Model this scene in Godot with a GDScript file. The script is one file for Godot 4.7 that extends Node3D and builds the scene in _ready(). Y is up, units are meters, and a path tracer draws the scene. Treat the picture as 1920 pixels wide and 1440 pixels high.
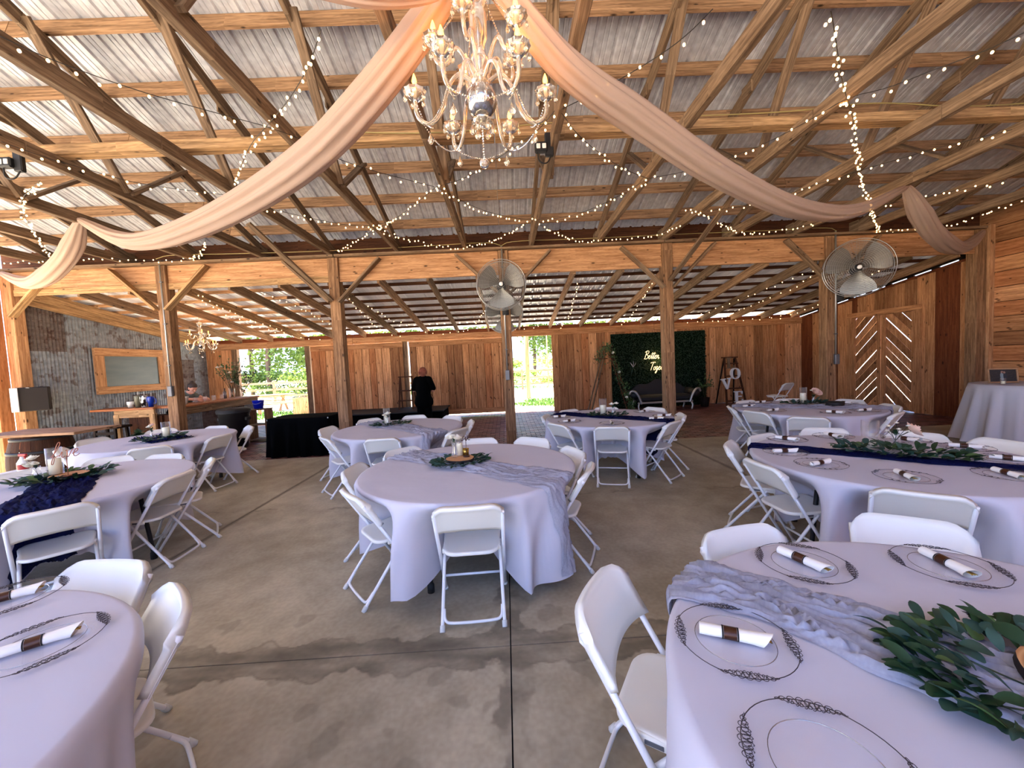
extends Node3D

# ------------------------------------------------------------------ mesh builder
class G:
	var st := SurfaceTool.new()
	func _init() -> void:
		st.begin(Mesh.PRIMITIVE_TRIANGLES)
		st.set_smooth_group(-1)
	func sm(g: int) -> G:
		st.set_smooth_group(g)
		return self
	func v(p: Vector3, u: Vector2) -> void:
		st.set_uv(u)
		st.add_vertex(p)
	func tri(a: Vector3, b: Vector3, c: Vector3) -> void:
		v(a, Vector2(a.x + a.z, a.y)); v(b, Vector2(b.x + b.z, b.y)); v(c, Vector2(c.x + c.z, c.y))
	func tri_uv(a: Vector3, b: Vector3, c: Vector3, ua: Vector2, ub: Vector2, uc: Vector2) -> void:
		v(a, ua); v(b, ub); v(c, uc)
	func quad(a: Vector3, b: Vector3, c: Vector3, d: Vector3, ua := Vector2.ZERO, ub := Vector2(0, 1), uc := Vector2(1, 1), ud := Vector2(1, 0)) -> void:
		v(a, ua); v(b, ub); v(c, uc)
		v(a, ua); v(c, uc); v(d, ud)
	# a block with chamfered edges; grain (V) runs along its longest side
	func box(xf: Transform3D, s: Vector3, bev := 0.0, off := Vector2.ZERO) -> G:
		var h := s * 0.5
		var long := 0 if s.x >= s.y and s.x >= s.z else (1 if s.y >= s.z else 2)
		for ax in 3:
			var a1 := (ax + 1) % 3
			var a2 := (ax + 2) % 3
			for sg in [-1.0, 1.0]:
				var n := Vector3.ZERO
				n[ax] = h[ax] * sg
				var e1 := Vector3.ZERO
				e1[a1] = h[a1] - bev
				var e2 := Vector3.ZERO
				e2[a2] = h[a2] - bev
				var q := [n - e1 - e2, n - e1 + e2, n + e1 + e2, n + e1 - e2]
				if sg < 0:
					q.reverse()
				var uvs := []
				for p in q:
					var o: Vector3 = p
					var uu: Vector2
					if long == ax:
						uu = Vector2(o[a1], o[a2])
					elif long == a1:
						uu = Vector2(o[a2] + n[ax], o[a1])
					else:
						uu = Vector2(o[a1] + n[ax], o[a2])
					uvs.append(Vector2(uu.x / 0.5, uu.y / 2.0) + off)
				quad(xf * q[0], xf * q[1], xf * q[2], xf * q[3], uvs[0], uvs[1], uvs[2], uvs[3])
		if bev > 0.0:
			for ax in 3:
				var a1 := (ax + 1) % 3
				var a2 := (ax + 2) % 3
				for s1 in [-1.0, 1.0]:
					for s2 in [-1.0, 1.0]:
						var l := Vector3.ZERO
						l[ax] = h[ax] - bev
						var p := Vector3.ZERO
						p[a1] = h[a1] * s1
						p[a2] = (h[a2] - bev) * s2
						var r := Vector3.ZERO
						r[a1] = (h[a1] - bev) * s1
						r[a2] = h[a2] * s2
						var u0 := Vector2(off.x, off.y)
						var u1 := Vector2(off.x, off.y + s[ax] / 2.0)
						if s1 * s2 > 0:
							quad(xf * (p - l), xf * (p + l), xf * (r + l), xf * (r - l), u0, u1, u1, u0)
						else:
							quad(xf * (r - l), xf * (r + l), xf * (p + l), xf * (p - l), u0, u1, u1, u0)
		return self
	func bx(c: Vector3, s: Vector3, bev := 0.0, off := Vector2.ZERO) -> G:
		return box(Transform3D(Basis(), c), s, bev, off)
	# a timber between two points, w wide (across), d deep (in the plane of "up")
	func beam(a: Vector3, b: Vector3, w: float, d: float, up := Vector3.UP, bev := 0.004, off := Vector2.ZERO) -> G:
		var y := (b - a).normalized()
		var x := y.cross(up).normalized()
		var z := x.cross(y).normalized()
		return box(Transform3D(Basis(x, y, z), (a + b) * 0.5), Vector3(w, (b - a).length(), d), bev, off)
	func tube(pts: PackedVector3Array, rad, seg := 8, caps := true, flat := 1.0) -> G:
		var n := pts.size()
		var rings := []
		var t0 := (pts[1] - pts[0]).normalized()
		var nx := t0.cross(Vector3.UP if absf(t0.y) < 0.9 else Vector3.RIGHT).normalized()
		for i in n:
			var t := (pts[mini(i + 1, n - 1)] - pts[maxi(i - 1, 0)]).normalized()
			nx = (nx - t * nx.dot(t)).normalized()
			var ny := t.cross(nx)
			var r: float = rad if rad is float else rad[i]
			var ring := PackedVector3Array()
			for k in seg:
				var a := TAU * k / seg
				ring.append(pts[i] + nx * (cos(a) * r) + ny * (sin(a) * r * flat))
			rings.append(ring)
		for i in n - 1:
			for k in seg:
				var k2 := (k + 1) % seg
				var u0 := float(k) / seg
				var u1 := float(k + 1) / seg
				quad(rings[i][k], rings[i][k2], rings[i + 1][k2], rings[i + 1][k], Vector2(u0, i), Vector2(u1, i), Vector2(u1, i + 1), Vector2(u0, i + 1))
		if caps:
			for k in range(1, seg - 1):
				tri(rings[0][0], rings[0][k + 1], rings[0][k])
				tri(rings[n - 1][0], rings[n - 1][k], rings[n - 1][k + 1])
		return self
	func lathe(prof: PackedVector2Array, seg := 16, xf := Transform3D(), wob := 0.0, lobes := 0) -> G:
		var n := prof.size()
		for i in n - 1:
			for k in seg:
				var a := TAU * k / seg
				var b := TAU * (k + 1) / seg
				var wa := 1.0 + wob * cos(a * lobes)
				var wb := 1.0 + wob * cos(b * lobes)
				var p0 := Vector3(cos(a) * prof[i].x * wa, prof[i].y, sin(a) * prof[i].x * wa)
				var p1 := Vector3(cos(b) * prof[i].x * wb, prof[i].y, sin(b) * prof[i].x * wb)
				var q0 := Vector3(cos(a) * prof[i + 1].x * wa, prof[i + 1].y, sin(a) * prof[i + 1].x * wa)
				var q1 := Vector3(cos(b) * prof[i + 1].x * wb, prof[i + 1].y, sin(b) * prof[i + 1].x * wb)
				quad(xf * p0, xf * q0, xf * q1, xf * p1, Vector2(float(k) / seg, float(i) / n), Vector2(float(k) / seg, float(i + 1) / n), Vector2(float(k + 1) / seg, float(i + 1) / n), Vector2(float(k + 1) / seg, float(i) / n))
		return self
	func ball(c: Vector3, r: Vector3, seg := 12, rows := 8) -> G:
		var p := PackedVector2Array()
		for i in rows + 1:
			var a := -PI / 2 + PI * i / rows
			p.append(Vector2(cos(a), sin(a)))
		return lathe(p, seg, Transform3D(Basis().scaled(r), c))
	# a grid of points P[i][j]
	func sheet(P: Array, closed := false) -> G:
		var n := P.size()
		var m: int = P[0].size()
		for i in n - 1:
			for j in (m if closed else m - 1):
				var j2 := (j + 1) % m
				quad(P[i][j], P[i + 1][j], P[i + 1][j2], P[i][j2], Vector2(float(j) / m, float(i) / n), Vector2(float(j) / m, float(i + 1) / n), Vector2(float(j + 1) / m, float(i + 1) / n), Vector2(float(j + 1) / m, float(i) / n))
		return self
	# a plate cut to an outline in the x-y plane, thickness along z
	func slab(poly: PackedVector2Array, th: float, xf := Transform3D()) -> G:
		var idx := Geometry2D.triangulate_polygon(poly)
		for k in range(0, idx.size(), 3):
			var a := poly[idx[k]]
			var b := poly[idx[k + 1]]
			var c := poly[idx[k + 2]]
			tri(xf * Vector3(a.x, a.y, th / 2), xf * Vector3(c.x, c.y, th / 2), xf * Vector3(b.x, b.y, th / 2))
			tri(xf * Vector3(a.x, a.y, -th / 2), xf * Vector3(b.x, b.y, -th / 2), xf * Vector3(c.x, c.y, -th / 2))
		for i in poly.size():
			var a := poly[i]
			var b := poly[(i + 1) % poly.size()]
			quad(xf * Vector3(a.x, a.y, -th / 2), xf * Vector3(a.x, a.y, th / 2), xf * Vector3(b.x, b.y, th / 2), xf * Vector3(b.x, b.y, -th / 2))
		return self
	func done() -> ArrayMesh:
		st.generate_normals()
		return st.commit()

# ------------------------------------------------------------------ naming and placing
var taken := {}
var M := {}
var rng := RandomNumberGenerator.new()

func numbered(n: String) -> String:
	if not taken.has(n):
		taken[n] = 0
		return n
	taken[n] += 1
	return "%s_%03d" % [n, taken[n]]

func tag(o: Node3D, label := "", category := "", group := "", kind := "") -> Node3D:
	if label: o.set_meta("label", label)
	if category: o.set_meta("category", category)
	if group: o.set_meta("group", group)
	if kind: o.set_meta("kind", kind)
	return o

func thing(n: String, label: String, category: String, at := Vector3.ZERO, turn := 0.0, group := "", kind := "") -> Node3D:
	var o := Node3D.new()
	o.name = numbered(n)
	add_child(o)
	o.position = at
	o.rotation.y = turn
	return tag(o, label, category, group, kind)

func part(n: String, mesh: Mesh, mat: Material, parent: Node3D, at := Vector3.ZERO, turn := Vector3.ZERO) -> MeshInstance3D:
	var o := MeshInstance3D.new()
	o.name = n
	o.mesh = mesh
	o.material_override = mat
	o.position = at
	o.rotation = turn
	parent.add_child(o, true)
	return o

func one(n: String, mesh: Mesh, mat: Material, label: String, category: String, at := Vector3.ZERO, turn := 0.0, group := "", kind := "") -> MeshInstance3D:
	var o := MeshInstance3D.new()
	o.name = numbered(n)
	o.mesh = mesh
	o.material_override = mat
	add_child(o)
	o.position = at
	o.rotation.y = turn
	tag(o, label, category, group, kind)
	return o

func copy(src: Node3D, label: String, at: Vector3, turn: float, group := "") -> Node3D:
	var o: Node3D = src.duplicate()
	o.name = numbered(String(src.name).rstrip("0123456789").trim_suffix("_") if String(src.name).right(4).left(1) == "_" else String(src.name))
	add_child(o)
	o.position = at
	o.rotation.y = turn
	return tag(o, label, "", group)

func ro() -> Vector2:
	return Vector2(rng.randf(), rng.randf())

func mat(n: String, c: Color, rough := 0.7, metal := 0.0, spec := 0.5) -> StandardMaterial3D:
	var m := StandardMaterial3D.new()
	m.resource_name = n
	m.albedo_color = c
	m.roughness = rough
	m.metallic = metal
	m.metallic_specular = spec
	M[n] = m
	return m

func smooth_line(pts: PackedVector3Array, times := 2) -> PackedVector3Array:
	var p := pts
	for t in times:
		var q := PackedVector3Array([p[0]])
		for i in p.size() - 1:
			q.append(p[i].lerp(p[i + 1], 0.25))
			q.append(p[i].lerp(p[i + 1], 0.75))
		q.append(p[p.size() - 1])
		p = q
	return p

func ring_path(r: float, y: float, n := 32, rx := 1.0) -> PackedVector3Array:
	var p := PackedVector3Array()
	for i in n + 1:
		p.append(Vector3(cos(TAU * i / n) * r * rx, y, sin(TAU * i / n) * r))
	return p

# ------------------------------------------------------------------ textures
func noise(seed_: int, freq: float, oct := 4) -> FastNoiseLite:
	var n := FastNoiseLite.new()
	n.seed = seed_
	n.frequency = freq
	n.fractal_octaves = oct
	return n

func wood_tex(seed_: int, dark: Color, light: Color, knots: int) -> ImageTexture:
	var w := 256
	var h := 768
	var a := noise(seed_, 0.05, 4).get_image(w, 48)
	a.resize(w, h, Image.INTERPOLATE_CUBIC)
	var b := noise(seed_ + 7, 0.02, 3).get_image(w, 96)
	b.resize(w, h, Image.INTERPOLATE_CUBIC)
	var c := noise(seed_ + 13, 0.2, 2).get_image(w, 64)
	c.resize(w, h, Image.INTERPOLATE_CUBIC)
	var r := RandomNumberGenerator.new()
	r.seed = seed_
	var kn := []
	for k in knots:
		kn.append(Vector3(r.randf() * w, r.randf() * h, r.randf_range(3, 8)))
	var out := Image.create(w, h, false, Image.FORMAT_RGB8)
	for y in h:
		for x in w:
			var t := 0.45 * a.get_pixel(x, y).r + 0.35 * b.get_pixel(x, y).r + 0.2 * c.get_pixel(x, y).r
			var ring := 0.5 + 0.5 * sin(b.get_pixel(x, y).r * 40.0 + x * 0.06)
			t = clampf((t - 0.5) * 1.25 + 0.55 + (ring - 0.5) * 0.13, 0, 1)
			out.set_pixel(x, y, dark.lerp(light, t))
	for k in kn:
		for dy in range(-16, 17):
			for dx in range(-9, 10):
				var d: float = Vector2(dx * 1.0, dy * 0.55).length() / k.z
				if d < 1.3:
					var px := posmod(int(k.x) + dx, w)
					var py := posmod(int(k.y) + dy, h)
					out.set_pixel(px, py, out.get_pixel(px, py).lerp(dark * 0.35, clampf(1.3 - d, 0, 1) * 0.8))
	out.generate_mipmaps()
	return ImageTexture.create_from_image(out)

func noise_tex(seed_: int, freq: float, lo: Color, hi: Color, size := 512, oct := 5) -> ImageTexture:
	var a := noise(seed_, freq, oct).get_seamless_image(size, size)
	var out := Image.create(size, size, false, Image.FORMAT_RGB8)
	for y in size:
		for x in size:
			out.set_pixel(x, y, lo.lerp(hi, a.get_pixel(x, y).r))
	return ImageTexture.create_from_image(out)

func wood(n: String, tint: Color, tex: ImageTexture, bump := 0.12, rough := 0.75) -> StandardMaterial3D:
	var m := mat(n, tint, rough, 0.0, 0.3)
	m.albedo_texture = tex
	m.heightmap_enabled = true
	m.heightmap_texture = tex
	m.heightmap_scale = bump
	return m

func tri_tex(m: StandardMaterial3D, tex: Texture2D, scale: float) -> StandardMaterial3D:
	m.albedo_texture = tex
	m.uv1_triplanar = true
	m.uv1_world_triplanar = true
	m.uv1_scale = Vector3.ONE * scale
	return m

func materials() -> void:
	var cedar := wood_tex(3, Color(0.60, 0.43, 0.30), Color(1.0, 0.83, 0.66), 7)
	var grey := wood_tex(11, Color(0.44, 0.37, 0.30), Color(0.96, 0.87, 0.76), 5)
	var tones := [Color(0.84, 0.75, 0.66), Color(0.92, 0.82, 0.72), Color(0.70, 0.61, 0.53), Color(0.84, 0.70, 0.59), Color(0.98, 0.90, 0.82)]
	for i in 5:
		wood("cedar%d" % i, tones[i], cedar)
	wood("cedar_dark", Color(0.52, 0.36, 0.28), cedar)
	wood("post", Color(0.72, 0.61, 0.51), grey)
	wood("header", Color(0.84, 0.79, 0.73), cedar)
	wood("truss", Color(0.60, 0.55, 0.50), grey)
	wood("truss1", Color(0.66, 0.60, 0.54), grey)
	wood("purlin", Color(0.80, 0.70, 0.61), grey)
	wood("pale", Color(0.86, 0.76, 0.62), grey)
	wood("brown", Color(0.40, 0.27, 0.19), grey)
	wood("dark_wood", Color(0.16, 0.12, 0.10), grey)
	wood("barrel", Color(0.34, 0.24, 0.17), grey, 0.4)
	wood("top_wood", Color(0.72, 0.56, 0.45), cedar, 0.1, 0.4)
	mat("metal", Color(0.84, 0.85, 0.87), 0.45, 0.3)
	M.metal.albedo_texture = noise_tex(5, 0.03, Color(0.82, 0.82, 0.84), Color(1, 1, 1), 256)
	M.metal.uv1_scale = Vector3(1, 1, 1)
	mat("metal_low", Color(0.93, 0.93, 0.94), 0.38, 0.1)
	M.metal_low.backlight_enabled = true  # translucency added to brighten the sheets; the metal itself is opaque
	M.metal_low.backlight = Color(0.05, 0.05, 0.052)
	mat("steel", Color(0.62, 0.61, 0.58), 0.3, 0.9)
	mat("conduit", Color(0.66, 0.66, 0.64), 0.4, 0.7)
	mat("fan_blade", Color(0.46, 0.45, 0.42), 0.35, 0.6)
	mat("black", Color(0.03, 0.03, 0.035), 0.6)
	mat("black_cloth", Color(0.018, 0.018, 0.02), 0.95, 0.0, 0.15)
	mat("rubber", Color(0.05, 0.05, 0.055), 0.7)
	mat("chair", Color(0.90, 0.89, 0.85), 0.38, 0.0, 0.5)
	mat("chair_steel", Color(0.90, 0.90, 0.90), 0.32, 0.0, 0.6)
	mat("cap", Color(0.82, 0.82, 0.80), 0.5)
	var cl := mat("cloth", Color(0.76, 0.75, 0.785), 0.92, 0.0, 0.2)
	cl.heightmap_enabled = true
	cl.heightmap_texture = noise_tex(21, 0.012, Color(0, 0, 0), Color(1, 1, 1), 256, 4)
	cl.heightmap_scale = 0.35
	cl.uv1_triplanar = true
	cl.uv1_world_triplanar = true
	cl.uv1_scale = Vector3.ONE * 0.8
	var gz := mat("gauze", Color(0.70, 0.70, 0.74), 0.95, 0.0, 0.1)
	gz.transparency = BaseMaterial3D.TRANSPARENCY_ALPHA
	gz.albedo_color.a = 0.86
	tri_tex(gz, noise_tex(31, 0.09, Color(0.86, 0.86, 0.88), Color(1, 1, 1), 256), 3.0)
	var nv := mat("navy", Color(0.06, 0.085, 0.27), 0.9, 0.0, 0.2)
	nv.transparency = BaseMaterial3D.TRANSPARENCY_ALPHA
	nv.albedo_color.a = 0.93
	tri_tex(nv, noise_tex(33, 0.09, Color(0.8, 0.8, 0.84), Color(1, 1, 1), 256), 3.0)
	var dr := mat("drape", Color(0.68, 0.585, 0.52), 0.9, 0.0, 0.15)
	dr.transparency = BaseMaterial3D.TRANSPARENCY_ALPHA
	dr.albedo_color.a = 0.80
	dr.backlight_enabled = true
	dr.backlight = Color(0.5, 0.4, 0.33)
	mat("grey_cloth", Color(0.74, 0.73, 0.75), 0.9, 0.0, 0.2)
	var gl := mat("glass", Color(1, 1, 1, 0.03), 0.02)
	gl.refraction_enabled = true
	gl.refraction_scale = 0.05
	var pane := mat("pane", Color(0.97, 0.98, 1.0, 0.03), 0.03)
	pane.transparency = BaseMaterial3D.TRANSPARENCY_ALPHA
	mat("plate_glass", Color(0.97, 0.98, 1.0, 0.03), 0.05, 0.0, 0.28).transparency = BaseMaterial3D.TRANSPARENCY_ALPHA
	var cr := mat("crystal", Color(1.0, 0.95, 0.85, 0.06), 0.04)
	cr.refraction_enabled = true
	cr.refraction_scale = 0.05
	mat("silver", Color(0.72, 0.72, 0.72), 0.16, 0.95)
	mat("chrome", Color(0.40, 0.40, 0.41), 0.45, 0.4)
	mat("filigree", Color(0.26, 0.23, 0.23), 0.4, 0.5)
	mat("candle", Color(0.93, 0.90, 0.78), 0.5).subsurf_scatter_enabled = false
	mat("sleeve", Color(0.92, 0.90, 0.88), 0.5)
	mat("white", Color(0.88, 0.88, 0.86), 0.5)
	mat("napkin", Color(0.93, 0.91, 0.87), 0.85)
	mat("band", Color(0.28, 0.15, 0.08), 0.35, 0.4)
	mat("gold", Color(0.75, 0.62, 0.30), 0.25, 0.9)
	mat("copper", Color(0.62, 0.38, 0.28), 0.35, 0.6)
	mat("brown_sign", Color(0.22, 0.10, 0.07), 0.6)
	for a in [["leaf0", Color(0.15, 0.26, 0.21)], ["leaf1", Color(0.20, 0.32, 0.28)], ["leaf2", Color(0.11, 0.22, 0.12)], ["leaf3", Color(0.27, 0.38, 0.21)], ["stem", Color(0.20, 0.22, 0.12)], ["dried", Color(0.45, 0.42, 0.30)]]:
		mat(a[0], a[1], 0.55, 0.0, 0.4)
	mat("petal", Color(0.93, 0.91, 0.84), 0.7)
	mat("blush", Color(0.90, 0.76, 0.68), 0.7)
	mat("skin", Color(0.82, 0.60, 0.50), 0.55)
	mat("hair_red", Color(0.50, 0.25, 0.16), 0.6)
	mat("hair_dark", Color(0.15, 0.11, 0.10), 0.6)
	mat("shirt_grey", Color(0.42, 0.46, 0.44), 0.9)
	mat("blue", Color(0.02, 0.12, 0.72), 0.4)
	mat("mug_blue", Color(0.05, 0.18, 0.55), 0.3)
	mat("mug_olive", Color(0.38, 0.37, 0.30), 0.4)
	mat("red", Color(0.62, 0.06, 0.06), 0.4)
	mat("yellow_wire", Color(0.62, 0.55, 0.32), 0.5)
	mat("wire", Color(0.04, 0.045, 0.035), 0.6)
	mat("joint", Color(0.10, 0.09, 0.08), 0.95)
	for i in 4:
		mat("brick%d" % i, [Color(0.36, 0.20, 0.17), Color(0.42, 0.25, 0.21), Color(0.30, 0.17, 0.15), Color(0.50, 0.34, 0.30)][i], 0.42)
	var slice := Image.create(128, 128, false, Image.FORMAT_RGB8)
	for y in 128:
		for x in 128:
			var d := Vector2(x - 62, y - 66).length() / 64.0
			var w := 0.5 + 0.5 * sin(d * 75.0 + sin(atan2(y - 66, x - 62) * 5.0) * 0.8)
			slice.set_pixel(x, y, Color(0.66, 0.45, 0.26).lerp(Color(0.88, 0.70, 0.50), w * 0.6 + 0.3))
	mat("slice", Color(0.92, 0.88, 0.84), 0.7).albedo_texture = ImageTexture.create_from_image(slice)
	mat("bark", Color(0.10, 0.07, 0.06), 0.9)
	var cow := Image.create(64, 64, false, Image.FORMAT_RGB8)
	var cn := noise(9, 0.08, 1).get_seamless_image(64, 64)
	for y in 64:
		for x in 64:
			cow.set_pixel(x, y, Color(0.03, 0.03, 0.03) if cn.get_pixel(x, y).r < 0.5 else Color(0.9, 0.9, 0.88))
	mat("cow", Color.WHITE, 0.4).albedo_texture = ImageTexture.create_from_image(cow)
	# galvanised sheet with rust
	var sz := 512
	var n1 := noise(41, 0.012, 5).get_seamless_image(sz, sz)
	var n2 := noise(43, 0.03, 5).get_seamless_image(sz, sz)
	var n3 := noise(47, 0.09, 3).get_seamless_image(sz, 64)
	n3.resize(sz, sz, Image.INTERPOLATE_CUBIC)
	var gi := Image.create(sz, sz, false, Image.FORMAT_RGB8)
	for y in sz:
		for x in sz:
			var c := Color(0.44, 0.46, 0.47).lerp(Color(0.86, 0.88, 0.89), clampf(n2.get_pixel(x, y).r * 0.6 + n3.get_pixel(x, y).r * 0.4, 0, 1))
			var rust := smoothstep(0.66, 0.80, n1.get_pixel(x, y).r * 0.8 + n3.get_pixel(x, y).r * 0.28)
			gi.set_pixel(x, y, c.lerp(Color(0.34, 0.19, 0.13), rust * 0.75))
	var gt := ImageTexture.create_from_image(gi)
	tri_tex(mat("galv", Color(0.80, 0.82, 0.84), 0.55, 0.35), gt, 0.5)
	tri_tex(mat("galv_rust", Color(0.62, 0.54, 0.50), 0.7, 0.15), gt, 0.7)
	# concrete: fine mottling everywhere, wet stains along the joints that the photograph shows
	concrete_texture()
	tri_tex(mat("sand", Color(0.94, 0.92, 0.88), 0.95), noise_tex(61, 0.02, Color(0.78, 0.74, 0.68), Color(0.97, 0.95, 0.90), 256), 0.25)
	tri_tex(mat("grass", Color(0.34, 0.52, 0.16), 0.9), noise_tex(63, 0.05, Color(0.5, 0.55, 0.4), Color(1, 1, 1), 256), 0.8)
	for a in [["tree0", Color(0.40, 0.47, 0.24)], ["tree1", Color(0.46, 0.52, 0.28)], ["tree2", Color(0.33, 0.41, 0.23)]]:
		var t := mat(a[0], a[1], 0.8, 0.0, 0.2)
		t.backlight_enabled = true
		t.backlight = Color(0.35, 0.45, 0.15)
	mat("trunk", Color(0.34, 0.28, 0.23), 0.9)
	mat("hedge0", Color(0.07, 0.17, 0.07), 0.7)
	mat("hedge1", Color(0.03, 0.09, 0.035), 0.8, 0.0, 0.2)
	glow("flame", Color(1.0, 0.60, 0.22), 2.2)
	glow("bulb", Color(1.0, 0.76, 0.48), 2.2)
	glow("neon", Color(1.0, 0.85, 0.62), 0.35)

func glow(n: String, c: Color, e: float) -> void:
	var m := mat(n, c, 0.4)
	m.emission_enabled = true
	m.emission = c
	m.emission_energy_multiplier = e

func concrete_texture() -> void:
	var w := 1400
	var h := 1100
	var big := noise(71, 0.006, 5).get_image(w, h)
	var mid := noise(73, 0.03, 4).get_image(w, h)
	var fine := noise(75, 0.25, 2).get_image(w, h)
	var wav := noise(77, 0.035, 5)
	var spots := noise(79, 0.012, 3)
	var out := Image.create(w, h, false, Image.FORMAT_RGB8)
	var px := 14.0 / w   # metres a pixel: x from -7 to 7, z from -8 to 3
	for j in h:
		var z := -8.0 + j * px
		for i in w:
			var x := -7.0 + i * px
			var t := 0.5 * big.get_pixel(i, j).r + 0.3 * mid.get_pixel(i, j).r + 0.2 * fine.get_pixel(i, j).r
			var c := Color(0.66, 0.615, 0.53).lerp(Color(0.87, 0.825, 0.73), clampf((t - 0.5) * 2.0 + 0.5, 0, 1))
			var wob := wav.get_noise_2d(i, j)
			var s := 0.0
			var dz := absf(z + 2.2 + 0.012 * x)
			if dz < 0.3:
				var e := 0.13 + 0.09 * wob
				s = maxf(s, smoothstep(e + 0.012, e - 0.012, dz) * (0.34 + 0.5 * wav.get_noise_2d(i * 0.5, j * 1.5 + 300)))
				s += 0.22 * smoothstep(0.016, 0.0, absf(dz - e)) * (1.0 if dz < 0.25 else 0.0)
			var dx := absf(x + 0.05)
			if dx < 0.22 and z > -3.4:
				var e2 := (0.085 + 0.11 * wav.get_noise_2d(j * 0.8 + 500, i)) * smoothstep(-3.4, -2.6, z)
				s = maxf(s, smoothstep(e2 + 0.012, e2 - 0.012, dx) * 0.42 * clampf(0.7 + wob * 2.0, 0.2, 1))
			for jx in [-3.15, 3.12]:
				var d3 := absf(x - jx)
				if d3 < 0.1:
					s = maxf(s, smoothstep(0.05 + 0.03 * wob, 0.01, d3) * 0.45)
			var dc := absf(z + 4.68 + 0.06 * sin(x * 1.3) + 0.1 * wob)
			if dc < 0.05:
				s = maxf(s, smoothstep(0.03, 0.0, dc) * 0.35 * clampf(0.4 + spots.get_noise_2d(i * 2, 40) * 2.5, 0, 1))
			var sp := spots.get_noise_2d(i * 2.2, j * 2.2)
			if sp > 0.33 and z > -2.6:
				s = maxf(s, smoothstep(0.33, 0.42, sp) * 0.16)
			out.set_pixel(i, j, c.lerp(Color(0.33, 0.30, 0.25), clampf(s, 0, 0.9)))
	var tx := ImageTexture.create_from_image(out)
	var m := mat("concrete", Color(0.83, 0.825, 0.81), 0.62, 0.0, 0.4)
	m.albedo_texture = tx
	m.texture_repeat = false
	m.roughness_texture = null

# ------------------------------------------------------------------ the scene
const ZH := -7.85          # row of posts that carries the header beam
const ZB := -12.6          # back wall
const XW := 9.6            # side walls
const SLOPE := 0.325
var P := {"T1": Vector2(-0.37, -3.42), "T2": Vector2(-1.63, -5.85), "T3": Vector2(1.5, -5.85), "T4": Vector2(4.47, -5.8), "T5": Vector2(2.98, -3.02), "T6": Vector2(1.33, -0.83), "T7": Vector2(-2.06, -0.77), "T8": Vector2(-4.0, -3.5), "T9": Vector2(-5.2, -5.9)}

func _ready() -> void:
	rng.seed = 20
	var cam := Camera3D.new()
	cam.name = "camera"
	cam.position = Vector3(0, 1.65, 0)
	cam.rotation = Vector3(deg_to_rad(-3.2), deg_to_rad(-0.8), deg_to_rad(-2.75))
	cam.fov = rad_to_deg(2.0 * atan(720.0 / 735.0))
	cam.near = 0.05
	cam.far = 400.0
	add_child(cam)
	cam.current = true
	var we := WorldEnvironment.new()
	we.name = "world"
	var env := Environment.new()
	env.background_mode = Environment.BG_SKY
	var sky := Sky.new()
	var sm := ProceduralSkyMaterial.new()
	sm.sky_top_color = Color(0.42, 0.56, 0.88)
	sm.sky_horizon_color = Color(0.78, 0.86, 0.97)
	sm.sky_curve = 0.2
	sm.ground_bottom_color = Color(0.35, 0.33, 0.30)
	sm.ground_horizon_color = Color(0.62, 0.62, 0.60)
	sm.sun_angle_max = 5.0
	sky.sky_material = sm
	env.sky = sky
	env.background_energy_multiplier = 1.0
	env.tonemap_mode = Environment.TONE_MAPPER_LINEAR
	env.tonemap_exposure = 5.9
	env.sdfgi_enabled = true
	env.ssao_enabled = true
	env.ssil_enabled = true
	we.environment = env
	add_child(we)
	var sun := DirectionalLight3D.new()
	sun.name = "sun"
	sun.light_color = Color(1.0, 0.97, 0.92)
	sun.light_energy = 3.8
	sun.light_angular_distance = 0.6
	sun.shadow_enabled = true
	sun.rotation_degrees = Vector3(-62, -100, 0)
	add_child(sun)

	materials()
	build_floor()
	build_roof()
	build_leanto()
	build_header_and_posts()
	build_back_wall()
	build_side_walls()
	build_outside()
	build_trusses()
	build_tables()
	build_chairs()
	build_settings()
	build_centrepieces()
	build_chandeliers()
	build_drapes()
	build_strings()
	build_fans()
	build_bar()
	build_far_side()
	build_near_wall_things()
	build_people()

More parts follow.
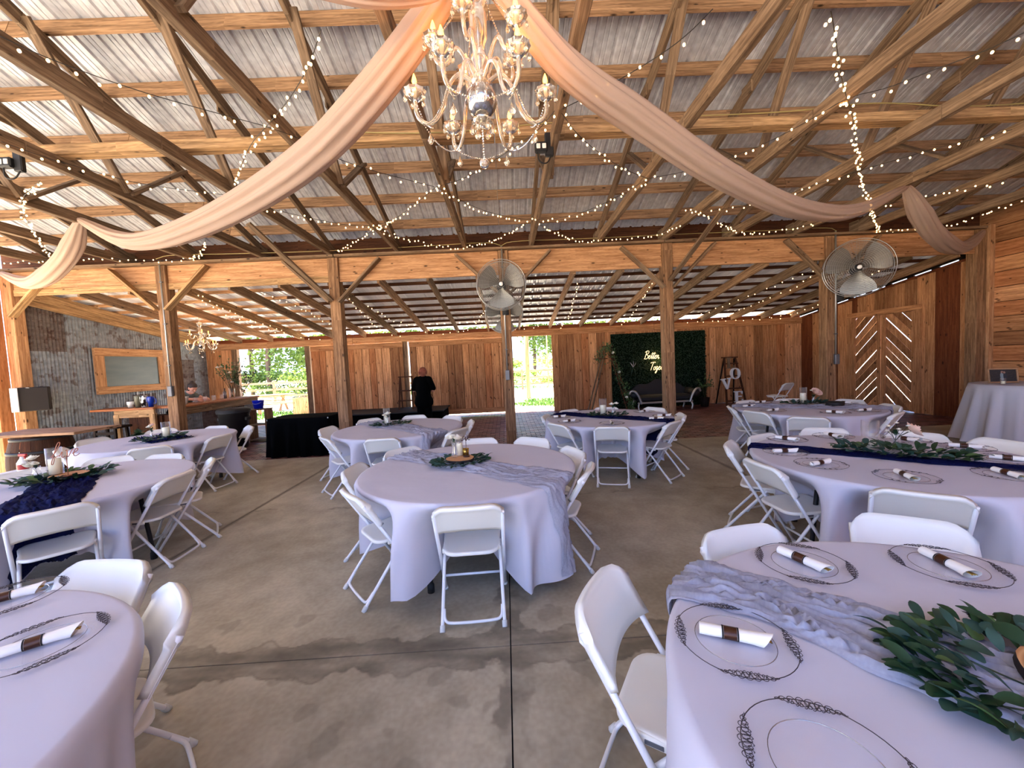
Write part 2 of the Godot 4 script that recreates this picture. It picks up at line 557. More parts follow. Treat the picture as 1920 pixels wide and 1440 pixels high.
# ------------------------------------------------------------------ floor
func build_floor() -> void:
	var f := thing("floor", "grey brown concrete slab floor with dark stained joints", "floor", Vector3.ZERO, 0, "", "structure")
	var xs := [-9.8, -6.28, -3.15, -0.05, 3.12, 6.25, 9.8]
	var zs := [-7.55, -2.2, 0.95, 4.1]
	var base := G.new()
	base.bx(Vector3(0, -0.11, -1.73), Vector3(19.6, 0.16, 11.64))
	part("joint_bed", base.done(), M.joint, f)
	for i in 6:
		for k in 3:
			var g := G.new()
			var x0: float = xs[i] + 0.0035
			var x1: float = xs[i + 1] - 0.0035
			var z0: float = zs[k] + 0.0035
			var z1: float = zs[k + 1] - 0.0035
			var skew := 0.012
			var sh := 6.0 if x0 < -7.0 else (-6.0 if x1 > 7.0 else 0.0)
			var uv := func(p: Vector3) -> Vector2: return Vector2((p.x + sh + 7.0) / 14.0, (p.z + 8.0) / 11.0)
			var c := [Vector3(x0, 0, z0), Vector3(x0, 0, z1), Vector3(x1, 0, z1), Vector3(x1, 0, z0)]
			for q in 4:
				if k < 2 and (absf(c[q].z + 2.2) < 0.01):
					c[q].z -= skew * c[q].x
			var o := Vector3(0, -0.03, 0)
			g.quad(c[0], c[3], c[2], c[1], uv.call(c[0]), uv.call(c[3]), uv.call(c[2]), uv.call(c[1]))
			for q in 4:
				var a: Vector3 = c[q]
				var b: Vector3 = c[(q + 1) % 4]
				g.quad(a, b, b + o, a + o, uv.call(a), uv.call(b), uv.call(b), uv.call(a))
			part("slab", g.done(), M.concrete, f)
	# brick pavers under the lean-to
	var br := thing("floor", "red brown brick pavers laid under the low roof", "floor", Vector3.ZERO, 0, "", "structure")
	var bed := G.new()
	bed.bx(Vector3(0, -0.10, -10.3), Vector3(19.6, 0.17, 5.45))
	part("sand_bed", bed.done(), M.joint, br)
	var bl := 0.205
	var bw := 0.105
	var near := []
	for r in 50:
		var z := -7.62 - r * bw
		if z < -12.9:
			break
		for c in 96:
			var x := -9.75 + c * bl + (bl * 0.5 if r % 2 else 0.0)
			if x > 9.7:
				continue
			var scr := 9.0
			if (x > -5.4 and x < -4.3 and z > -10.2) or (x > -0.7 and x < 1.6) or (x > 3.0 and x < 4.6 and z > -9.0):
				scr = -z - 7.5 + absf(x) * 0.05
			near.append([scr, x, z])
	near.sort_custom(func(a, b): return a[0] < b[0])
	var shapes := []
	for k in 3:
		var g := G.new()
		g.bx(Vector3(0, -0.03, 0), Vector3(bl - 0.012, 0.06, bw - 0.012), 0.006)
		shapes.append(g.done())
	var rest := [G.new(), G.new(), G.new(), G.new()]
	for k in near.size():
		var at := Vector3(near[k][1], rng.randf_range(-0.004, 0.001), near[k][2])
		var tone := rng.randi() % 4
		if k < 290:
			part("brick", shapes[k % 3], M["brick%d" % tone], br, at, Vector3(rng.randf_range(-0.02, 0.02), rng.randf_range(-0.01, 0.01), rng.randf_range(-0.01, 0.01)))
		else:
			rest[tone].bx(at + Vector3(0, -0.02, 0), Vector3(bl - 0.012, 0.04, bw - 0.012))
	for k in 4:
		tag(part("brick_paving", rest[k].done(), M["brick%d" % k], br), "", "", "", "stuff")

# ------------------------------------------------------------------ roofs
func roof_y(z: float) -> float:   # underside of the purlins of the main roof
	return 4.09 + SLOPE * ((z if z < 0.0 else -z) - ZH)

func metal_sheet(x0: float, w: float, a: Vector2, b: Vector2) -> ArrayMesh:   # a, b: (z, y) of the two ends
	var g := G.new()
	var pr := PackedVector2Array()
	var n := 4
	var p := w / n
	for k in n:
		var s := k * p
		pr.append_array([Vector2(s, 0), Vector2(s + 0.018, 0.022), Vector2(s + 0.042, 0.022), Vector2(s + 0.06, 0), Vector2(s + 0.105, 0), Vector2(s + 0.115, 0.006), Vector2(s + 0.125, 0), Vector2(s + 0.16, 0), Vector2(s + 0.17, 0.006), Vector2(s + 0.18, 0)])
	pr.append(Vector2(w + 0.004, 0))
	for k in pr.size() - 1:
		var q0 := Vector3(x0 + pr[k].x, a.y + pr[k].y, a.x)
		var q1 := Vector3(x0 + pr[k + 1].x, a.y + pr[k + 1].y, a.x)
		var r0 := Vector3(x0 + pr[k].x, b.y + pr[k].y, b.x)
		var r1 := Vector3(x0 + pr[k + 1].x, b.y + pr[k + 1].y, b.x)
		g.quad(q0, r0, r1, q1, Vector2(pr[k].x, 0), Vector2(pr[k].x, 8), Vector2(pr[k + 1].x, 8), Vector2(pr[k + 1].x, 0))
	return g.done()

func build_roof() -> void:
	var roof := thing("ceiling", "ribbed galvanised metal roof on timber purlins over the hall", "roof", Vector3.ZERO, 0, "", "structure")
	var ph := 0.19
	for k in 21:
		var x0 := -9.9 + k * 0.944
		part("roof_panel", metal_sheet(x0, 0.944, Vector2(-8.35, roof_y(-8.35) + ph), Vector2(0.0, roof_y(0) + ph)), M.metal, roof)
		part("roof_panel", metal_sheet(x0, 0.944, Vector2(0.0, roof_y(0) + ph), Vector2(3.6, roof_y(3.6) + ph)), M.metal, roof)
	var tilt := atan(SLOPE)
	var z := -7.48
	var i := 0
	while z < 3.5:
		for s in 4:
			var g := G.new()
			var len := 4.95
			var x := -9.9 + 4.95 * (s + 0.5)
			g.box(Transform3D(Basis(Vector3.RIGHT, tilt if z > 0 else -tilt), Vector3(x, roof_y(z) + ph * 0.5 - 0.004, z)), Vector3(len - 0.004, ph - 0.012, 0.042), 0.003, ro())
			part("purlin", g.done(), M.purlin, roof)
		z += 0.63
		i += 1
	var fa := G.new()
	fa.bx(Vector3(0, 4.07, -8.0), Vector3(19.6, 0.5, 0.03), 0.003)
	part("eave_board", fa.done(), M.brown, roof)

func lean_y(z: float) -> float:   # underside of the rafters of the lean-to
	return 3.36 - (ZH - z) * 0.149

func build_leanto() -> void:
	var roof := thing("ceiling", "low sloping roof of metal sheets, purlins and rafters", "roof", Vector3.ZERO, 0, "", "structure")
	var rh := 0.19
	for k in 20:
		var x := -9.31 + k * 0.98
		var g := G.new()
		g.beam(Vector3(x, lean_y(-7.95) + rh * 0.5, -7.95), Vector3(x, lean_y(-12.85) + rh * 0.5, -12.85), 0.05, rh, Vector3.UP, 0.004, ro())
		part("rafter", g.done(), [M.pale, M.truss1, M.purlin][k % 3] if k < 6 else [M.truss1, M.purlin][k % 2], roof)
	var z := -8.15
	while z > -12.7:
		for s in 4:
			var g := G.new()
			g.box(Transform3D(Basis(Vector3.RIGHT, atan(0.149) * -1.0), Vector3(-9.9 + 4.95 * (s + 0.5), lean_y(z) + rh + 0.034, z)), Vector3(4.946, 0.064, 0.04), 0.003, ro())
			part("purlin", g.done(), M.header if s == 0 else M.brown, roof)
		z -= 0.535
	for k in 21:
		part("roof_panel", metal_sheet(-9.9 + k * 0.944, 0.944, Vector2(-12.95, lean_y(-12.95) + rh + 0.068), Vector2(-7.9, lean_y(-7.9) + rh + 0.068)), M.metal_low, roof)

# ------------------------------------------------------------------ header beam and posts
var post_x := [-9.5, -6.55, -3.25, 0.05, 3.27, 6.52, 9.55]

func build_header_and_posts() -> void:
	var h := thing("header_beam", "long timber header beam between the tall hall and low roof", "beam", Vector3.ZERO, 0, "", "structure")
	for i in 6:
		var a: float = post_x[i] + 0.1
		var b: float = post_x[i + 1] - 0.1
		var g := G.new()
		g.bx(Vector3((a + b) / 2, 3.66, ZH + 0.0), Vector3(b - a, 0.34, 0.09), 0.005, ro())
		part("board", g.done(), M.header, h)
		var g2 := G.new()
		g2.bx(Vector3((a + b) / 2, 3.43, ZH + 0.035), Vector3(b - a, 0.12, 0.05), 0.005, ro())
		part("lower_board", g2.done(), M.pale if i < 2 else M.header, h)
	for s in 3:
		var g := G.new()
		g.bx(Vector3(-6.4 + 6.4 * s, 3.855, ZH + 0.03), Vector3(6.38, 0.045, 0.26), 0.004, ro())
		part("top_plate", g.done(), M.truss1, h)
	var names := ["corner timber post beside the open side and corrugated metal wall", "timber post by the bar with conduit and grey switch box", "timber post standing behind the black draped table", "timber post under the middle fan, before the bright doorway", "timber post in front of the leafy wall and neon sign", "timber post carrying the fan beside the chevron barn door", "corner timber post where horizontal boards meet vertical planks"]
	for i in 7:
		var x: float = post_x[i]
		var t := thing("timber_post", names[i], "post", Vector3(x, 0, ZH))
		var g := G.new()
		g.bx(Vector3(0, 1.915, 0), Vector3(0.2, 3.83, 0.2), 0.008, ro())
		part("shaft", g.done(), M.header if i == 0 else M.post, t)
		for s in [-1, 1]:
			if (i == 0 and s < 0) or (i == 6):
				continue
			var b := G.new()
			b.beam(Vector3(s * 0.09, 2.97, 0.12), Vector3(s * 0.92, 3.78, 0.12), 0.045, 0.15, Vector3(0, 0, 1), 0.005, ro())
			var kb := part("knee_brace", b.done(), M.pale if i < 2 else M.truss1, t)
			for q in [[0.2, 3.08], [0.82, 3.68]]:
				var bolt := G.new()
				bolt.ball(Vector3(s * q[0], q[1], 0.145), Vector3(0.014, 0.014, 0.008), 6, 4)
				part("bolt", bolt.done(), M.black, kb)
	var cl := ["grey conduit with switch box running down the post by the bar", "grey conduit running down the post behind the middle fan", "grey conduit running down the post beside the chevron barn door"]
	var k := 0
	for i in [1, 3, 5]:
		var x: float = post_x[i] + (0.03 if i == 1 else (-0.02 if i == 3 else 0.06))
		var c := thing("conduit", cl[k], "conduit", Vector3(x, 0, ZH + 0.118))
		var g := G.new()
		g.sm(0).tube(PackedVector3Array([Vector3(0, 1.5, 0.012), Vector3(0, 3.9, 0.012)]), 0.015, 8)
		part("pipe", g.done(), M.conduit, c)
		var b := G.new()
		b.bx(Vector3(0, 1.4, 0.03), Vector3(0.085, 0.2, 0.06), 0.008)
		part("switch_box", b.done(), M.chrome, c)
		for y in [1.9, 2.7, 3.5]:
			var st := G.new()
			st.bx(Vector3(0, y, 0.012), Vector3(0.06, 0.018, 0.034), 0.003)
			part("strap", st.done(), M.chrome, c)
		k += 1

# ------------------------------------------------------------------ plank walls
var tone_i := 0
func planks(parent: Node3D, x0: float, x1: float, y0: float, y1: float, z: float, w := 0.26, gap := 0.009, th := 0.025, dark := 0.0) -> void:
	var x := x0
	while x < x1 - 0.02:
		var ww := minf(w * rng.randf_range(0.82, 1.18), x1 - x)
		if x1 - x - ww < 0.08:
			ww = x1 - x
		var g := G.new()
		g.bx(Vector3(x + ww / 2, (y0 + y1) / 2, z + rng.randf_range(-0.003, 0.003)), Vector3(ww - gap, y1 - y0, th), 0.005, ro())
		part("plank", g.done(), M.cedar_dark if rng.randf() < dark else M["cedar%d" % (rng.randi() % 5)], parent)
		x += ww

func build_back_wall() -> void:
	var w := thing("wall_back", "back wall of upright cedar planks below a timber plate", "wall", Vector3.ZERO, 0, "", "structure")
	planks(w, -9.6, -8.55, 0.0, 2.5, ZB, 0.3)
	planks(w, 1.5, 3.34, 0.0, 2.46, ZB, 0.24)
	planks(w, 3.34, 9.6, 0.0, 2.46, ZB, 0.26)
	for q in [[-9.58, -8.57], [1.52, 9.58]]:
		var bk := G.new()
		bk.bx(Vector3((q[0] + q[1]) / 2, 1.23, ZB - 0.022), Vector3(q[1] - q[0], 2.44, 0.008))
		part("backing", bk.done(), M.brown, w)  # added sheet that keeps daylight from showing between the planks
	for s in 4:
		var gr := G.new()
		gr.bx(Vector3(-9.6 + 4.8 * (s + 0.5), 2.70, ZB - 0.05), Vector3(4.79, 0.14, 0.04), 0.004, ro())
		part("eave_rail", gr.done(), M.cedar_dark, w)
		var g := G.new()
		g.bx(Vector3(-9.6 + 4.8 * (s + 0.5), 2.55, ZB + 0.03), Vector3(4.79, 0.2, 0.06), 0.005, ro())
		part("top_plate", g.done(), M.cedar0 if s > 1 else M.header, w)
	for x in [-8.52, -6.24, -3.17, 0.0, 3.3, 6.45]:
		var g := G.new()
		g.bx(Vector3(x, 1.23, ZB + 0.02), Vector3(0.16, 2.46, 0.14), 0.006, ro())
		part("stud", g.done(), M.truss1 if x < 0 else M.cedar1, w)
	var dl := ["sliding plank barn door behind the black stage", "sliding plank barn door behind the person in black"]
	var ranges := [[-6.10, -3.22], [-3.02, -0.02]]
	for d in 2:
		var t := thing("door_%d" % (d + 1), dl[d], "door", Vector3(0, 0, ZB + 0.13), 0, "", "structure")
		var a: float = ranges[d][0]
		var b: float = ranges[d][1]
		planks(t, a, b, 0.09, 2.28, 0.0, 0.235, 0.011)
		for r in [[0.16, 0.16], [2.36, 0.16]]:
			var g := G.new()
			g.bx(Vector3((a + b) / 2, r[0], 0.02), Vector3(b - a, r[1], 0.03), 0.004, ro())
			part("rail", g.done(), M.cedar0, t)
		var bk := G.new()
		bk.bx(Vector3((a + b) / 2, 1.2, -0.022), Vector3(b - a - 0.02, 2.2, 0.008))
		part("backing", bk.done(), M.brown, t)  # added so the gaps in the door stay dark against daylight
		var g3 := G.new()
		g3.bx(Vector3(b - 0.05, 1.25, 0.02), Vector3(0.1, 2.06, 0.03), 0.004, ro())
		part("stile", g3.done(), M.cedar2, t)

func build_side_walls() -> void:
	# right: boards along the hall, planks and the chevron door under the low roof
	var w := thing("wall_right", "hall wall of wide horizontal cedar boards", "wall", Vector3.ZERO, 0, "", "structure")
	var y := 0.0
	while y < 4.3:
		var bh := minf(rng.randf_range(0.26, 0.32), 4.35 - y)
		for s in 4:
			var g := G.new()
			g.bx(Vector3(XW + 0.16, y + bh / 2, -7.95 + 3.0 * (s + 0.5)), Vector3(0.026, bh - 0.012, 2.994), 0.006, ro())
			part("board", g.done(), M["cedar%d" % (rng.randi() % 5)], w)
		y += bh
	var fw := thing("wall_front", "added unseen board wall behind the camera, shading the board wall side of the hall", "wall", Vector3.ZERO, 0, "", "structure")  # unseen wall, added to darken this side of the hall
	for k in 15:
		var g := G.new()
		g.bx(Vector3(6.1, 0.15 + 0.3 * k, 4.08), Vector3(7.1, 0.297, 0.03), 0.003, ro())
		part("board", g.done(), M["cedar%d" % (k % 5)], fw)
	var gb := G.new()
	gb.slab(PackedVector2Array([Vector2(-4.1, 3.9), Vector2(8.3, 3.9), Vector2(8.3, 4.15), Vector2(0, 6.85), Vector2(-4.1, 5.5)]), 0.03, Transform3D(Basis(Vector3.UP, PI / 2), Vector3(XW + 0.19, 0, 0)))
	part("gable", gb.done(), M.cedar0, w)
	var bkg := G.new()
	bkg.bx(Vector3(XW + 0.20, 2.15, -1.95), Vector3(0.03, 4.3, 12.0))
	part("backing", bkg.done(), M.brown, w)  # added behind the boards to stop lines of daylight
	var ct := G.new()
	ct.bx(Vector3(9.72, 1.95, -7.83), Vector3(0.14, 3.9, 0.26), 0.004, ro())
	part("corner_trim", ct.done(), M.header, w)
	var l := thing("wall_lean_to_right", "plank wall around the chevron barn door", "wall", Vector3(XW, 0, 0), PI / 2, "", "structure")
	# local x runs away from the camera: x = -z
	var lb := G.new()
	lb.slab(PackedVector2Array([Vector2(7.96, 0), Vector2(9.0, 0), Vector2(9.0, lean_y(-9.0) - 0.03), Vector2(7.96, lean_y(-7.96) - 0.03)]), 0.01, Transform3D(Basis(), Vector3(0, 0, 0.02)))
	part("backing", lb.done(), M.brown, l)
	var lb2 := G.new()
	lb2.slab(PackedVector2Array([Vector2(10.74, 0), Vector2(12.6, 0), Vector2(12.6, lean_y(-12.6) - 0.03), Vector2(10.74, lean_y(-10.74) - 0.03)]), 0.01, Transform3D(Basis(), Vector3(0, 0, 0.02)))
	part("backing", lb2.done(), M.brown, l)
	var lb3 := G.new()
	lb3.slab(PackedVector2Array([Vector2(9.0, 2.42), Vector2(10.74, 2.42), Vector2(10.74, lean_y(-10.74) - 0.03), Vector2(9.0, lean_y(-9.0) - 0.03)]), 0.01, Transform3D(Basis(), Vector3(0, 0, 0.02)))
	part("backing", lb3.done(), M.brown, l)
	var da := 9.02
	var db := 10.72
	var top := func(x: float) -> float: return lean_y(-x) - 0.02
	var x := 7.96
	while x < -ZB:
		var ww := rng.randf_range(0.19, 0.27)
		if x < da and x + ww > da - 0.08:
			ww = da - x
		if x < db and x >= da and x + ww > db - 0.08:
			ww = db - x
		var y0 := 2.39 if (x >= da - 0.01 and x < db - 0.01) else 0.0
		var g := G.new()
		g.bx(Vector3(x + ww / 2, (y0 + top.call(x + ww)) / 2, 0), Vector3(ww - 0.009, top.call(x + ww) - y0, 0.025), 0.005, ro())
		part("plank", g.done(), M.cedar_dark if rng.randf() < 0.25 else M["cedar%d" % (rng.randi() % 3)], l)
		x += ww
	var cap := G.new()
	cap.beam(Vector3(7.95, lean_y(-7.95) - 0.02, 0.0), Vector3(12.6, lean_y(-12.6) - 0.02, 0.0), 0.06, 0.05, Vector3.UP, 0.004, ro())
	part("rail", cap.done(), M.cedar_dark, l)
	for s in 8:
		var blk := G.new()
		var c := 8.15 + s * 0.535
		blk.beam(Vector3(c - 0.08, lean_y(-c) + 0.1, 0.05), Vector3(c + 0.08, lean_y(-c - 0.16) + 0.1, 0.05), 0.04, 0.24, Vector3.UP, 0.003, ro())
		part("blocking", blk.done(), M.dark_wood, l)
	var rim := G.new()
	rim.beam(Vector3(7.95, lean_y(-7.95) + 0.225, 0.03), Vector3(12.7, lean_y(-12.7) + 0.225, 0.03), 0.05, 0.36, Vector3.UP, 0.003, ro())
	part("rim_board", rim.done(), M.dark_wood, l)
	for e in [da - 0.06, db + 0.06]:
		var g := G.new()
		g.bx(Vector3(e, 1.21, -0.03), Vector3(0.13, 2.42, 0.03), 0.004, ro())
		part("jamb", g.done(), M.cedar0, l)
	var hd := G.new()
	hd.bx(Vector3((da + db) / 2, 2.47, -0.03), Vector3(db - da + 0.25, 0.12, 0.03), 0.004, ro())
	part("head_board", hd.done(), M.cedar1, l)
	# chevron doors: two leaves of sloping boards with gaps where daylight comes through
	var d := thing("door_3", "double chevron barn door with daylight between its boards", "door", Vector3(XW, 0, 0), PI / 2, "", "structure")
	var mid := (da + db) / 2
	for s in [-1, 1]:
		var xa: float = minf(mid + s * 0.008, mid + s * 0.85)
		var xb: float = maxf(mid + s * 0.008, mid + s * 0.85)
		for e in [xa + 0.05, xb - 0.05]:
			var g := G.new()
			g.bx(Vector3(e, 1.21, -0.012), Vector3(0.1, 2.38, 0.04), 0.004, ro())
			part("stile", g.done(), M.cedar0, d)
		var p := -0.84
		var k := 0
		while p < 2.4:
			var bw := 0.24
			var gp: float = [0.010, 0.024, 0.016, 0.036, 0.012, 0.020, 0.006, 0.028][(k * 3 + (0 if s < 0 else 1)) % 8]
			# board running up towards the outer edge of each leaf, clipped to the leaf
			var c0 := p
			var c1 := p + bw - gp
			var quadp := PackedVector2Array([Vector2(-2, c0 - 2), Vector2(3, c0 + 3), Vector2(3, c1 + 3), Vector2(-2, c1 - 2)])
			var leaf := PackedVector2Array([Vector2(0.06, 0.02), Vector2(0.78, 0.02), Vector2(0.78, 2.40), Vector2(0.06, 2.40)])
			for poly in Geometry2D.intersect_polygons(quadp, leaf):
				var pl := PackedVector2Array()
				for v in poly:
					pl.append(Vector2(mid - 0.006 - (0.84 - v.x) if s < 0 else mid + 0.006 + (0.84 - v.x), v.y))
				if Geometry2D.triangulate_polygon(pl).is_empty():
					continue
				var g := G.new()
				g.slab(pl, 0.014, Transform3D(Basis(), Vector3(0, 0, 0.024)))
				part("board", g.done(), M["cedar%d" % (k % 3)], d)
			p += bw
			k += 1
	# left: rusty corrugated sheets under the low roof, open bays along the hall
	var m := thing("wall_lean_to_left", "rusty corrugated metal sheets behind the bar", "wall", Vector3.ZERO, 0, "", "structure")
	var z := -7.97
	var col := 0
	while z > ZB + 0.02:
		var ww := minf(0.68, z - ZB)
		var rows := [0.0, 1.15 + 0.1 * (col % 2), 2.3 - 0.06 * (col % 3), lean_y(z - ww / 2) + 0.1]
		for r in 3:
			var n := int(ww / 0.068) * 6
			var Pg := []
			for yy in [rows[r], rows[r + 1] + 0.03]:
				var line := PackedVector3Array()
				for q in n + 1:
					var s := ww * q / n
					line.append(Vector3(-9.46 + 0.011 * cos(TAU * s / 0.068) + 0.006 * ((col + r) % 2), yy, z - s))
				Pg.append(line)
			var g := G.new()
			g.sm(0).sheet(Pg)
			part("metal_panel", g.done(), M.galv_rust if (col * 3 + r) % 7 == 2 else M.galv, m)
		z -= ww
		col += 1
	var bk := G.new()
	bk.slab(PackedVector2Array([Vector2(7.96, 0), Vector2(12.6, 0), Vector2(12.6, lean_y(-12.6) + 0.24), Vector2(7.96, lean_y(-7.96) + 0.24)]), 0.03, Transform3D(Basis(Vector3.UP, PI / 2), Vector3(-9.53, 0, 0)))
	part("backing", bk.done(), M.brown, m)
	var pl := G.new()
	pl.beam(Vector3(-9.40, lean_y(-7.95) - 0.02, -7.95), Vector3(-9.40, lean_y(-12.55) - 0.02, -12.55), 0.09, 0.16, Vector3.UP, 0.004, ro())
	part("wall_plate", pl.done(), M.pale, m)
	var o := thing("wall_left", "open side bay with cedar jamb and top boards", "wall", Vector3.ZERO, 0, "", "structure")
	var j := G.new()
	j.bx(Vector3(-9.62, 1.9, -7.6), Vector3(0.14, 3.8, 0.22), 0.005, ro())
	part("jamb", j.done(), M.cedar3, o)
	var j2 := G.new()
	j2.bx(Vector3(-9.62, 1.9, -4.3), Vector3(0.2, 3.8, 0.2), 0.005, ro())
	part("post", j2.done(), M.cedar3, o)
	var j3 := G.new()
	j3.bx(Vector3(-9.62, 1.9, -0.5), Vector3(0.2, 3.8, 0.2), 0.005, ro())
	part("post", j3.done(), M.cedar3, o)
	for s in 4:
		var g := G.new()
		g.bx(Vector3(-9.62, 3.65, -7.72 + 2.95 * (s + 0.5)), Vector3(0.06, 0.4, 2.94), 0.005, ro())
		part("header_board", g.done(), M.cedar1, o)

# ------------------------------------------------------------------ outside
func leaf_cloud(seed_: int, count: int, rx: float, ry: float, leaf: float) -> ArrayMesh:
	var r := RandomNumberGenerator.new()
	r.seed = seed_
	var g := G.new()
	var blobs := []
	for k in 14:
		blobs.append([Vector3(r.randf_range(-0.7, 0.7) * rx, r.randf_range(-0.75, 0.85) * ry, r.randf_range(-0.7, 0.7) * rx), r.randf_range(0.25, 0.5)])
	for k in count:
		var b: Array = blobs[r.randi() % 14]
		var d := Vector3(r.randfn(), r.randfn(), r.randfn()).normalized() * pow(r.randf(), 0.5)
		var c: Vector3 = b[0] + Vector3(d.x * rx, d.y * ry * 0.8, d.z * rx) * b[1]
		var u := Vector3(r.randfn(), r.randfn() * 0.6, r.randfn()).normalized() * leaf * r.randf_range(0.6, 1.3)
		var w := u.cross(Vector3(r.randfn(), r.randfn(), r.randfn())).normalized() * leaf * 0.45
		g.tri(c - u, c + w, c + u)
		g.tri(c - u, c + u, c - w)
	return g.done()

func build_outside() -> void:
	var g := G.new()
	g.bx(Vector3(0, -0.2, -20), Vector3(160, 0.2, 160))
	one("ground", g.done(), M.sand, "pale sandy yard around the barn", "ground", Vector3.ZERO, 0, "", "structure")
	var lawn := G.new()
	var blades := G.new()
	for patch in [[Vector3(2.3, 0, -16.2), 2.3, 1.9], [Vector3(-9.5, 0, -16.5), 4.6, 1.6], [Vector3(-4.0, 0, -26), 9.0, 2.5]]:
		for k in 2600:
			var a := rng.randf() * TAU
			var q := sqrt(rng.randf()) * (0.85 + 0.15 * sin(a * 5.0))
			var p: Vector3 = patch[0] + Vector3(cos(a) * q * patch[1], -0.1, sin(a) * q * patch[2])
			var d := Vector3(rng.randfn() * 0.05, rng.randf_range(0.05, 0.13), rng.randfn() * 0.05)
			var s := Vector3(rng.randfn(), 0, rng.randfn()).normalized() * 0.03
			blades.tri(p - s, p + d, p + s)
	one("grass", blades.done(), M.grass, "patches of short sunlit grass outside the doorways", "grass", Vector3.ZERO, 0, "", "stuff")
	# trees
	var crowns := [leaf_cloud(1, 2600, 2.6, 3.2, 0.16), leaf_cloud(2, 2600, 2.4, 3.6, 0.16), leaf_cloud(3, 2600, 2.9, 2.8, 0.16)]
	var bushes := leaf_cloud(5, 2600, 2.6, 1.4, 0.13)
	var spots := [[-25.0, -31.0, 0, 1.3], [-21.5, -33.5, 1, 1.5], [-18.2, -30.5, 2, 1.25], [-15.4, -34.0, 0, 1.5], [-11.5, -37.0, 1, 1.5], [-7.0, -38.0, 2, 1.4], [-3.0, -40.0, 0, 1.5], [0.4, -38.0, 1, 1.55], [3.0, -41.0, 2, 1.6], [5.5, -39.0, 0, 1.5], [9.5, -40.0, 1, 1.5], [14.0, -39.0, 2, 1.4]]
	var kinds := ["broad pale green tree", "tall loose green tree", "low spreading olive green tree"]
	var where := ["at the bar side of the bar doorway view", "behind the middle of the bar doorway view", "in the bar doorway, just past the planter", "at the bar doorway's post", "over the first sliding door", "over the gap beside the second post", "over the second sliding door", "at the bar side of the bright middle doorway", "behind the two poles in the middle doorway", "beside the planks past the middle doorway", "far out beyond the leafy wall", "farthest out towards the barn door"]
	for k in spots.size():
		var s: Array = spots[k]
		var grp := "trees beyond the yard fence, %s" % kinds[s[2]]
		var t := thing("tree", "%s outside, %s" % [kinds[s[2]], where[k]], "tree", Vector3(s[0], -0.1, s[1]), k * 1.7, grp)
		var tr := G.new()
		var hh: float = 5.2 * s[3]
		tr.sm(0).tube(smooth_line(PackedVector3Array([Vector3(0, 0, 0), Vector3(0.12, hh * 0.35, 0.05), Vector3(-0.1, hh * 0.7, 0), Vector3(0.05, hh, 0.1)]), 1), 0.17, 7)
		for b in 4:
			var a := b * 1.6 + k
			tr.tube(PackedVector3Array([Vector3(0, hh * (0.45 + 0.1 * b), 0), Vector3(cos(a) * 1.3, hh * (0.62 + 0.1 * b), sin(a) * 1.3)]), 0.06, 5)
		part("trunk", tr.done(), M.trunk, t)
		var c := part("crown", crowns[s[2]], M["tree%d" % s[2]], t, Vector3(0, hh * 0.80, 0))
		c.scale = Vector3.ONE * s[3]
		tag(c, "", "", "", "stuff")
	var bw := ["at the bar side of the bar doorway", "in the middle of the bar doorway", "by the planter side of the bar doorway", "at the bar side of the middle doorway", "at the hedge side of the middle doorway"]
	for q in 5:
		var k: int = [1, 2, 3, 6, 7][q]
		var t := thing("bush", "loose green bush along the yard fence, seen %s" % bw[q], "bush", Vector3(-27 + k * 4.4, 0.9, -29.0 - (k % 3)), k * 2.1, "bushes along the yard fence")
		tag(part("foliage", bushes, M["tree%d" % (k % 3)], t), "", "", "", "stuff")
		var stem := G.new()
		stem.sm(0).tube(PackedVector3Array([Vector3(0, -1.1, 0), Vector3(0.1, 0.2, 0)]), 0.05, 6)
		part("stem", stem.done(), M.trunk, t)
	# rail fence
	var f := thing("rail_fence", "brown wooden rail fence across the yard outside", "fence", Vector3(0, -0.1, -24.5))
	for k in 22:
		var x := -32.0 + k * 2.2
		var p := G.new()
		p.bx(Vector3(x, 0.65, 0), Vector3(0.12, 1.3, 0.12), 0.006, ro())
		part("post", p.done(), M.purlin, f)
		for y in [0.35, 0.75, 1.15]:
			var q := G.new()
			q.bx(Vector3(x + 1.1, y, 0.08), Vector3(2.18, 0.13, 0.035), 0.004, ro())
			part("rail", q.done(), M.purlin, f)
	var pole := G.new()
	pole.sm(0).tube(PackedVector3Array([Vector3(0, 0, 0), Vector3(0, 5.0, 0)]), 0.11, 10)
	one("pole", pole.done(), M.pale, "bare round wooden pole standing in the yard outside the doorway", "pole", Vector3(1.02, -0.1, -18.4))
	var pole2 := G.new()
	pole2.sm(0).tube(PackedVector3Array([Vector3(0, 0, 0), Vector3(0, 4.0, 0)]), 0.04, 8)
	one("pole", pole2.done(), M.pale, "thin pale pole farther out past the yard fence", "pole", Vector3(2.75, -0.1, -25.6))
	# picnic things outside the bar doorway
	var b := thing("bench", "long low wooden bench outside the bar doorway", "bench", Vector3(-9.7, -0.1, -17.0), 0.35)
	var bt := G.new()
	bt.bx(Vector3(0, 0.45, 0), Vector3(2.2, 0.05, 0.3), 0.006, ro())
	part("seat", bt.done(), M.pale, b)
	for s in [-0.85, 0.85]:
		var lg := G.new()
		lg.bx(Vector3(s, 0.21, 0), Vector3(0.08, 0.42, 0.26), 0.005, ro())
		part("leg", lg.done(), M.pale, b)
	var pt := thing("picnic_table", "pale wooden picnic table outside the bar doorway", "table", Vector3(-11.4, -0.1, -18.6), 0.1)
	var tt := G.new()
	tt.bx(Vector3(0, 0.74, 0), Vector3(2.4, 0.05, 0.75), 0.006, ro())
	part("tabletop", tt.done(), M.pale, pt)
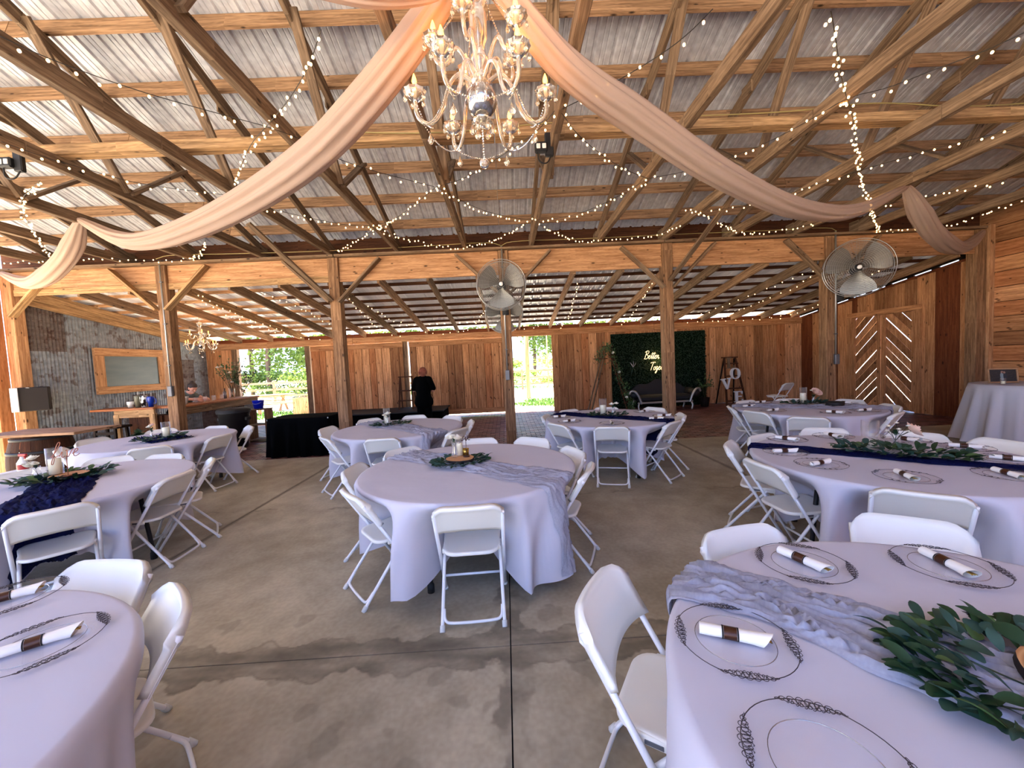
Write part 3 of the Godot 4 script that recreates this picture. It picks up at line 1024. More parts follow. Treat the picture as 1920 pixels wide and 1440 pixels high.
	for s in [-1, 1]:
		var lg := G.new()
		lg.beam(Vector3(s * 0.8, 0, -0.4), Vector3(s * 0.8, 0.72, 0.1), 0.05, 0.1, Vector3.RIGHT, 0.004, ro())
		lg.beam(Vector3(s * 0.8, 0, 0.4), Vector3(s * 0.8, 0.72, -0.1), 0.05, 0.1, Vector3.RIGHT, 0.004, ro())
		part("leg", lg.done(), M.pale, pt)
		var se := G.new()
		se.bx(Vector3(0, 0.44, s * 0.68), Vector3(2.4, 0.05, 0.24), 0.006, ro())
		part("seat", se.done(), M.pale, pt)
	var cr := thing("planter_box", "pale square wooden planter standing outside the bar doorway", "planter", Vector3(-8.35, -0.1, -16.2))
	for s in 4:
		var sd := G.new()
		sd.box(Transform3D(Basis(Vector3.UP, s * PI / 2), Vector3(sin(s * PI / 2) * 0.3, 0.36, cos(s * PI / 2) * 0.3)), Vector3(0.6, 0.72, 0.03), 0.004, ro())
		part("side", sd.done(), M.pale, cr)
	var soil := G.new()
	soil.bx(Vector3(0, 0.64, 0), Vector3(0.56, 0.04, 0.56))
	part("soil", soil.done(), M.brown, cr)

# ------------------------------------------------------------------ trusses
func build_trusses() -> void:
	var names := ["against the open side wall", "second from the open side", "where the thin drape is tied by the bar", "between the drape tie and the second post", "just beside the second post", "over the black draped stage", "passing the chandelier on the bar side", "passing the chandelier on the hedge side", "second past the chandelier towards the barn door", "above the post before the leafy wall", "between the leafy wall and the barn door fan", "where the drape is tied by the barn door", "above the fan by the barn door", "against the horizontal board wall"]
	for i in 14:
		var x := 0.62 + 1.3 * (i - 7)
		var t := thing("roof_truss", "grey timber roof truss %s" % names[i], "truss", Vector3(x, 0, 0), 0, "timber roof trusses of the hall")
		var tm: Material = M.truss if i < 6 else M.truss1
		for s in 2:
			var g := G.new()
			g.bx(Vector3(0, 3.95, -8.0 + 2.0 + 4.0 * s), Vector3(0.075, 0.14, 3.998), 0.005, ro())
			part("bottom_chord", g.done(), tm, t)
			var r := G.new()
			var za := -8.2 + s * 4.1
			r.beam(Vector3(0, roof_y(za) - 0.075, za), Vector3(0, roof_y(za + 4.1) - 0.075, za + 4.1), 0.05, 0.14, Vector3.UP, 0.005, ro())
			part("top_chord", r.done(), tm, t)
		var webs := [[-5.05, -5.95], [-5.0, -4.1], [-2.6, -3.5], [-2.5, -1.2], [-0.05, -0.06]]
		for wb in webs:
			var g := G.new()
			g.beam(Vector3(0.045, 3.94, wb[0]), Vector3(0.045, roof_y(wb[1]) - 0.06, wb[1]), 0.04, 0.1, Vector3.RIGHT, 0.004, ro())
			part("web", g.done(), tm, t)
		var pg := G.new()
		pg.bx(Vector3(-0.03, 4.0, -7.95), Vector3(0.02, 0.25, 0.35), 0.003, ro())
		part("gusset", pg.done(), tm, t)
		var pg2 := G.new()
		pg2.bx(Vector3(-0.035, roof_y(-5.05) - 0.1, -5.05), Vector3(0.02, 0.14, 0.2), 0.003, ro())
		part("gusset", pg2.done(), tm, t)
	for s in 4:
		var g := G.new()
		g.bx(Vector3(-7.2 + 4.8 * s, 4.07, -4.32), Vector3(4.79, 0.1, 0.14), 0.006, ro())
		one("brace_beam", g.done(), M.pale, ["pale lateral brace lying over the trusses near the open side", "pale lateral brace lying over the trusses behind the first drape", "pale lateral brace over the trusses behind the chandelier, carrying a flood light", "pale lateral brace lying over the trusses near the board wall"][s], "brace")
	# web braces that lean out from posts up to the trusses
	var lab := ["long thin brace leaning from the truss down to the second post", "long thin brace leaning from the truss down to the leafy wall post"]
	var ab := [[Vector3(-3.9, 4.0, -6.3), Vector3(-3.3, 3.0, -7.72)], [Vector3(3.62, 4.1, -5.9), Vector3(3.3, 3.1, -7.72)]]
	for s in 2:
		var g := G.new()
		g.beam(ab[s][0], ab[s][1], 0.04, 0.09, Vector3.RIGHT, 0.004, ro())
		one("brace", g.done(), M.truss, lab[s], "brace")

# ------------------------------------------------------------------ tables
var T_NAME := {"T1": "six sign table", "T2": "black stage table", "T3": "leafy wall table", "T4": "barn door table", "T5": "rose vase table", "T6": "grey gauze table", "T7": "bare glass-plate table", "T8": "five sign table", "T9": "bar table"}
# chairs: table, azimuth (0 = towards the camera), distance of the back from the table's middle
var SEATS := [["T1", 5, 1.06], ["T1", -50, 1.04], ["T1", -95, 1.08], ["T1", -134, 1.12], ["T1", 179, 1.13], ["T1", 147, 1.2], ["T1", 109, 1.08], ["T1", 73, 1.07],
	["T2", -141, 1.3], ["T2", -178, 1.2], ["T2", 141, 1.12], ["T2", 99, 1.1], ["T2", 60, 1.12], ["T2", 2, 1.0], ["T2", -49, 1.08], ["T2", -100, 1.22],
	["T3", -112, 1.0], ["T3", -58, 1.02], ["T3", -152, 1.0], ["T3", 167, 1.0], ["T3", 122, 1.15], ["T3", 80, 1.08], ["T3", 40, 1.06], ["T3", -12, 1.0],
	["T4", 155, 1.05], ["T4", 112, 1.2], ["T4", 75, 1.1], ["T4", 30, 1.06], ["T4", -36, 1.18], ["T4", -75, 0.98], ["T4", -110, 1.02], ["T4", -163, 1.05],
	["T5", -127, 1.12], ["T5", -158, 1.04], ["T5", -88, 1.06], ["T5", -36, 1.02], ["T5", 160, 1.2], ["T5", 125, 1.22], ["T5", 100, 1.3], ["T5", 42, 1.1],
	["T6", -168, 1.09], ["T6", 149, 1.25], ["T6", -122, 1.22],
	["T7", 175, 1.14], ["T7", 138, 1.06],
	["T8", 46, 1.1], ["T8", 94, 1.0], ["T8", 126, 1.08], ["T8", 178, 1.06], ["T8", -150, 1.2], ["T8", -118, 1.12],
	["T9", -100, 1.3], ["T9", -139, 1.25], ["T9", 174, 1.03], ["T9", 134, 1.15], ["T9", 84, 0.98], ["T9", 34, 0.98], ["T9", -55, 1.05]]

func fold(tb: String, a: float) -> float:
	var s: int = tb.hash() % 97
	return sin(a * 9.0 + s) * 0.45 + sin(a * 14.0 + s * 2.3) * 0.35 + sin(a * 23.0 + s * 0.7) * 0.2

var near_back := 1.1
func chair_free(tb: String, a: float) -> float:   # 0 where a chair is tucked in, 1 between chairs; near_back: how far out that chair stands
	var c := 1.0
	near_back = 1.1
	for s in SEATS:
		if s[0] == tb:
			var d := absf(wrapf(a - deg_to_rad(s[1]), -PI, PI))
			var q := smoothstep(0.24, 0.43, d)
			if q < c:
				c = q
				near_back = s[2]
	return c

func cloth_r(tb: String, a: float, t: float) -> float:   # radius at drop t metres below the top
	var f := chair_free(tb, a)
	var u := clampf(t / 0.65, 0, 1)
	var hang := 0.927 + 0.012 * smoothstep(0, 0.03, t) + (pow(u, 0.8) * (0.06 + 0.095 * fold(tb, a)) + 0.010 * smoothstep(0.02, 0.2, t) * sin(a * 31.0 + t * 9.0)) * lerpf(0.4, 1.0, f)
	# the seat of a chair pushes the cloth inwards under the table
	var seat_front := near_back - 0.535
	if tb == "T6" or tb == "T7":
		seat_front = maxf(seat_front, 0.86)
	var pushed := lerpf(hang, minf(0.90, seat_front + 0.02 * fold(tb, a * 1.7)), smoothstep(0.0, 0.30, t))
	return lerpf(pushed, hang, f)

func hem(tb: String, a: float) -> float:
	return lerpf(0.50 + 0.02 * fold(tb, a * 2.0), 0.655 + 0.03 * sin(a * 5.0 + tb.hash() % 7) + 0.03 * fold(tb, a + 1.0), chair_free(tb, a))

func build_tables() -> void:
	for tb in P:
		var c := Vector3(P[tb].x, 0, P[tb].y)
		var t := thing("folding_table", "black legged round folding table under the cloth of the %s" % T_NAME[tb], "table", c)
		var top := G.new()
		top.sm(0).lathe(PackedVector2Array([Vector2(0.001, 0.705), Vector2(0.9, 0.705), Vector2(0.915, 0.72), Vector2(0.915, 0.738), Vector2(0.905, 0.744), Vector2(0.001, 0.744)]), 48)
		part("tabletop", top.done(), M.white, t)
		var a0: float = {"T1": -22.0, "T3": 20.0, "T2": -64.0, "T9": 65.0}.get(tb, 25.0)
		for k in 4:
			var a: float = deg_to_rad(a0) + [0.0, 1.25, PI, PI + 1.25][k]
			var lg := G.new()
			var d := Vector3(sin(a), 0, cos(a))
			lg.sm(0).tube(PackedVector3Array([d * 0.60 + Vector3(0, 0.71, 0), d * 0.68 + Vector3(0, 0.05, 0), d * 0.68]), 0.017, 8)
			var lp := part("leg", lg.done(), M.black, t)
			var ft := G.new()
			ft.sm(0).lathe(PackedVector2Array([Vector2(0.001, 0), Vector2(0.026, 0.0), Vector2(0.026, 0.06), Vector2(0.018, 0.07)]), 10, Transform3D(Basis(), d * 0.68))
			part("foot_cap", ft.done(), M.rubber, lp)
		# cloth
		var seg := 240
		var rows := 20
		var Pg := []
		for i in 8:
			var line := PackedVector3Array()
			var r: float = [0.002, 0.2, 0.4, 0.6, 0.78, 0.87, 0.908, 0.922][i]
			for k in seg:
				var a := TAU * k / seg
				var bump := 0.0016 * sin(a * 3.0 + r * 9.0 + tb.hash() % 11) + 0.0012 * sin(r * cos(a) * 16.0 + tb.hash() % 5)
				line.append(Vector3(sin(a) * r, 0.7555 + (bump if i < 6 else 0.0) - (0.0015 if i == 7 else 0.0), cos(a) * r))
			Pg.append(line)
		for i in range(1, rows + 1):
			var line := PackedVector3Array()
			for k in seg:
				var a := TAU * k / seg
				var drop := hem(tb, a) * pow(float(i) / rows, 1.25)
				var r := cloth_r(tb, a, drop)
				line.append(Vector3(sin(a) * r, 0.754 - drop, cos(a) * r))
			Pg.append(line)
		var g := G.new()
		g.sm(0).sheet(Pg, true)
		one("tablecloth", g.done(), M.cloth, "white cloth draped over the %s" % T_NAME[tb], "tablecloth", c)

# ------------------------------------------------------------------ chairs
func rounded(w0: float, w1: float, d: float, r: float, n := 5) -> PackedVector2Array:   # a plate outline: w0 wide at y=0, w1 at y=d
	var p := PackedVector2Array()
	var cs := [[Vector2(-w0 / 2 + r, r), PI], [Vector2(w0 / 2 - r, r), -PI / 2], [Vector2(w1 / 2 - r, d - r), 0.0], [Vector2(-w1 / 2 + r, d - r), PI / 2]]
	for c in cs:
		for k in n + 1:
			var a: float = c[1] + PI / 2 * k / n
			p.append(c[0] + Vector2(cos(a), sin(a)) * r)
	return p

func make_chair() -> Node3D:
	var t := thing("folding_chair", "", "chair")
	# local: z from the back (0) towards the table, y up
	var hw := 0.215
	var dir := Vector3(0, -0.76, 0.46).normalized()
	var upn := Vector3(0, 0.46, 0.76).normalized()
	var leg_at := func(s: float, d: float) -> Vector3: return Vector3(s, 0.765, 0.008) + dir * d
	# backrest: curved plastic panel with a raised rim that wraps the tube
	var g := G.new()
	g.sm(0)
	var front := []
	var back := []
	for i in 9:
		var v := float(i) / 8.0
		var fl := PackedVector3Array()
		var bl := PackedVector3Array()
		for k in 17:
			var u := -1.0 + 2.0 * k / 16.0
			var top := -0.012 + 0.075 * pow(maxf(0.0, (absf(u) - 0.62) / 0.38), 2.2)
			var low := 0.235 - 0.028 * (1.0 - u * u)
			var d := lerpf(top, low, v)
			var bow := 0.026 * (1.0 - u * u)
			var p: Vector3 = leg_at.call(u * (hw + 0.012), d)
			var rim := 0.010 * smoothstep(0.80, 0.97, absf(u)) + 0.010 * smoothstep(0.16, 0.0, v)
			fl.append(p + upn * (0.008 + rim) - Vector3(0, 0, bow) + Vector3(0, 0, 0.016))
			bl.append(p - upn * (0.008 + rim) - Vector3(0, 0, bow) + Vector3(0, 0, 0.016))
		front.append(fl)
		back.append(bl)
	back.reverse()
	var ring := front + back
	ring.append(front[0])
	g.sheet(ring)
	for e in [0, 16]:
		for i in 8:
			var a: Vector3 = front[i][e]
			var b: Vector3 = front[i + 1][e]
			var c: Vector3 = back[8 - i - 1][e]
			var d: Vector3 = back[8 - i][e]
			if e == 0: g.quad(a, d, c, b)
			else: g.quad(a, b, c, d)
	part("backrest", g.done(), M.chair, t)
	# seat
	var s := G.new()
	s.sm(0)
	var ol := rounded(0.37, 0.405, 0.40, 0.085, 6)
	var prof := [[0.985, 0.425], [1.0, 0.428], [1.0, 0.440], [0.975, 0.447], [0.90, 0.445], [0.6, 0.437], [0.25, 0.434], [0.002, 0.434]]
	var lay := []
	for pr in [[0.80, 0.428], [0.97, 0.424]] + prof:
		var line := PackedVector3Array()
		for q in ol:
			var z: float = 0.20 + (q.y - 0.20) * pr[0]
			line.append(Vector3(q.x * pr[0], pr[1] - 0.016 * (1.0 - (z / 0.4)) * 0.9, 0.115 + z))
		lay.append(line)
	s.sheet(lay, true)
	for sd in [-1, 1]:
		s.bx(Vector3(sd * 0.187, 0.415, 0.33), Vector3(0.014, 0.035, 0.27), 0.004)
	part("seat", s.done(), M.chair, t)
	for sd in [-1, 1]:
		var st := G.new()
		st.bx(Vector3(sd * 0.193, 0.412, 0.26), Vector3(0.006, 0.016, 0.06), 0.001)
		part("hinge", st.done(), M.chrome, t)
		var fl := G.new()
		fl.sm(0).tube(PackedVector3Array([leg_at.call(sd * hw, 0.05), leg_at.call(sd * hw, 0.5), leg_at.call(sd * (hw + 0.004), 0.888)]), 0.0125, 8)
		var lp := part("leg", fl.done(), M.chair_steel, t)
		var cp := G.new()
		cp.sm(0).tube(PackedVector3Array([leg_at.call(sd * (hw + 0.004), 0.865), leg_at.call(sd * (hw + 0.004), 0.893)]), 0.0165, 8)
		part("foot_cap", cp.done(), M.cap, lp)
		var rl := G.new()
		var rp := PackedVector3Array([Vector3(sd * 0.188, 0.41, 0.33), Vector3(sd * 0.190, 0.385, 0.305), Vector3(sd * 0.194, 0.05, 0.03), Vector3(sd * 0.194, 0.0, -0.008)])
		rl.sm(0).tube(smooth_line(rp, 1), 0.0115, 8)
		var rr := part("leg", rl.done(), M.chair_steel, t)
		var rc := G.new()
		rc.sm(0).tube(PackedVector3Array([Vector3(sd * 0.194, 0.03, 0.014), Vector3(sd * 0.194, -0.001, -0.009)]), 0.0165, 8)
		part("foot_cap", rc.done(), M.cap, rr)
	var cb := G.new()
	cb.sm(0).tube(PackedVector3Array([leg_at.call(-hw, 0.72), leg_at.call(hw, 0.72)]), 0.009, 8)
	part("crossbar", cb.done(), M.chair_steel, t)
	var ub := G.new()
	ub.sm(0).tube(smooth_line(PackedVector3Array([Vector3(-0.185, 0.10, 0.07), Vector3(-0.180, 0.045, 0.024), Vector3(-0.13, 0.034, 0.016), Vector3(0.13, 0.034, 0.016), Vector3(0.180, 0.045, 0.024), Vector3(0.185, 0.10, 0.07)]), 2), 0.0095, 8)
	part("rear_bar", ub.done(), M.chair_steel, t)
	return t

func side_words(az: float) -> String:
	var k := posmod(int(round(az / 45.0)), 8)
	return ["near side", "near side towards the board wall", "board wall side", "far side towards the leafy wall", "far side", "far side towards the bar", "bar side", "near side towards the bar"][k]

func build_chairs() -> void:
	var proto := make_chair()
	var used := {}
	var first := true
	for s in SEATS:
		var words := side_words(s[1])
		var key: String = s[0] + words
		var label := "white folding chair on the %s of the %s" % [words, T_NAME[s[0]]]
		if used.has(key):
			label = "white folding chair, second on the %s of the %s" % [words, T_NAME[s[0]]]
		used[key] = true
		var a := deg_to_rad(s[1])
		var at := Vector3(P[s[0]].x + sin(a) * s[2], 0, P[s[0]].y + cos(a) * s[2])
		var turn := a + PI + rng.randf_range(-0.05, 0.05)
		if first:
			proto.position = at
			proto.rotation.y = turn
			tag(proto, label, "", "white folding chairs round the tables")
			first = false
		else:
			copy(proto, label, at, turn, "white folding chairs round the tables")
	copy(proto, "spare white folding chair standing alone against the plank wall", Vector3(7.25, 0, -9.9), -2.7, "")

# ------------------------------------------------------------------ runners, plates, napkins
func runner(tb: String, az: float, w: float, hang_a: float, hang_b: float, m: Material, label: String, sd: int, s0 := -9.0, s1 := 9.0, off := 0.0, rough := 1.0) -> void:
	var n1 := noise(sd, 2.2, 3)
	var n2 := noise(sd + 5, 5.0, 3)
	var a := deg_to_rad(az)
	var d := Vector2(sin(a), cos(a))
	var nn := Vector2(cos(a), -sin(a))
	var c := Vector2(P[tb].x, P[tb].y)
	var lo := maxf(-0.925 - hang_a, s0)
	var hi := minf(0.925 + hang_b, s1)
	var N := 110
	var K := 40
	var Pg := []
	for i in N + 1:
		var s := lerpf(lo, hi, float(i) / N)
		var line := PackedVector3Array()
		for k in K + 1:
			var u := -1.0 + 2.0 * k / K
			# the folds gather and spread the cloth sideways
			var lat := off + u * w * 0.5 * (0.80 + 0.22 * n1.get_noise_2d(s * 0.5, 10.0)) + 0.045 * n1.get_noise_2d(s * 0.55, 3.0) + 0.02 * n2.get_noise_2d(s, u * 0.3)
			var wr := absf(n2.get_noise_2d(u * 1.4 + n1.get_noise_2d(s * 0.5, u * 0.3) * 0.7, s * 0.12 + 7.0))
			var wr2 := absf(n1.get_noise_2d(s * 0.55 + u * 0.5, u * 2.0 + 4.0))
			var hgt := (0.002 + 0.045 * wr + 0.022 * wr2) * rough * (1.0 - 0.85 * pow(absf(u), 6.0))
			var edge := sqrt(maxf(0.01, 0.922 * 0.922 - lat * lat))
			var over := absf(s) - edge
			if over <= 0.0:
				var p := c + d * s + nn * lat
				line.append(Vector3(p.x, 0.7585 + hgt, p.y))
			else:
				var q := d * (edge * signf(s)) + nn * lat
				var an := atan2(q.x, q.y)
				var h := minf(over, hem(tb, an) - 0.01 + 0.02 * n2.get_noise_2d(u * 3.0, 1.0))
				var r := cloth_r(tb, an, h) + 0.008 + hgt * 0.9
				line.append(Vector3(c.x + sin(an) * r, 0.7585 + hgt * clampf(1.0 - over * 12.0, 0.0, 1.0) - h, c.y + cos(an) * r))
		Pg.append(line)
	var g := G.new()
	g.sm(0).sheet(Pg)
	one("table_runner", g.done(), m, label, "table runner")

func make_plate(fancy: bool) -> Node3D:
	var t := thing("plate", "", "plate")
	var g := G.new()
	g.sm(0).lathe(PackedVector2Array([Vector2(0.001, 0.004), Vector2(0.098, 0.004), Vector2(0.108, 0.006), Vector2(0.118, 0.011), Vector2(0.163, 0.0145), Vector2(0.1655, 0.0135)]), 48)
	part("dish", g.done(), M.plate_glass, t)
	var r := G.new()
	r.sm(0).tube(ring_path(0.1635, 0.0142, 48), 0.0012, 5, false)
	var q := G.new()
	q.sm(0).tube(ring_path(0.111, 0.0085, 48), 0.0011, 5, false)
	part("well_ring", q.done(), M.silver, t)  # silver ring drawn as the highlight on the edge of the glass well
	for cl in 4:
		for k in (15 if fancy else 5):
			var u := -1.0 + 2.0 * k / (14.0 if fancy else 4.0)
			var a := cl * PI / 2 + 0.3 + u * 0.42
			var dep := (0.026 * (1.0 - u * u) + 0.007)
			var sg := 1.0 if k % 2 else -1.0
			var pts := PackedVector3Array()
			for j in 19:
				var v := j / 18.0
				var ph := v * 9.5 * sg
				var rr := 0.169 - dep * (0.25 + 0.6 * v) + dep * 0.45 * sin(ph) * (1.0 - 0.7 * v)
				var aa := a + 0.07 * cos(ph) * (1.0 - v * 0.75) * (1.0 - 0.3 * absf(u))
				pts.append(Vector3(cos(aa) * rr, 0.0150 - 0.02 * maxf(0, 0.163 - rr) * 0.5, sin(aa) * rr))
			r.tube(pts, 0.0010, 4, false)
	part("filigree", r.done(), M.filigree, t)
	return t

func make_napkin() -> Node3D:
	var t := thing("napkin_roll", "", "napkin")
	var g := G.new()
	var Pg := []
	for i in 15:
		var x := -0.098 + 0.196 * i / 14.0
		var line := PackedVector3Array()
		var open := smoothstep(0.03, 0.098, x)
		for k in 17:
			var a := TAU * k / 16.0
			var ry := 0.0165 + 0.004 * open
			var rz := 0.019 + 0.005 * open + 0.002 * sin(x * 60.0)
			line.append(Vector3(x + 0.03 * open * (sin(a - 0.6) * 0.5 - 0.3), 0.017 + sin(a) * ry, cos(a) * rz))
		Pg.append(line)
	g.sm(0).sheet(Pg)
	g.tri(Pg[0][0], Pg[0][5], Pg[0][10])
	g.tri(Pg[0][0], Pg[0][10], Pg[0][13])
	part("roll", g.done(), M.napkin, t)
	var b := G.new()
	b.sm(0).lathe(PackedVector2Array([Vector2(0.0205, -0.018), Vector2(0.0205, 0.018)]), 20, Transform3D(Basis(Vector3.BACK, PI / 2).scaled(Vector3(1, 0.9, 1)), Vector3(-0.012, 0.0172, 0)))
	var bp := part("paper_band", b.done(), M.band, t)
	var st := G.new()
	for x in [-0.033, 0.009]:
		st.sm(0).lathe(PackedVector2Array([Vector2(0.0207, -0.0022), Vector2(0.0207, 0.0022)]), 20, Transform3D(Basis(Vector3.BACK, PI / 2).scaled(Vector3(1, 0.9, 1)), Vector3(x, 0.0172, 0)))
	part("stripe", st.done(), M.bark, bp)
	var cu := G.new()
	for k in 3:
		cu.sm(0).tube(PackedVector3Array([Vector3(0.02, 0.016, -0.007 + 0.007 * k), Vector3(0.088, 0.017 + 0.002 * k, -0.009 + 0.008 * k), Vector3(0.098, 0.018, -0.009 + 0.009 * k)]), PackedFloat32Array([0.003, 0.0055, 0.003]), 6, true, 0.4)
	part("cutlery", cu.done(), M.gold, t)
	return t

func build_settings() -> void:
	runner("T1", 52, 0.50, 0.0, 0.62, M.gauze, "grey gauze runner with one end hanging, on the six sign table", 101, -0.91, 9.0, 0.02)
	runner("T6", 47, 0.40, 0.30, 0.0, M.gauze, "crumpled grey gauze runner on the table nearest the board wall", 107, -9.0, 0.35, 0.06, 1.25)
	runner("T2", 45, 0.52, 0.0, 0.6, M.gauze, "grey gauze runner hanging over the edge of the black stage table", 113, -0.92, 9.0)
	runner("T4", 58, 0.44, 0.1, 0.15, M.gauze, "dark grey gauze runner on the barn door table with a hat", 117, -9.0, 9.0, 0.05)
	runner("T5", 48, 0.30, 0.35, 0.2, M.navy, "smooth navy runner under the rose vase and leaf garland", 121, -9.0, 9.0, 0.0, 0.35)
	runner("T3", 48, 0.42, 0.15, 0.6, M.navy, "navy runner hanging beside a chair at the leafy wall table", 127, -9.0, 9.0, 0.0, 0.6)
	runner("T8", 40, 0.52, 0.0, 0.6, M.navy, "rumpled navy runner under the candle of the five sign table", 131, -0.45, 9.0, 0.0, 1.2)
	runner("T9", 60, 0.55, 0.0, 0.0, M.navy, "short navy bundle under the greenery of the bar table", 137, -0.38, 0.42, 0.0, 1.3)
	var pf := make_plate(true)
	var ps := make_plate(false)
	var nk := make_napkin()
	# table, azimuth, distance, napkin angle, napkin present
	var L := [["T6", -116, 0.74, -24, "nearest the grey gauze runner's hanging end"], ["T6", -169, 0.74, -69, "opposite the chair turned to the six sign table"], ["T6", 150, 0.75, -94, "between the two far chairs"], ["T6", -85, 0.69, 999, "cut off at the near rim, without a napkin"],
		["T7", 142, 0.69, 37, "beside the chair seen from its side"], ["T7", -176, 0.85, 40, "at the far rim, partly out of view"],
		["T5", -160, 0.78, -60, "behind the navy runner's hanging end"], ["T5", 164, 0.80, -91, "in front of the middle far chair"], ["T5", -114, 0.67, -8, "just before the navy runner's hanging end"], ["T5", -79, 0.64, 17, "by the two bar side chairs"], ["T5", -36, 0.62, -108, "in front of the nearest chair"], ["T5", 99, 0.80, -45, "behind the leaf garland's end"], ["T5", 69, 0.71, -49, "on the navy runner's far edge"], ["T5", 23, 0.62, -102, "before the navy runner's board wall end"], ["T5", 126, 0.80, -70, "behind the rose"],
		["T3", -104, 0.72, 10, "at the bar side by the navy runner"], ["T3", -64, 0.70, 20, "before the navy runner on the bar side"], ["T3", -10, 0.66, -100, "behind the nearest chair"], ["T3", 114, 0.72, 30, "behind the navy runner"], ["T3", 72, 0.80, -5, "at the hedge side rim"], ["T3", 48, 0.74, -15, "on the navy runner's hanging end"],
		["T4", -117, 0.72, 5, "at the hedge side by the grey runner"], ["T4", -72, 0.66, 15, "by the first near chair"], ["T4", -8, 0.66, -60, "before the black hat"], ["T4", 30, 0.70, 5, "near the barn door chair"], ["T4", -165, 0.76, 10, "behind the grey runner"], ["T4", 104, 0.80, -60, "at the barn door rim"]]
	var first := [true, true, true]
	for q in L:
		var a := deg_to_rad(q[1])
		var at := Vector3(P[q[0]].x + sin(a) * q[2], 0.7565, P[q[0]].y + cos(a) * q[2])
		var fancy: bool = q[0] == "T6" or q[0] == "T7"
		var src := pf if fancy else ps
		var label := "clear glass plate with grey filigree rim %s, %s" % [q[4], T_NAME[q[0]]]
		if label.split(" ").size() > 16:
			label = "clear rimmed plate %s, %s" % [q[4], T_NAME[q[0]]]
		var slot := 0 if fancy else 1
		if first[slot]:
			src.position = at
			tag(src, label, "", "clear plates on the tables")
			first[slot] = false
		else:
			copy(src, label, at, q[1] * 0.02, "clear plates on the tables")
		if q[3] < 900:
			label = "white napkin roll in brown band %s, %s" % [q[4], T_NAME[q[0]]]
			if label.split(" ").size() > 16:
				label = "banded napkin roll %s, %s" % [q[4], T_NAME[q[0]]]
			var na := at + Vector3(0, 0.006, 0)
			if first[2]:
				nk.position = na
				nk.rotation.y = deg_to_rad(q[3])
				tag(nk, label, "", "white napkin rolls on the plates")
				first[2] = false
			else:
				copy(nk, label, na, deg_to_rad(q[3]), "white napkin rolls on the plates")

# ------------------------------------------------------------------ lettering in bent rod
var STROKES := {
	"s": [0.34, [[0.0, 0.02, 0.14, -0.02, 0.24, 0.10, 0.14, 0.24, 0.10, 0.38, 0.22, 0.48, 0.30, 0.40]]],
	"i": [0.20, [[0.0, 0.10, 0.08, 0.46, 0.08, 0.10, 0.14, 0.0, 0.22, 0.10], [0.09, 0.62, 0.11, 0.66]]],
	"x": [0.36, [[0.0, 0.45, 0.08, 0.48, 0.20, 0.05, 0.30, 0.0, 0.38, 0.10], [0.32, 0.48, 0.16, 0.24, 0.0, -0.04]]],
	"f": [0.34, [[0.0, 0.10, 0.16, 0.40, 0.28, 0.85, 0.22, 1.0, 0.14, 0.85, 0.10, 0.20, 0.06, -0.28, 0.14, -0.36, 0.16, -0.1, 0.14, 0.1, 0.34, 0.16]]],
	"v": [0.30, [[0.0, 0.40, 0.06, 0.48, 0.12, 0.02, 0.18, 0.02, 0.26, 0.46, 0.32, 0.42]]],
	"e": [0.30, [[0.0, 0.18, 0.18, 0.30, 0.22, 0.44, 0.12, 0.48, 0.05, 0.30, 0.07, 0.06, 0.18, 0.0, 0.32, 0.14]]],
	"B": [0.52, [[0.10, 0.0, 0.14, 0.5, 0.20, 1.0], [0.0, 0.86, 0.22, 1.04, 0.48, 0.98, 0.46, 0.72, 0.18, 0.54], [0.18, 0.54, 0.46, 0.48, 0.48, 0.14, 0.26, -0.02, 0.02, 0.06]]],
	"t": [0.24, [[0.0, 0.14, 0.14, 0.55, 0.18, 0.92, 0.12, 0.35, 0.12, 0.06, 0.20, 0.0, 0.28, 0.12], [0.02, 0.62, 0.30, 0.68]]],
	"r": [0.26, [[0.0, 0.10, 0.08, 0.50, 0.10, 0.40, 0.20, 0.42, 0.18, 0.10, 0.24, 0.0, 0.34, 0.12]]],
	"T": [0.50, [[0.0, 0.90, 0.12, 1.0, 0.60, 0.98], [0.34, 0.98, 0.26, 0.5, 0.20, 0.0]]],
	"o": [0.30, [[0.14, 0.46, 0.02, 0.34, 0.02, 0.08, 0.14, 0.0, 0.24, 0.14, 0.22, 0.40, 0.14, 0.46, 0.30, 0.36]]],
	"g": [0.30, [[0.22, 0.42, 0.10, 0.48, 0.02, 0.28, 0.06, 0.04, 0.16, 0.04, 0.24, 0.44, 0.20, -0.20, 0.08, -0.42, 0.0, -0.28, 0.14, -0.06, 0.32, 0.12]]],
	"h": [0.32, [[0.0, 0.10, 0.16, 0.60, 0.18, 0.98, 0.10, 0.80, 0.06, 0.0], [0.06, 0.20, 0.16, 0.46, 0.24, 0.40, 0.20, 0.06, 0.28, 0.0, 0.36, 0.12]]],
}
func word(text: String, h: float, rad: float, slant := 0.2) -> ArrayMesh:
	var g := G.new()
	g.sm(0)
	var x := 0.0
	for ch in text:
		var s: Array = STROKES[ch]
		for line in s[1]:
			var pts := PackedVector3Array()
			for k in range(0, line.size(), 2):
				pts.append(Vector3((x + line[k] + line[k + 1] * slant) * h, line[k + 1] * h, 0))
			g.tube(smooth_line(pts, 2), rad, 6)
		x += s[0]
	return g.done()

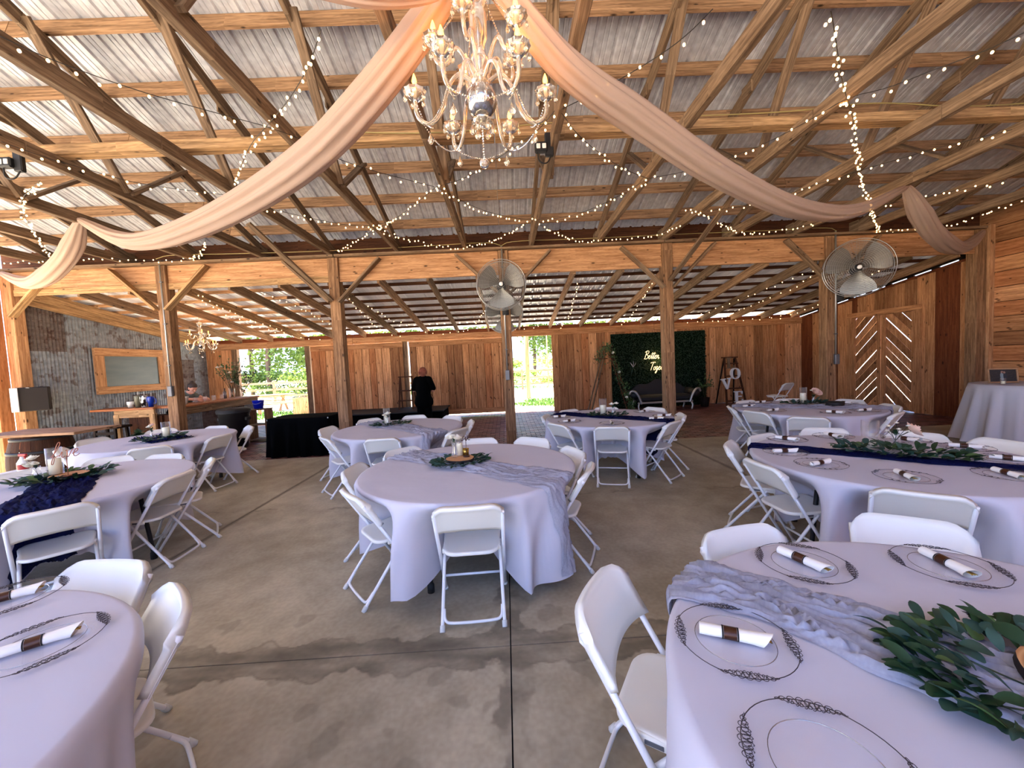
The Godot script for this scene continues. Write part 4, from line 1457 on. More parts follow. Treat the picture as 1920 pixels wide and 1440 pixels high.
# ------------------------------------------------------------------ centrepieces
var leaf_shapes := []
func leaf_mesh(l: float, w: float, bend: float, round_: float) -> ArrayMesh:
	var g := G.new()
	var Pg := []
	for i in 7:
		var v := i / 6.0
		var hw := w * 0.5 * pow(sin(PI * clampf(v * 0.94 + 0.03, 0, 1)), round_)
		var y := bend * sin(v * PI * 0.7)
		Pg.append(PackedVector3Array([Vector3(-hw, y + hw * 0.25, v * l), Vector3(0, y, v * l), Vector3(hw, y + hw * 0.25, v * l)]))
	g.sm(0).sheet(Pg)
	return g.done()

func garland(tb: String, label: String, c: Vector2, rx: float, rz: float, turn: float, count: int, size: float, single: bool, hole := 0.0, high := 0.05) -> void:
	if leaf_shapes.is_empty():
		leaf_shapes = [leaf_mesh(0.075, 0.034, 0.012, 0.8), leaf_mesh(0.065, 0.046, 0.010, 0.62), leaf_mesh(0.09, 0.030, 0.018, 0.9), leaf_mesh(0.055, 0.042, 0.006, 0.6)]
	var t := thing("leaf_garland", label, "garland", Vector3(c.x, 0.768, c.y), turn)
	var st := G.new()
	st.sm(0)
	for k in 6:
		var a := TAU * k / 6.0
		st.tube(smooth_line(PackedVector3Array([Vector3(cos(a) * rx * 0.3, 0.012, sin(a) * rz * 0.3), Vector3(cos(a + 0.4) * rx * 0.7, 0.02, sin(a + 0.4) * rz * 0.7), Vector3(cos(a + 0.6) * rx * 0.95, 0.014, sin(a + 0.6) * rz * 0.95)]), 1), 0.0022, 5)
	part("stem", st.done(), M.stem, t)
	var joined := [G.new(), G.new(), G.new()]
	for k in count:
		var a := TAU * k / count * 5.0 + rng.randf() * 0.8
		var q := lerpf(hole, 1.0, sqrt(rng.randf())) * 0.92
		var p := Vector3(cos(a) * rx * q, 0.008 + rng.randf() * high * (1.0 - q * 0.55), sin(a) * rz * q)
		var out := atan2(p.x / rx, p.z / rz) + rng.randf_range(-0.9, 0.9)
		var tilt := rng.randf_range(-0.5, 0.15) * (1.0 if p.y > 0.02 else 0.3)
		var b := Basis.from_euler(Vector3(tilt, out, rng.randf_range(-0.5, 0.5))).scaled(Vector3.ONE * size * rng.randf_range(0.75, 1.2))
		var m := rng.randi() % 3
		if single:
			var o := part("leaf", leaf_shapes[rng.randi() % 4], [M.leaf0, M.leaf1, M.leaf2, M.leaf3][[0, 1, 2, 0, 1, 2, 2, 3][rng.randi() % 8]], t, p)
			o.basis = b
		else:
			joined[m].st.append_from(leaf_shapes[rng.randi() % 4], 0, Transform3D(b, p))
	if not single:
		for m in 3:
			tag(part("leaves", joined[m].st.commit(), [M.leaf0, M.leaf2, M.leaf1][m], t), "", "", "", "stuff")

func wood_slice(c: Vector2, r: float, label: String) -> void:
	var t := thing("wood_slice", label, "wood slice", Vector3(c.x, 0.79, c.y), rng.randf() * 6.0)
	var g := G.new()
	var Pg := [PackedVector3Array(), PackedVector3Array()]
	var top := G.new()
	for k in 33:
		var a := TAU * k / 32.0
		var rr := r * (1.0 + 0.03 * sin(a * 3.0) + 0.02 * sin(a * 7.0))
		Pg[0].append(Vector3(cos(a) * rr * 1.03, 0, sin(a) * rr * 1.03))
		Pg[1].append(Vector3(cos(a) * rr, 0.022, sin(a) * rr))
	g.sm(0).sheet(Pg)
	for k in 32:
		var p0: Vector3 = Pg[1][k]
		var p1: Vector3 = Pg[1][k + 1]
		var f := func(p: Vector3) -> Vector2: return Vector2(p.x, p.z) / (2.2 * r) + Vector2(0.5, 0.5)
		top.tri_uv(Vector3(0, 0.022, 0), p0, p1, Vector2(0.5, 0.5), f.call(p0), f.call(p1))
		g.tri(Vector3.ZERO, Pg[0][k + 1], Pg[0][k])
	part("bark", g.done(), M.bark, t)
	part("cut_face", top.done(), M.slice, t)

func rose(m: Material, r: float) -> ArrayMesh:
	var g := G.new()
	g.sm(0)
	for ring in 4:
		var n := 3 + ring
		for k in n:
			var a := TAU * k / n + ring * 0.7
			var rr := r * (0.18 + 0.24 * ring)
			var h := r * (1.15 - 0.2 * ring)
			var Pg := []
			for i in 5:
				var v := i / 4.0
				var line := PackedVector3Array()
				for j in 5:
					var u := (-1.0 + j * 0.5) * (0.95 - 0.12 * ring)
					var rad := rr * (0.45 + 0.55 * sin(v * PI * 0.62)) * (1.0 + 0.15 * v * v * ring)
					line.append(Vector3(cos(a + u) * rad, h * v * (1.0 - 0.12 * u * u) - r * 0.2, sin(a + u) * rad))
				Pg.append(line)
			g.sheet(Pg)
	return g.done()

func vase(label: String, c: Vector3, h: float, r: float, flowers: Array, n_leaf: int) -> void:
	var t := thing("bud_vase", label, "vase", c)
	var g := G.new()
	g.sm(0).lathe(PackedVector2Array([Vector2(0.001, 0), Vector2(r, 0), Vector2(r * 1.05, h * 0.3), Vector2(r * 0.62, h * 0.72), Vector2(r * 0.78, h), Vector2(r * 0.70, h), Vector2(r * 0.55, h * 0.72), Vector2(r * 0.95, h * 0.3), Vector2(r * 0.9, h * 0.04), Vector2(0.001, h * 0.04)]), 16)
	part("glass", g.done(), M.pane, t)
	var st := G.new()
	st.sm(0)
	for k in flowers.size():
		var f: Array = flowers[k]
		st.tube(PackedVector3Array([Vector3(-f[0].x * 0.3, 0.02, -f[0].z * 0.3), Vector3(f[0].x * 0.3, h * 0.8, f[0].z * 0.3), f[0]]), 0.002, 5)
		var fl := part("flower", rose(f[1], f[2]), f[1], t, f[0])
		fl.rotation = Vector3(f[0].z * 5.0 + f[3], k * 1.3, -f[0].x * 5.0)
	part("stem", st.done(), M.stem, t)
	if n_leaf > 0:
		var lv := G.new()
		for k in n_leaf:
			var a: float = k * 2.4
			lv.st.append_from(leaf_shapes[k % 4], 0, Transform3D(Basis.from_euler(Vector3(rng.randf_range(-1.2, -0.2), a, 0)).scaled(Vector3.ONE * 0.6), Vector3(0, h * rng.randf_range(0.8, 1.15), 0)))
		tag(part("leaves", lv.st.commit(), M.leaf2, t), "", "", "", "stuff")

func candle_glass(label: String, c: Vector3, h: float, r: float, ch: float) -> void:
	var t := thing("candle_cylinder", label, "candle holder", c)
	var g := G.new()
	g.sm(0).lathe(PackedVector2Array([Vector2(0.001, 0), Vector2(r, 0), Vector2(r, h), Vector2(r - 0.003, h), Vector2(r - 0.003, 0.006), Vector2(0.001, 0.006)]), 24)
	part("glass", g.done(), M.pane, t)
	var k := G.new()
	k.sm(0).lathe(PackedVector2Array([Vector2(0.001, 0.008), Vector2(r * 0.78, 0.008), Vector2(r * 0.78, ch - 0.004), Vector2(r * 0.7, ch), Vector2(0.001, ch - 0.006)]), 20)
	var cp := part("candle", k.done(), M.candle, t)
	var w := G.new()
	w.sm(0).tube(PackedVector3Array([Vector3(0, ch - 0.006, 0), Vector3(0.002, ch + 0.012, 0)]), 0.0012, 5)
	part("wick", w.done(), M.black, cp)

func word_sign(label: String, text: String, c: Vector3, turn: float, h: float, stick: float, m: Material) -> void:
	var t := thing("table_sign", label, "sign", c, turn)
	var b := G.new()
	b.sm(0).lathe(PackedVector2Array([Vector2(0.001, 0), Vector2(0.03, 0), Vector2(0.03, 0.008), Vector2(0.001, 0.01)]), 18)
	part("base", b.done(), m, t)
	var s := G.new()
	s.sm(0).tube(PackedVector3Array([Vector3(0, 0.005, 0), Vector3(0, stick + h * 0.1, 0)]), 0.0032, 6)
	part("stick", s.done(), m, t)
	var wl := 0.0
	for ch in text:
		wl += STROKES[ch][0]
	part("lettering", word(text, h, 0.0034), m, t, Vector3(-wl * h * 0.55, stick, 0))

func build_centrepieces() -> void:
	garland("T1", "dark leaf garland round the wood slice of the six sign table", Vector2(-0.45, -3.49), 0.27, 0.20, 0.3, 150, 0.85, false, 0.45, 0.03)
	wood_slice(Vector2(-0.45, -3.5), 0.125, "round wood slice under the six sign and bud vase")
	vase("clear bud vase with two white roses beside the six sign", Vector3(-0.50, 0.812, -3.52), 0.15, 0.032, [[Vector3(-0.025, 0.185, 0.02), M.petal, 0.035, 0.2], [Vector3(0.03, 0.17, -0.01), M.petal, 0.042, 0.0]], 5)
	candle_glass("clear cylinder with cream pillar candle behind the bud vase, six sign table", Vector3(-0.46, 0.812, -3.58), 0.20, 0.035, 0.12)
	word_sign("dark wire table sign reading six on a wood slice", "six", Vector3(-0.395, 0.812, -3.53), 0.15, 0.085, 0.15, M.brown_sign)
	var vt := thing("votive_cup", "gold votive cup on the wood slice beside the six sign", "votive", Vector3(-0.41, 0.812, -3.60))
	var vg := G.new()
	vg.sm(0).lathe(PackedVector2Array([Vector2(0.001, 0), Vector2(0.028, 0), Vector2(0.032, 0.06), Vector2(0.029, 0.06), Vector2(0.026, 0.006), Vector2(0.001, 0.006)]), 16)
	part("cup", vg.done(), M.gold, vt)
	# nearest table on the board wall side
	garland("T6", "lush eucalyptus garland on the grey gauze table", Vector2(1.37, -0.86), 0.40, 0.29, -0.5, 300, 1.0, true, 0.42, 0.05)
	wood_slice(Vector2(1.41, -0.85), 0.155, "round wood slice at the frame edge among eucalyptus leaves")
	# rose vase table
	garland("T5", "long leafy garland lying on the navy runner by the rose vase", Vector2(3.10, -3.03), 0.46, 0.17, -0.72, 150, 1.15, true, 0.0, 0.05)
	candle_glass("clear cylinder vase with floating candle behind the leaf garland", Vector3(3.09, 0.765, -3.28), 0.24, 0.06, 0.06)
	vase("bud vase with white sprays and one blush rose, by the leaf garland", Vector3(3.27, 0.765, -3.24), 0.13, 0.035, [[Vector3(0.13, 0.15, 0.02), M.blush, 0.06, 0.5], [Vector3(-0.06, 0.19, 0.0), M.petal, 0.014, 0.0], [Vector3(-0.02, 0.17, 0.05), M.petal, 0.014, 0.0], [Vector3(0.03, 0.21, -0.02), M.petal, 0.014, 0.0], [Vector3(-0.1, 0.16, 0.03), M.petal, 0.014, 0.0], [Vector3(0.05, 0.15, 0.06), M.petal, 0.014, 0.0], [Vector3(0.08, 0.19, 0.03), M.petal, 0.013, 0.0]], 14)
	# five sign table
	garland("T8", "leaf garland round the candle of the five sign table", Vector2(-4.14, -3.63), 0.34, 0.23, 0.75, 150, 1.1, true, 0.3, 0.05)
	wood_slice(Vector2(-4.10, -3.66), 0.13, "wood slice under the candle of the five sign table")
	candle_glass("tall clear cylinder with cream candle beside the five sign", Vector3(-4.22, 0.812, -3.66), 0.25, 0.055, 0.15)
	vase("small bud vase of white flowers beside the five sign candle", Vector3(-4.32, 0.79, -3.60), 0.12, 0.035, [[Vector3(-0.03, 0.19, 0.0), M.petal, 0.04, 0.1], [Vector3(0.02, 0.15, 0.04), M.petal, 0.03, 0.2], [Vector3(-0.05, 0.13, 0.03), M.petal, 0.03, 0.3]], 8)
	word_sign("copper wire table sign reading five beside the candle", "five", Vector3(-4.02, 0.812, -3.58), 0.84, 0.15, 0.17, M.copper)
	# the others
	garland("T2", "dark leaf garland on the black stage table", Vector2(-1.82, -6.06), 0.30, 0.17, 0.3, 110, 0.9, false, 0.3, 0.03)
	candle_glass("tall clear cylinder with candle on the black stage table", Vector3(-1.88, 0.79, -6.08), 0.24, 0.05, 0.12)
	vase("small vase of white roses on the black stage table", Vector3(-1.84, 0.79, -6.0), 0.12, 0.032, [[Vector3(0.0, 0.16, 0.0), M.petal, 0.04, 0.1], [Vector3(-0.05, 0.14, 0.02), M.petal, 0.025, 0.1]], 5)
	garland("T3", "dark leaf garland on the leafy wall table", Vector2(1.50, -5.88), 0.32, 0.17, -0.4, 110, 0.9, false, 0.2, 0.035)
	candle_glass("clear cylinder with cream candle on the leafy wall table", Vector3(1.46, 0.775, -5.96), 0.25, 0.055, 0.15)
	vase("small vase of white roses on the leafy wall table", Vector3(1.60, 0.775, -5.90), 0.12, 0.032, [[Vector3(-0.02, 0.16, 0.0), M.petal, 0.035, 0.1], [Vector3(0.05, 0.17, 0.0), M.petal, 0.03, 0.1]], 6)
	garland("T4", "leaf garland on the barn door table", Vector2(4.70, -6.08), 0.34, 0.16, -0.2, 110, 1.0, false, 0.1, 0.045)
	candle_glass("clear cylinder with white candle on the barn door table", Vector3(4.72, 0.775, -6.16), 0.25, 0.05, 0.16)
	vase("small vase with one blush rose on the barn door table", Vector3(4.84, 0.775, -6.1), 0.11, 0.032, [[Vector3(0.02, 0.17, 0.03), M.blush, 0.065, 0.6], [Vector3(-0.03, 0.2, 0.0), M.petal, 0.02, 0.0]], 8)
	var ht := thing("hat", "low round black hat lying on the barn door table", "hat", Vector3(4.86, 0.768, -5.72))
	var hg := G.new()
	hg.sm(0).lathe(PackedVector2Array([Vector2(0.001, 0.0), Vector2(0.125, 0.0), Vector2(0.13, 0.008), Vector2(0.112, 0.014), Vector2(0.11, 0.055), Vector2(0.10, 0.068), Vector2(0.001, 0.07)]), 24)
	part("crown", hg.done(), M.black, ht)
	garland("T9", "leaf garland on the navy bundle of the bar table", Vector2(-5.10, -5.78), 0.34, 0.20, 1.2, 120, 0.95, false, 0.2, 0.05)
	candle_glass("clear cylinder with cream candle on the bar table", Vector3(-5.05, 0.785, -5.82), 0.23, 0.055, 0.15)
	vase("small vase of white flowers on the bar table", Vector3(-5.22, 0.785, -5.78), 0.12, 0.032, [[Vector3(-0.03, 0.17, 0.0), M.petal, 0.035, 0.1], [Vector3(0.03, 0.2, 0.02), M.blush, 0.03, 0.1]], 8)

# ------------------------------------------------------------------ chandeliers
func drop_mesh(l: float, r: float) -> ArrayMesh:   # a faceted crystal drop hanging from its top
	var g := G.new()
	g.lathe(PackedVector2Array([Vector2(0.0005, 0), Vector2(r * 0.35, -l * 0.25), Vector2(r, -l * 0.68), Vector2(r * 0.6, -l * 0.9), Vector2(0.0005, -l)]), 6)
	return g.done()

func beads(a: Vector3, b: Vector3, sag: float, r: float) -> ArrayMesh:
	var g := G.new()
	var n := int(a.distance_to(b) * (1.0 + sag) / (r * 2.5)) + 1
	for k in n + 1:
		var v := float(k) / n
		var p := a.lerp(b, v) - Vector3(0, sag * 4.0 * v * (1.0 - v), 0)
		g.ball(p, Vector3(r, r, r), 6, 4)
	return g.done()

func chandelier(label: String, at: Vector3, sc: float, lower: int, upper: int, full: bool, turn: float) -> void:
	var t := thing("chandelier", label, "chandelier", at, turn)
	t.scale = Vector3.ONE * sc
	# origin: middle of the silver bowl
	var col := G.new()
	col.sm(0).lathe(PackedVector2Array([Vector2(0.001, 0.09), Vector2(0.05, 0.10), Vector2(0.06, 0.14), Vector2(0.03, 0.17), Vector2(0.028, 0.20), Vector2(0.052, 0.24), Vector2(0.052, 0.27), Vector2(0.030, 0.30), Vector2(0.034, 0.34), Vector2(0.05, 0.38), Vector2(0.055, 0.52), Vector2(0.04, 0.56), Vector2(0.055, 0.60), Vector2(0.085, 0.66), Vector2(0.075, 0.70), Vector2(0.03, 0.74), Vector2(0.001, 0.75)]), 14, Transform3D(), 0.05, 7)
	part("column", col.done(), M.crystal, t)
	var rod := G.new()
	rod.sm(0).tube(PackedVector3Array([Vector3(0, 0.05, 0), Vector3(0, 1.55 if full else 0.9, 0)]), 0.007, 8)
	part("rod", rod.done(), M.silver, t)
	var bowl := G.new()
	bowl.sm(0).lathe(PackedVector2Array([Vector2(0.001, -0.085), Vector2(0.04, -0.08), Vector2(0.078, -0.05), Vector2(0.098, 0.0), Vector2(0.092, 0.05), Vector2(0.07, 0.085), Vector2(0.05, 0.10), Vector2(0.001, 0.10)]), 24, Transform3D(), 0.012, 12)
	part("bowl", bowl.done(), M.silver, t)
	var cut := G.new()
	for k in 12:
		var a := TAU * k / 12
		var b := TAU * (k + 0.5) / 12
		cut.sm(0).tube(PackedVector3Array([Vector3(cos(a) * 0.072, 0.083, sin(a) * 0.072), Vector3(cos(b) * 0.1, 0.0, sin(b) * 0.1)]), 0.0025, 4)
		cut.tube(PackedVector3Array([Vector3(cos(b) * 0.1, 0.0, sin(b) * 0.1), Vector3(cos(a + TAU / 12) * 0.072, 0.083, sin(a + TAU / 12) * 0.072)]), 0.0025, 4)
	part("cut_pattern", cut.done(), M.white, t)
	var dish := G.new()
	dish.sm(0).lathe(PackedVector2Array([Vector2(0.001, -0.145), Vector2(0.03, -0.14), Vector2(0.06, -0.115), Vector2(0.064, -0.10), Vector2(0.055, -0.105), Vector2(0.028, -0.13), Vector2(0.02, -0.09), Vector2(0.001, -0.085)]), 20, Transform3D(), 0.06, 10)
	part("lower_dish", dish.done(), M.crystal, t)
	var drop := drop_mesh(0.075, 0.020)
	var small := drop_mesh(0.055, 0.013)
	for k in 6:
		var a := TAU * k / 6
		part("crystal_drop", drop, M.crystal, t, Vector3(cos(a) * 0.062, -0.11, sin(a) * 0.062))
	part("bead_chain", beads(Vector3(0, -0.145, 0), Vector3(0, -0.32, 0), 0.0, 0.0065), M.crystal, t)
	var bl := G.new()
	bl.sm(0).ball(Vector3(0, -0.355, 0), Vector3(0.032, 0.032, 0.032), 14, 10)
	part("crystal_ball", bl.done(), M.glass, t)
	var cup := G.new()
	cup.sm(0).lathe(PackedVector2Array([Vector2(0.001, -0.012), Vector2(0.02, -0.012), Vector2(0.05, 0.012), Vector2(0.066, 0.045), Vector2(0.06, 0.045), Vector2(0.045, 0.018), Vector2(0.018, -0.004), Vector2(0.001, -0.004)]), 30, Transform3D(), 0.06, 10)
	var cupm := cup.done()
	var sl := G.new()
	sl.sm(0).lathe(PackedVector2Array([Vector2(0.001, 0), Vector2(0.0115, 0), Vector2(0.0115, 0.085), Vector2(0.001, 0.087)]), 10)
	var slm := sl.done()
	var fl := G.new()
	fl.sm(0).lathe(PackedVector2Array([Vector2(0.001, 0.0), Vector2(0.008, 0.003), Vector2(0.0155, 0.022), Vector2(0.012, 0.042), Vector2(0.004, 0.064), Vector2(0.0005, 0.07)]), 10)
	var flm := fl.done()
	var cups := []
	for tier in 2:
		var n := lower if tier == 0 else upper
		for k in n:
			var a := TAU * (k + 0.5 * tier) / n
			var d := Vector3(cos(a), 0, sin(a))
			var pts: PackedVector3Array
			var end: Vector3
			if tier == 0:
				end = d * 0.40 + Vector3(0, 0.02, 0)
				pts = PackedVector3Array([d * 0.05 + Vector3(0, 0.13, 0), d * 0.13 + Vector3(0, 0.19, 0), d * 0.20 + Vector3(0, 0.10, 0), d * 0.24 + Vector3(0, -0.06, 0), d * 0.32 + Vector3(0, -0.13, 0), d * 0.40 + Vector3(0, -0.08, 0), end])
			else:
				end = d * 0.27 + Vector3(0, 0.33, 0)
				pts = PackedVector3Array([d * 0.05 + Vector3(0, 0.16, 0), d * 0.10 + Vector3(0, 0.30, 0), d * 0.15 + Vector3(0, 0.34, 0), d * 0.18 + Vector3(0, 0.24, 0), d * 0.23 + Vector3(0, 0.22, 0), d * 0.27 + Vector3(0, 0.26, 0), end])
			var arm := G.new()
			arm.sm(0).tube(smooth_line(pts, 2), 0.0125, 8)
			part("arm", arm.done(), M.crystal, t)
			var cp := part("drip_cup", cupm, M.crystal, t, end + Vector3(0, 0.01, 0))
			cups.append(end)
			part("candle_sleeve", slm, M.sleeve, t, end + Vector3(0, 0.005, 0))
			part("bulb", flm, M.flame, t, end + Vector3(0, 0.09, 0))
			for j in (5 if full else 3):
				var b := TAU * j / 5 + k
				part("crystal_drop", small, M.crystal, cp, Vector3(cos(b) * 0.06, 0.03, sin(b) * 0.06))
			if tier == 0:
				part("crystal_drop", drop, M.crystal, t, d * 0.32 + Vector3(0, -0.165, 0))
				part("bead_chain", beads(d * 0.30 + Vector3(0, -0.14, 0), d * 0.40 + Vector3(0, 0.03, 0), 0.05, 0.005), M.crystal, t)
			if full:
				var nd := Vector3(cos(a + TAU / n), 0, sin(a + TAU / n))
				if tier == 0:
					part("bead_chain", beads(d * 0.36 + Vector3(0, -0.11, 0), nd * 0.36 + Vector3(0, -0.11, 0), 0.06, 0.0055), M.crystal, t)
				else:
					part("bead_chain", beads(d * 0.06 + Vector3(0, 0.66, 0), end + Vector3(0, 0.04, 0), 0.03, 0.0055), M.crystal, t)
			var om := OmniLight3D.new()
			om.name = "candle_light"
			om.light_color = Color(1.0, 0.66, 0.34)
			om.light_energy = 0.010 * sc
			om.light_size = 0.012
			om.omni_range = 15.0
			om.omni_attenuation = 2.0
			om.shadow_enabled = true
			t.add_child(om, true)
			om.position = end + Vector3(0, 0.118, 0)

func build_chandeliers() -> void:
	chandelier("large crystal chandelier with lit candle bulbs hanging where the drapes meet", Vector3(-0.07, 3.24, -2.5), 1.0, 6, 5, true, 0.05)
	chandelier("small lit crystal chandelier hanging over the bar", Vector3(-7.6, 2.43, -10.0), 0.8, 6, 3, false, 0.3)
	var c := G.new()
	c.sm(0).tube(PackedVector3Array([Vector3(-7.6, 3.1, -10.0), Vector3(-7.6, 3.27, -10.0)]), 0.006, 6)
	one("chain", c.done(), M.gold, "short chain carrying the small chandelier over the bar", "chain")

# ------------------------------------------------------------------ sheer drapes
func drape(label: String, pts: PackedVector3Array, wid: Array, deep: Array, sd: int) -> void:
	var p := smooth_line(pts, 3)
	var n := p.size()
	var nz := noise(sd, 1.4, 3)
	var Pg := []
	var plan := (p[n - 1] - p[0]) * Vector3(1, 0, 1)
	var side := plan.normalized().cross(Vector3.UP).normalized()
	for i in n:
		var v := float(i) / (n - 1)
		var t := (p[mini(i + 1, n - 1)] - p[maxi(i - 1, 0)]).normalized()
		var up := side.cross(t).normalized()
		var f := v * (wid.size() - 1)
		var k0 := mini(int(f), wid.size() - 2)
		var w: float = lerpf(wid[k0], wid[k0 + 1], f - k0)
		var d: float = lerpf(deep[k0], deep[k0 + 1], f - k0)
		var line := PackedVector3Array()
		for k in 49:
			var a := TAU * k / 48.0
			var fo := 1.0 + 0.10 * sin(a * 9.0 + v * 6.0) + 0.16 * nz.get_noise_2d(cos(a) * 1.6 + v * 1.2, sin(a) * 1.6 + 9.0)
			line.append(p[i] + side * (cos(a) * w * fo) + up * (sin(a) * d * fo))
		Pg.append(line)
	var g := G.new()
	g.sm(0).sheet(Pg)
	one("drape", g.done(), M.drape, label, "drape")

func build_drapes() -> void:
	drape("sheer peach drape swagging from the chandelier towards the bar side", PackedVector3Array([Vector3(-0.08, 4.15, -2.5), Vector3(-0.45, 3.80, -2.65), Vector3(-0.83, 3.58, -2.87), Vector3(-1.36, 3.36, -3.17), Vector3(-2.0, 3.25, -3.53), Vector3(-2.79, 3.19, -3.98), Vector3(-3.8, 3.20, -4.54), Vector3(-4.66, 3.36, -5.03), Vector3(-5.84, 3.92, -5.69)]), [0.05, 0.10, 0.12, 0.12, 0.11, 0.09, 0.03], [0.06, 0.09, 0.11, 0.12, 0.11, 0.09, 0.03], 201)
	drape("sheer peach drape swagging from the chandelier towards the board wall", PackedVector3Array([Vector3(-0.08, 4.15, -2.5), Vector3(0.26, 3.78, -2.63), Vector3(0.58, 3.58, -2.81), Vector3(1.12, 3.46, -3.1), Vector3(1.68, 3.31, -3.41), Vector3(2.37, 3.19, -3.78), Vector3(3.24, 3.11, -4.25), Vector3(4.37, 3.25, -4.86), Vector3(5.88, 3.89, -5.69)]), [0.05, 0.09, 0.11, 0.11, 0.10, 0.08, 0.03], [0.06, 0.08, 0.10, 0.11, 0.10, 0.08, 0.03], 205)
	drape("short peach drape tail hanging to the corner post by the bar", PackedVector3Array([Vector3(-5.84, 3.92, -5.7), Vector3(-6.25, 3.58, -5.95), Vector3(-7.2, 3.36, -6.45), Vector3(-8.19, 3.38, -7.0), Vector3(-9.42, 3.78, -7.66)]), [0.03, 0.12, 0.13, 0.09, 0.03], [0.03, 0.08, 0.12, 0.09, 0.03], 209)
	drape("short peach drape tail hanging to the corner post by the board wall", PackedVector3Array([Vector3(5.88, 3.9, -5.69), Vector3(6.49, 3.52, -6.03), Vector3(7.41, 3.26, -6.55), Vector3(8.51, 3.30, -7.17), Vector3(9.45, 3.75, -7.66)]), [0.03, 0.13, 0.13, 0.09, 0.03], [0.03, 0.08, 0.12, 0.09, 0.03], 213)
	drape("peach drape swagging away from the chandelier at the very top", PackedVector3Array([Vector3(-0.08, 4.15, -2.5), Vector3(-0.22, 3.75, -2.32), Vector3(-0.60, 3.66, -2.26), Vector3(-0.95, 3.70, -2.2), Vector3(-1.6, 3.80, -2.05), Vector3(-2.6, 3.9, -1.8)]), [0.05, 0.05, 0.05, 0.05, 0.03], [0.05, 0.05, 0.05, 0.05, 0.03], 217)

# ------------------------------------------------------------------ string lights
var bulb_mesh: ArrayMesh
func string_light(label: String, pts: PackedVector3Array, step: float, group: String) -> void:
	if bulb_mesh == null:
		var g := G.new()
		g.sm(0).ball(Vector3.ZERO, Vector3(0.0105, 0.0125, 0.0105), 6, 5)
		bulb_mesh = g.done()
	var t := thing("string_light", label, "string lights", Vector3.ZERO, 0, group)
	var p := smooth_line(pts, 2)
	var g := G.new()
	g.sm(0).tube(p, 0.0032, 5)
	part("wire", g.done(), M.wire, t)
	var acc := step * 0.5
	for i in p.size() - 1:
		var l := p[i].distance_to(p[i + 1])
		while acc < l:
			var q := p[i].lerp(p[i + 1], acc / l)
			part("bulb", bulb_mesh, M.bulb, t, q + Vector3(rng.randf_range(-0.03, 0.03), rng.randf_range(-0.045, 0.01), rng.randf_range(-0.03, 0.03)))
			acc += step * rng.randf_range(0.75, 1.25)
		acc -= l

func at_y(xz: Array, y: float, sag: float) -> PackedVector3Array:
	var p := PackedVector3Array()
	for k in range(0, xz.size(), 2):
		p.append(Vector3(xz[k], y, xz[k + 1]))
	return p

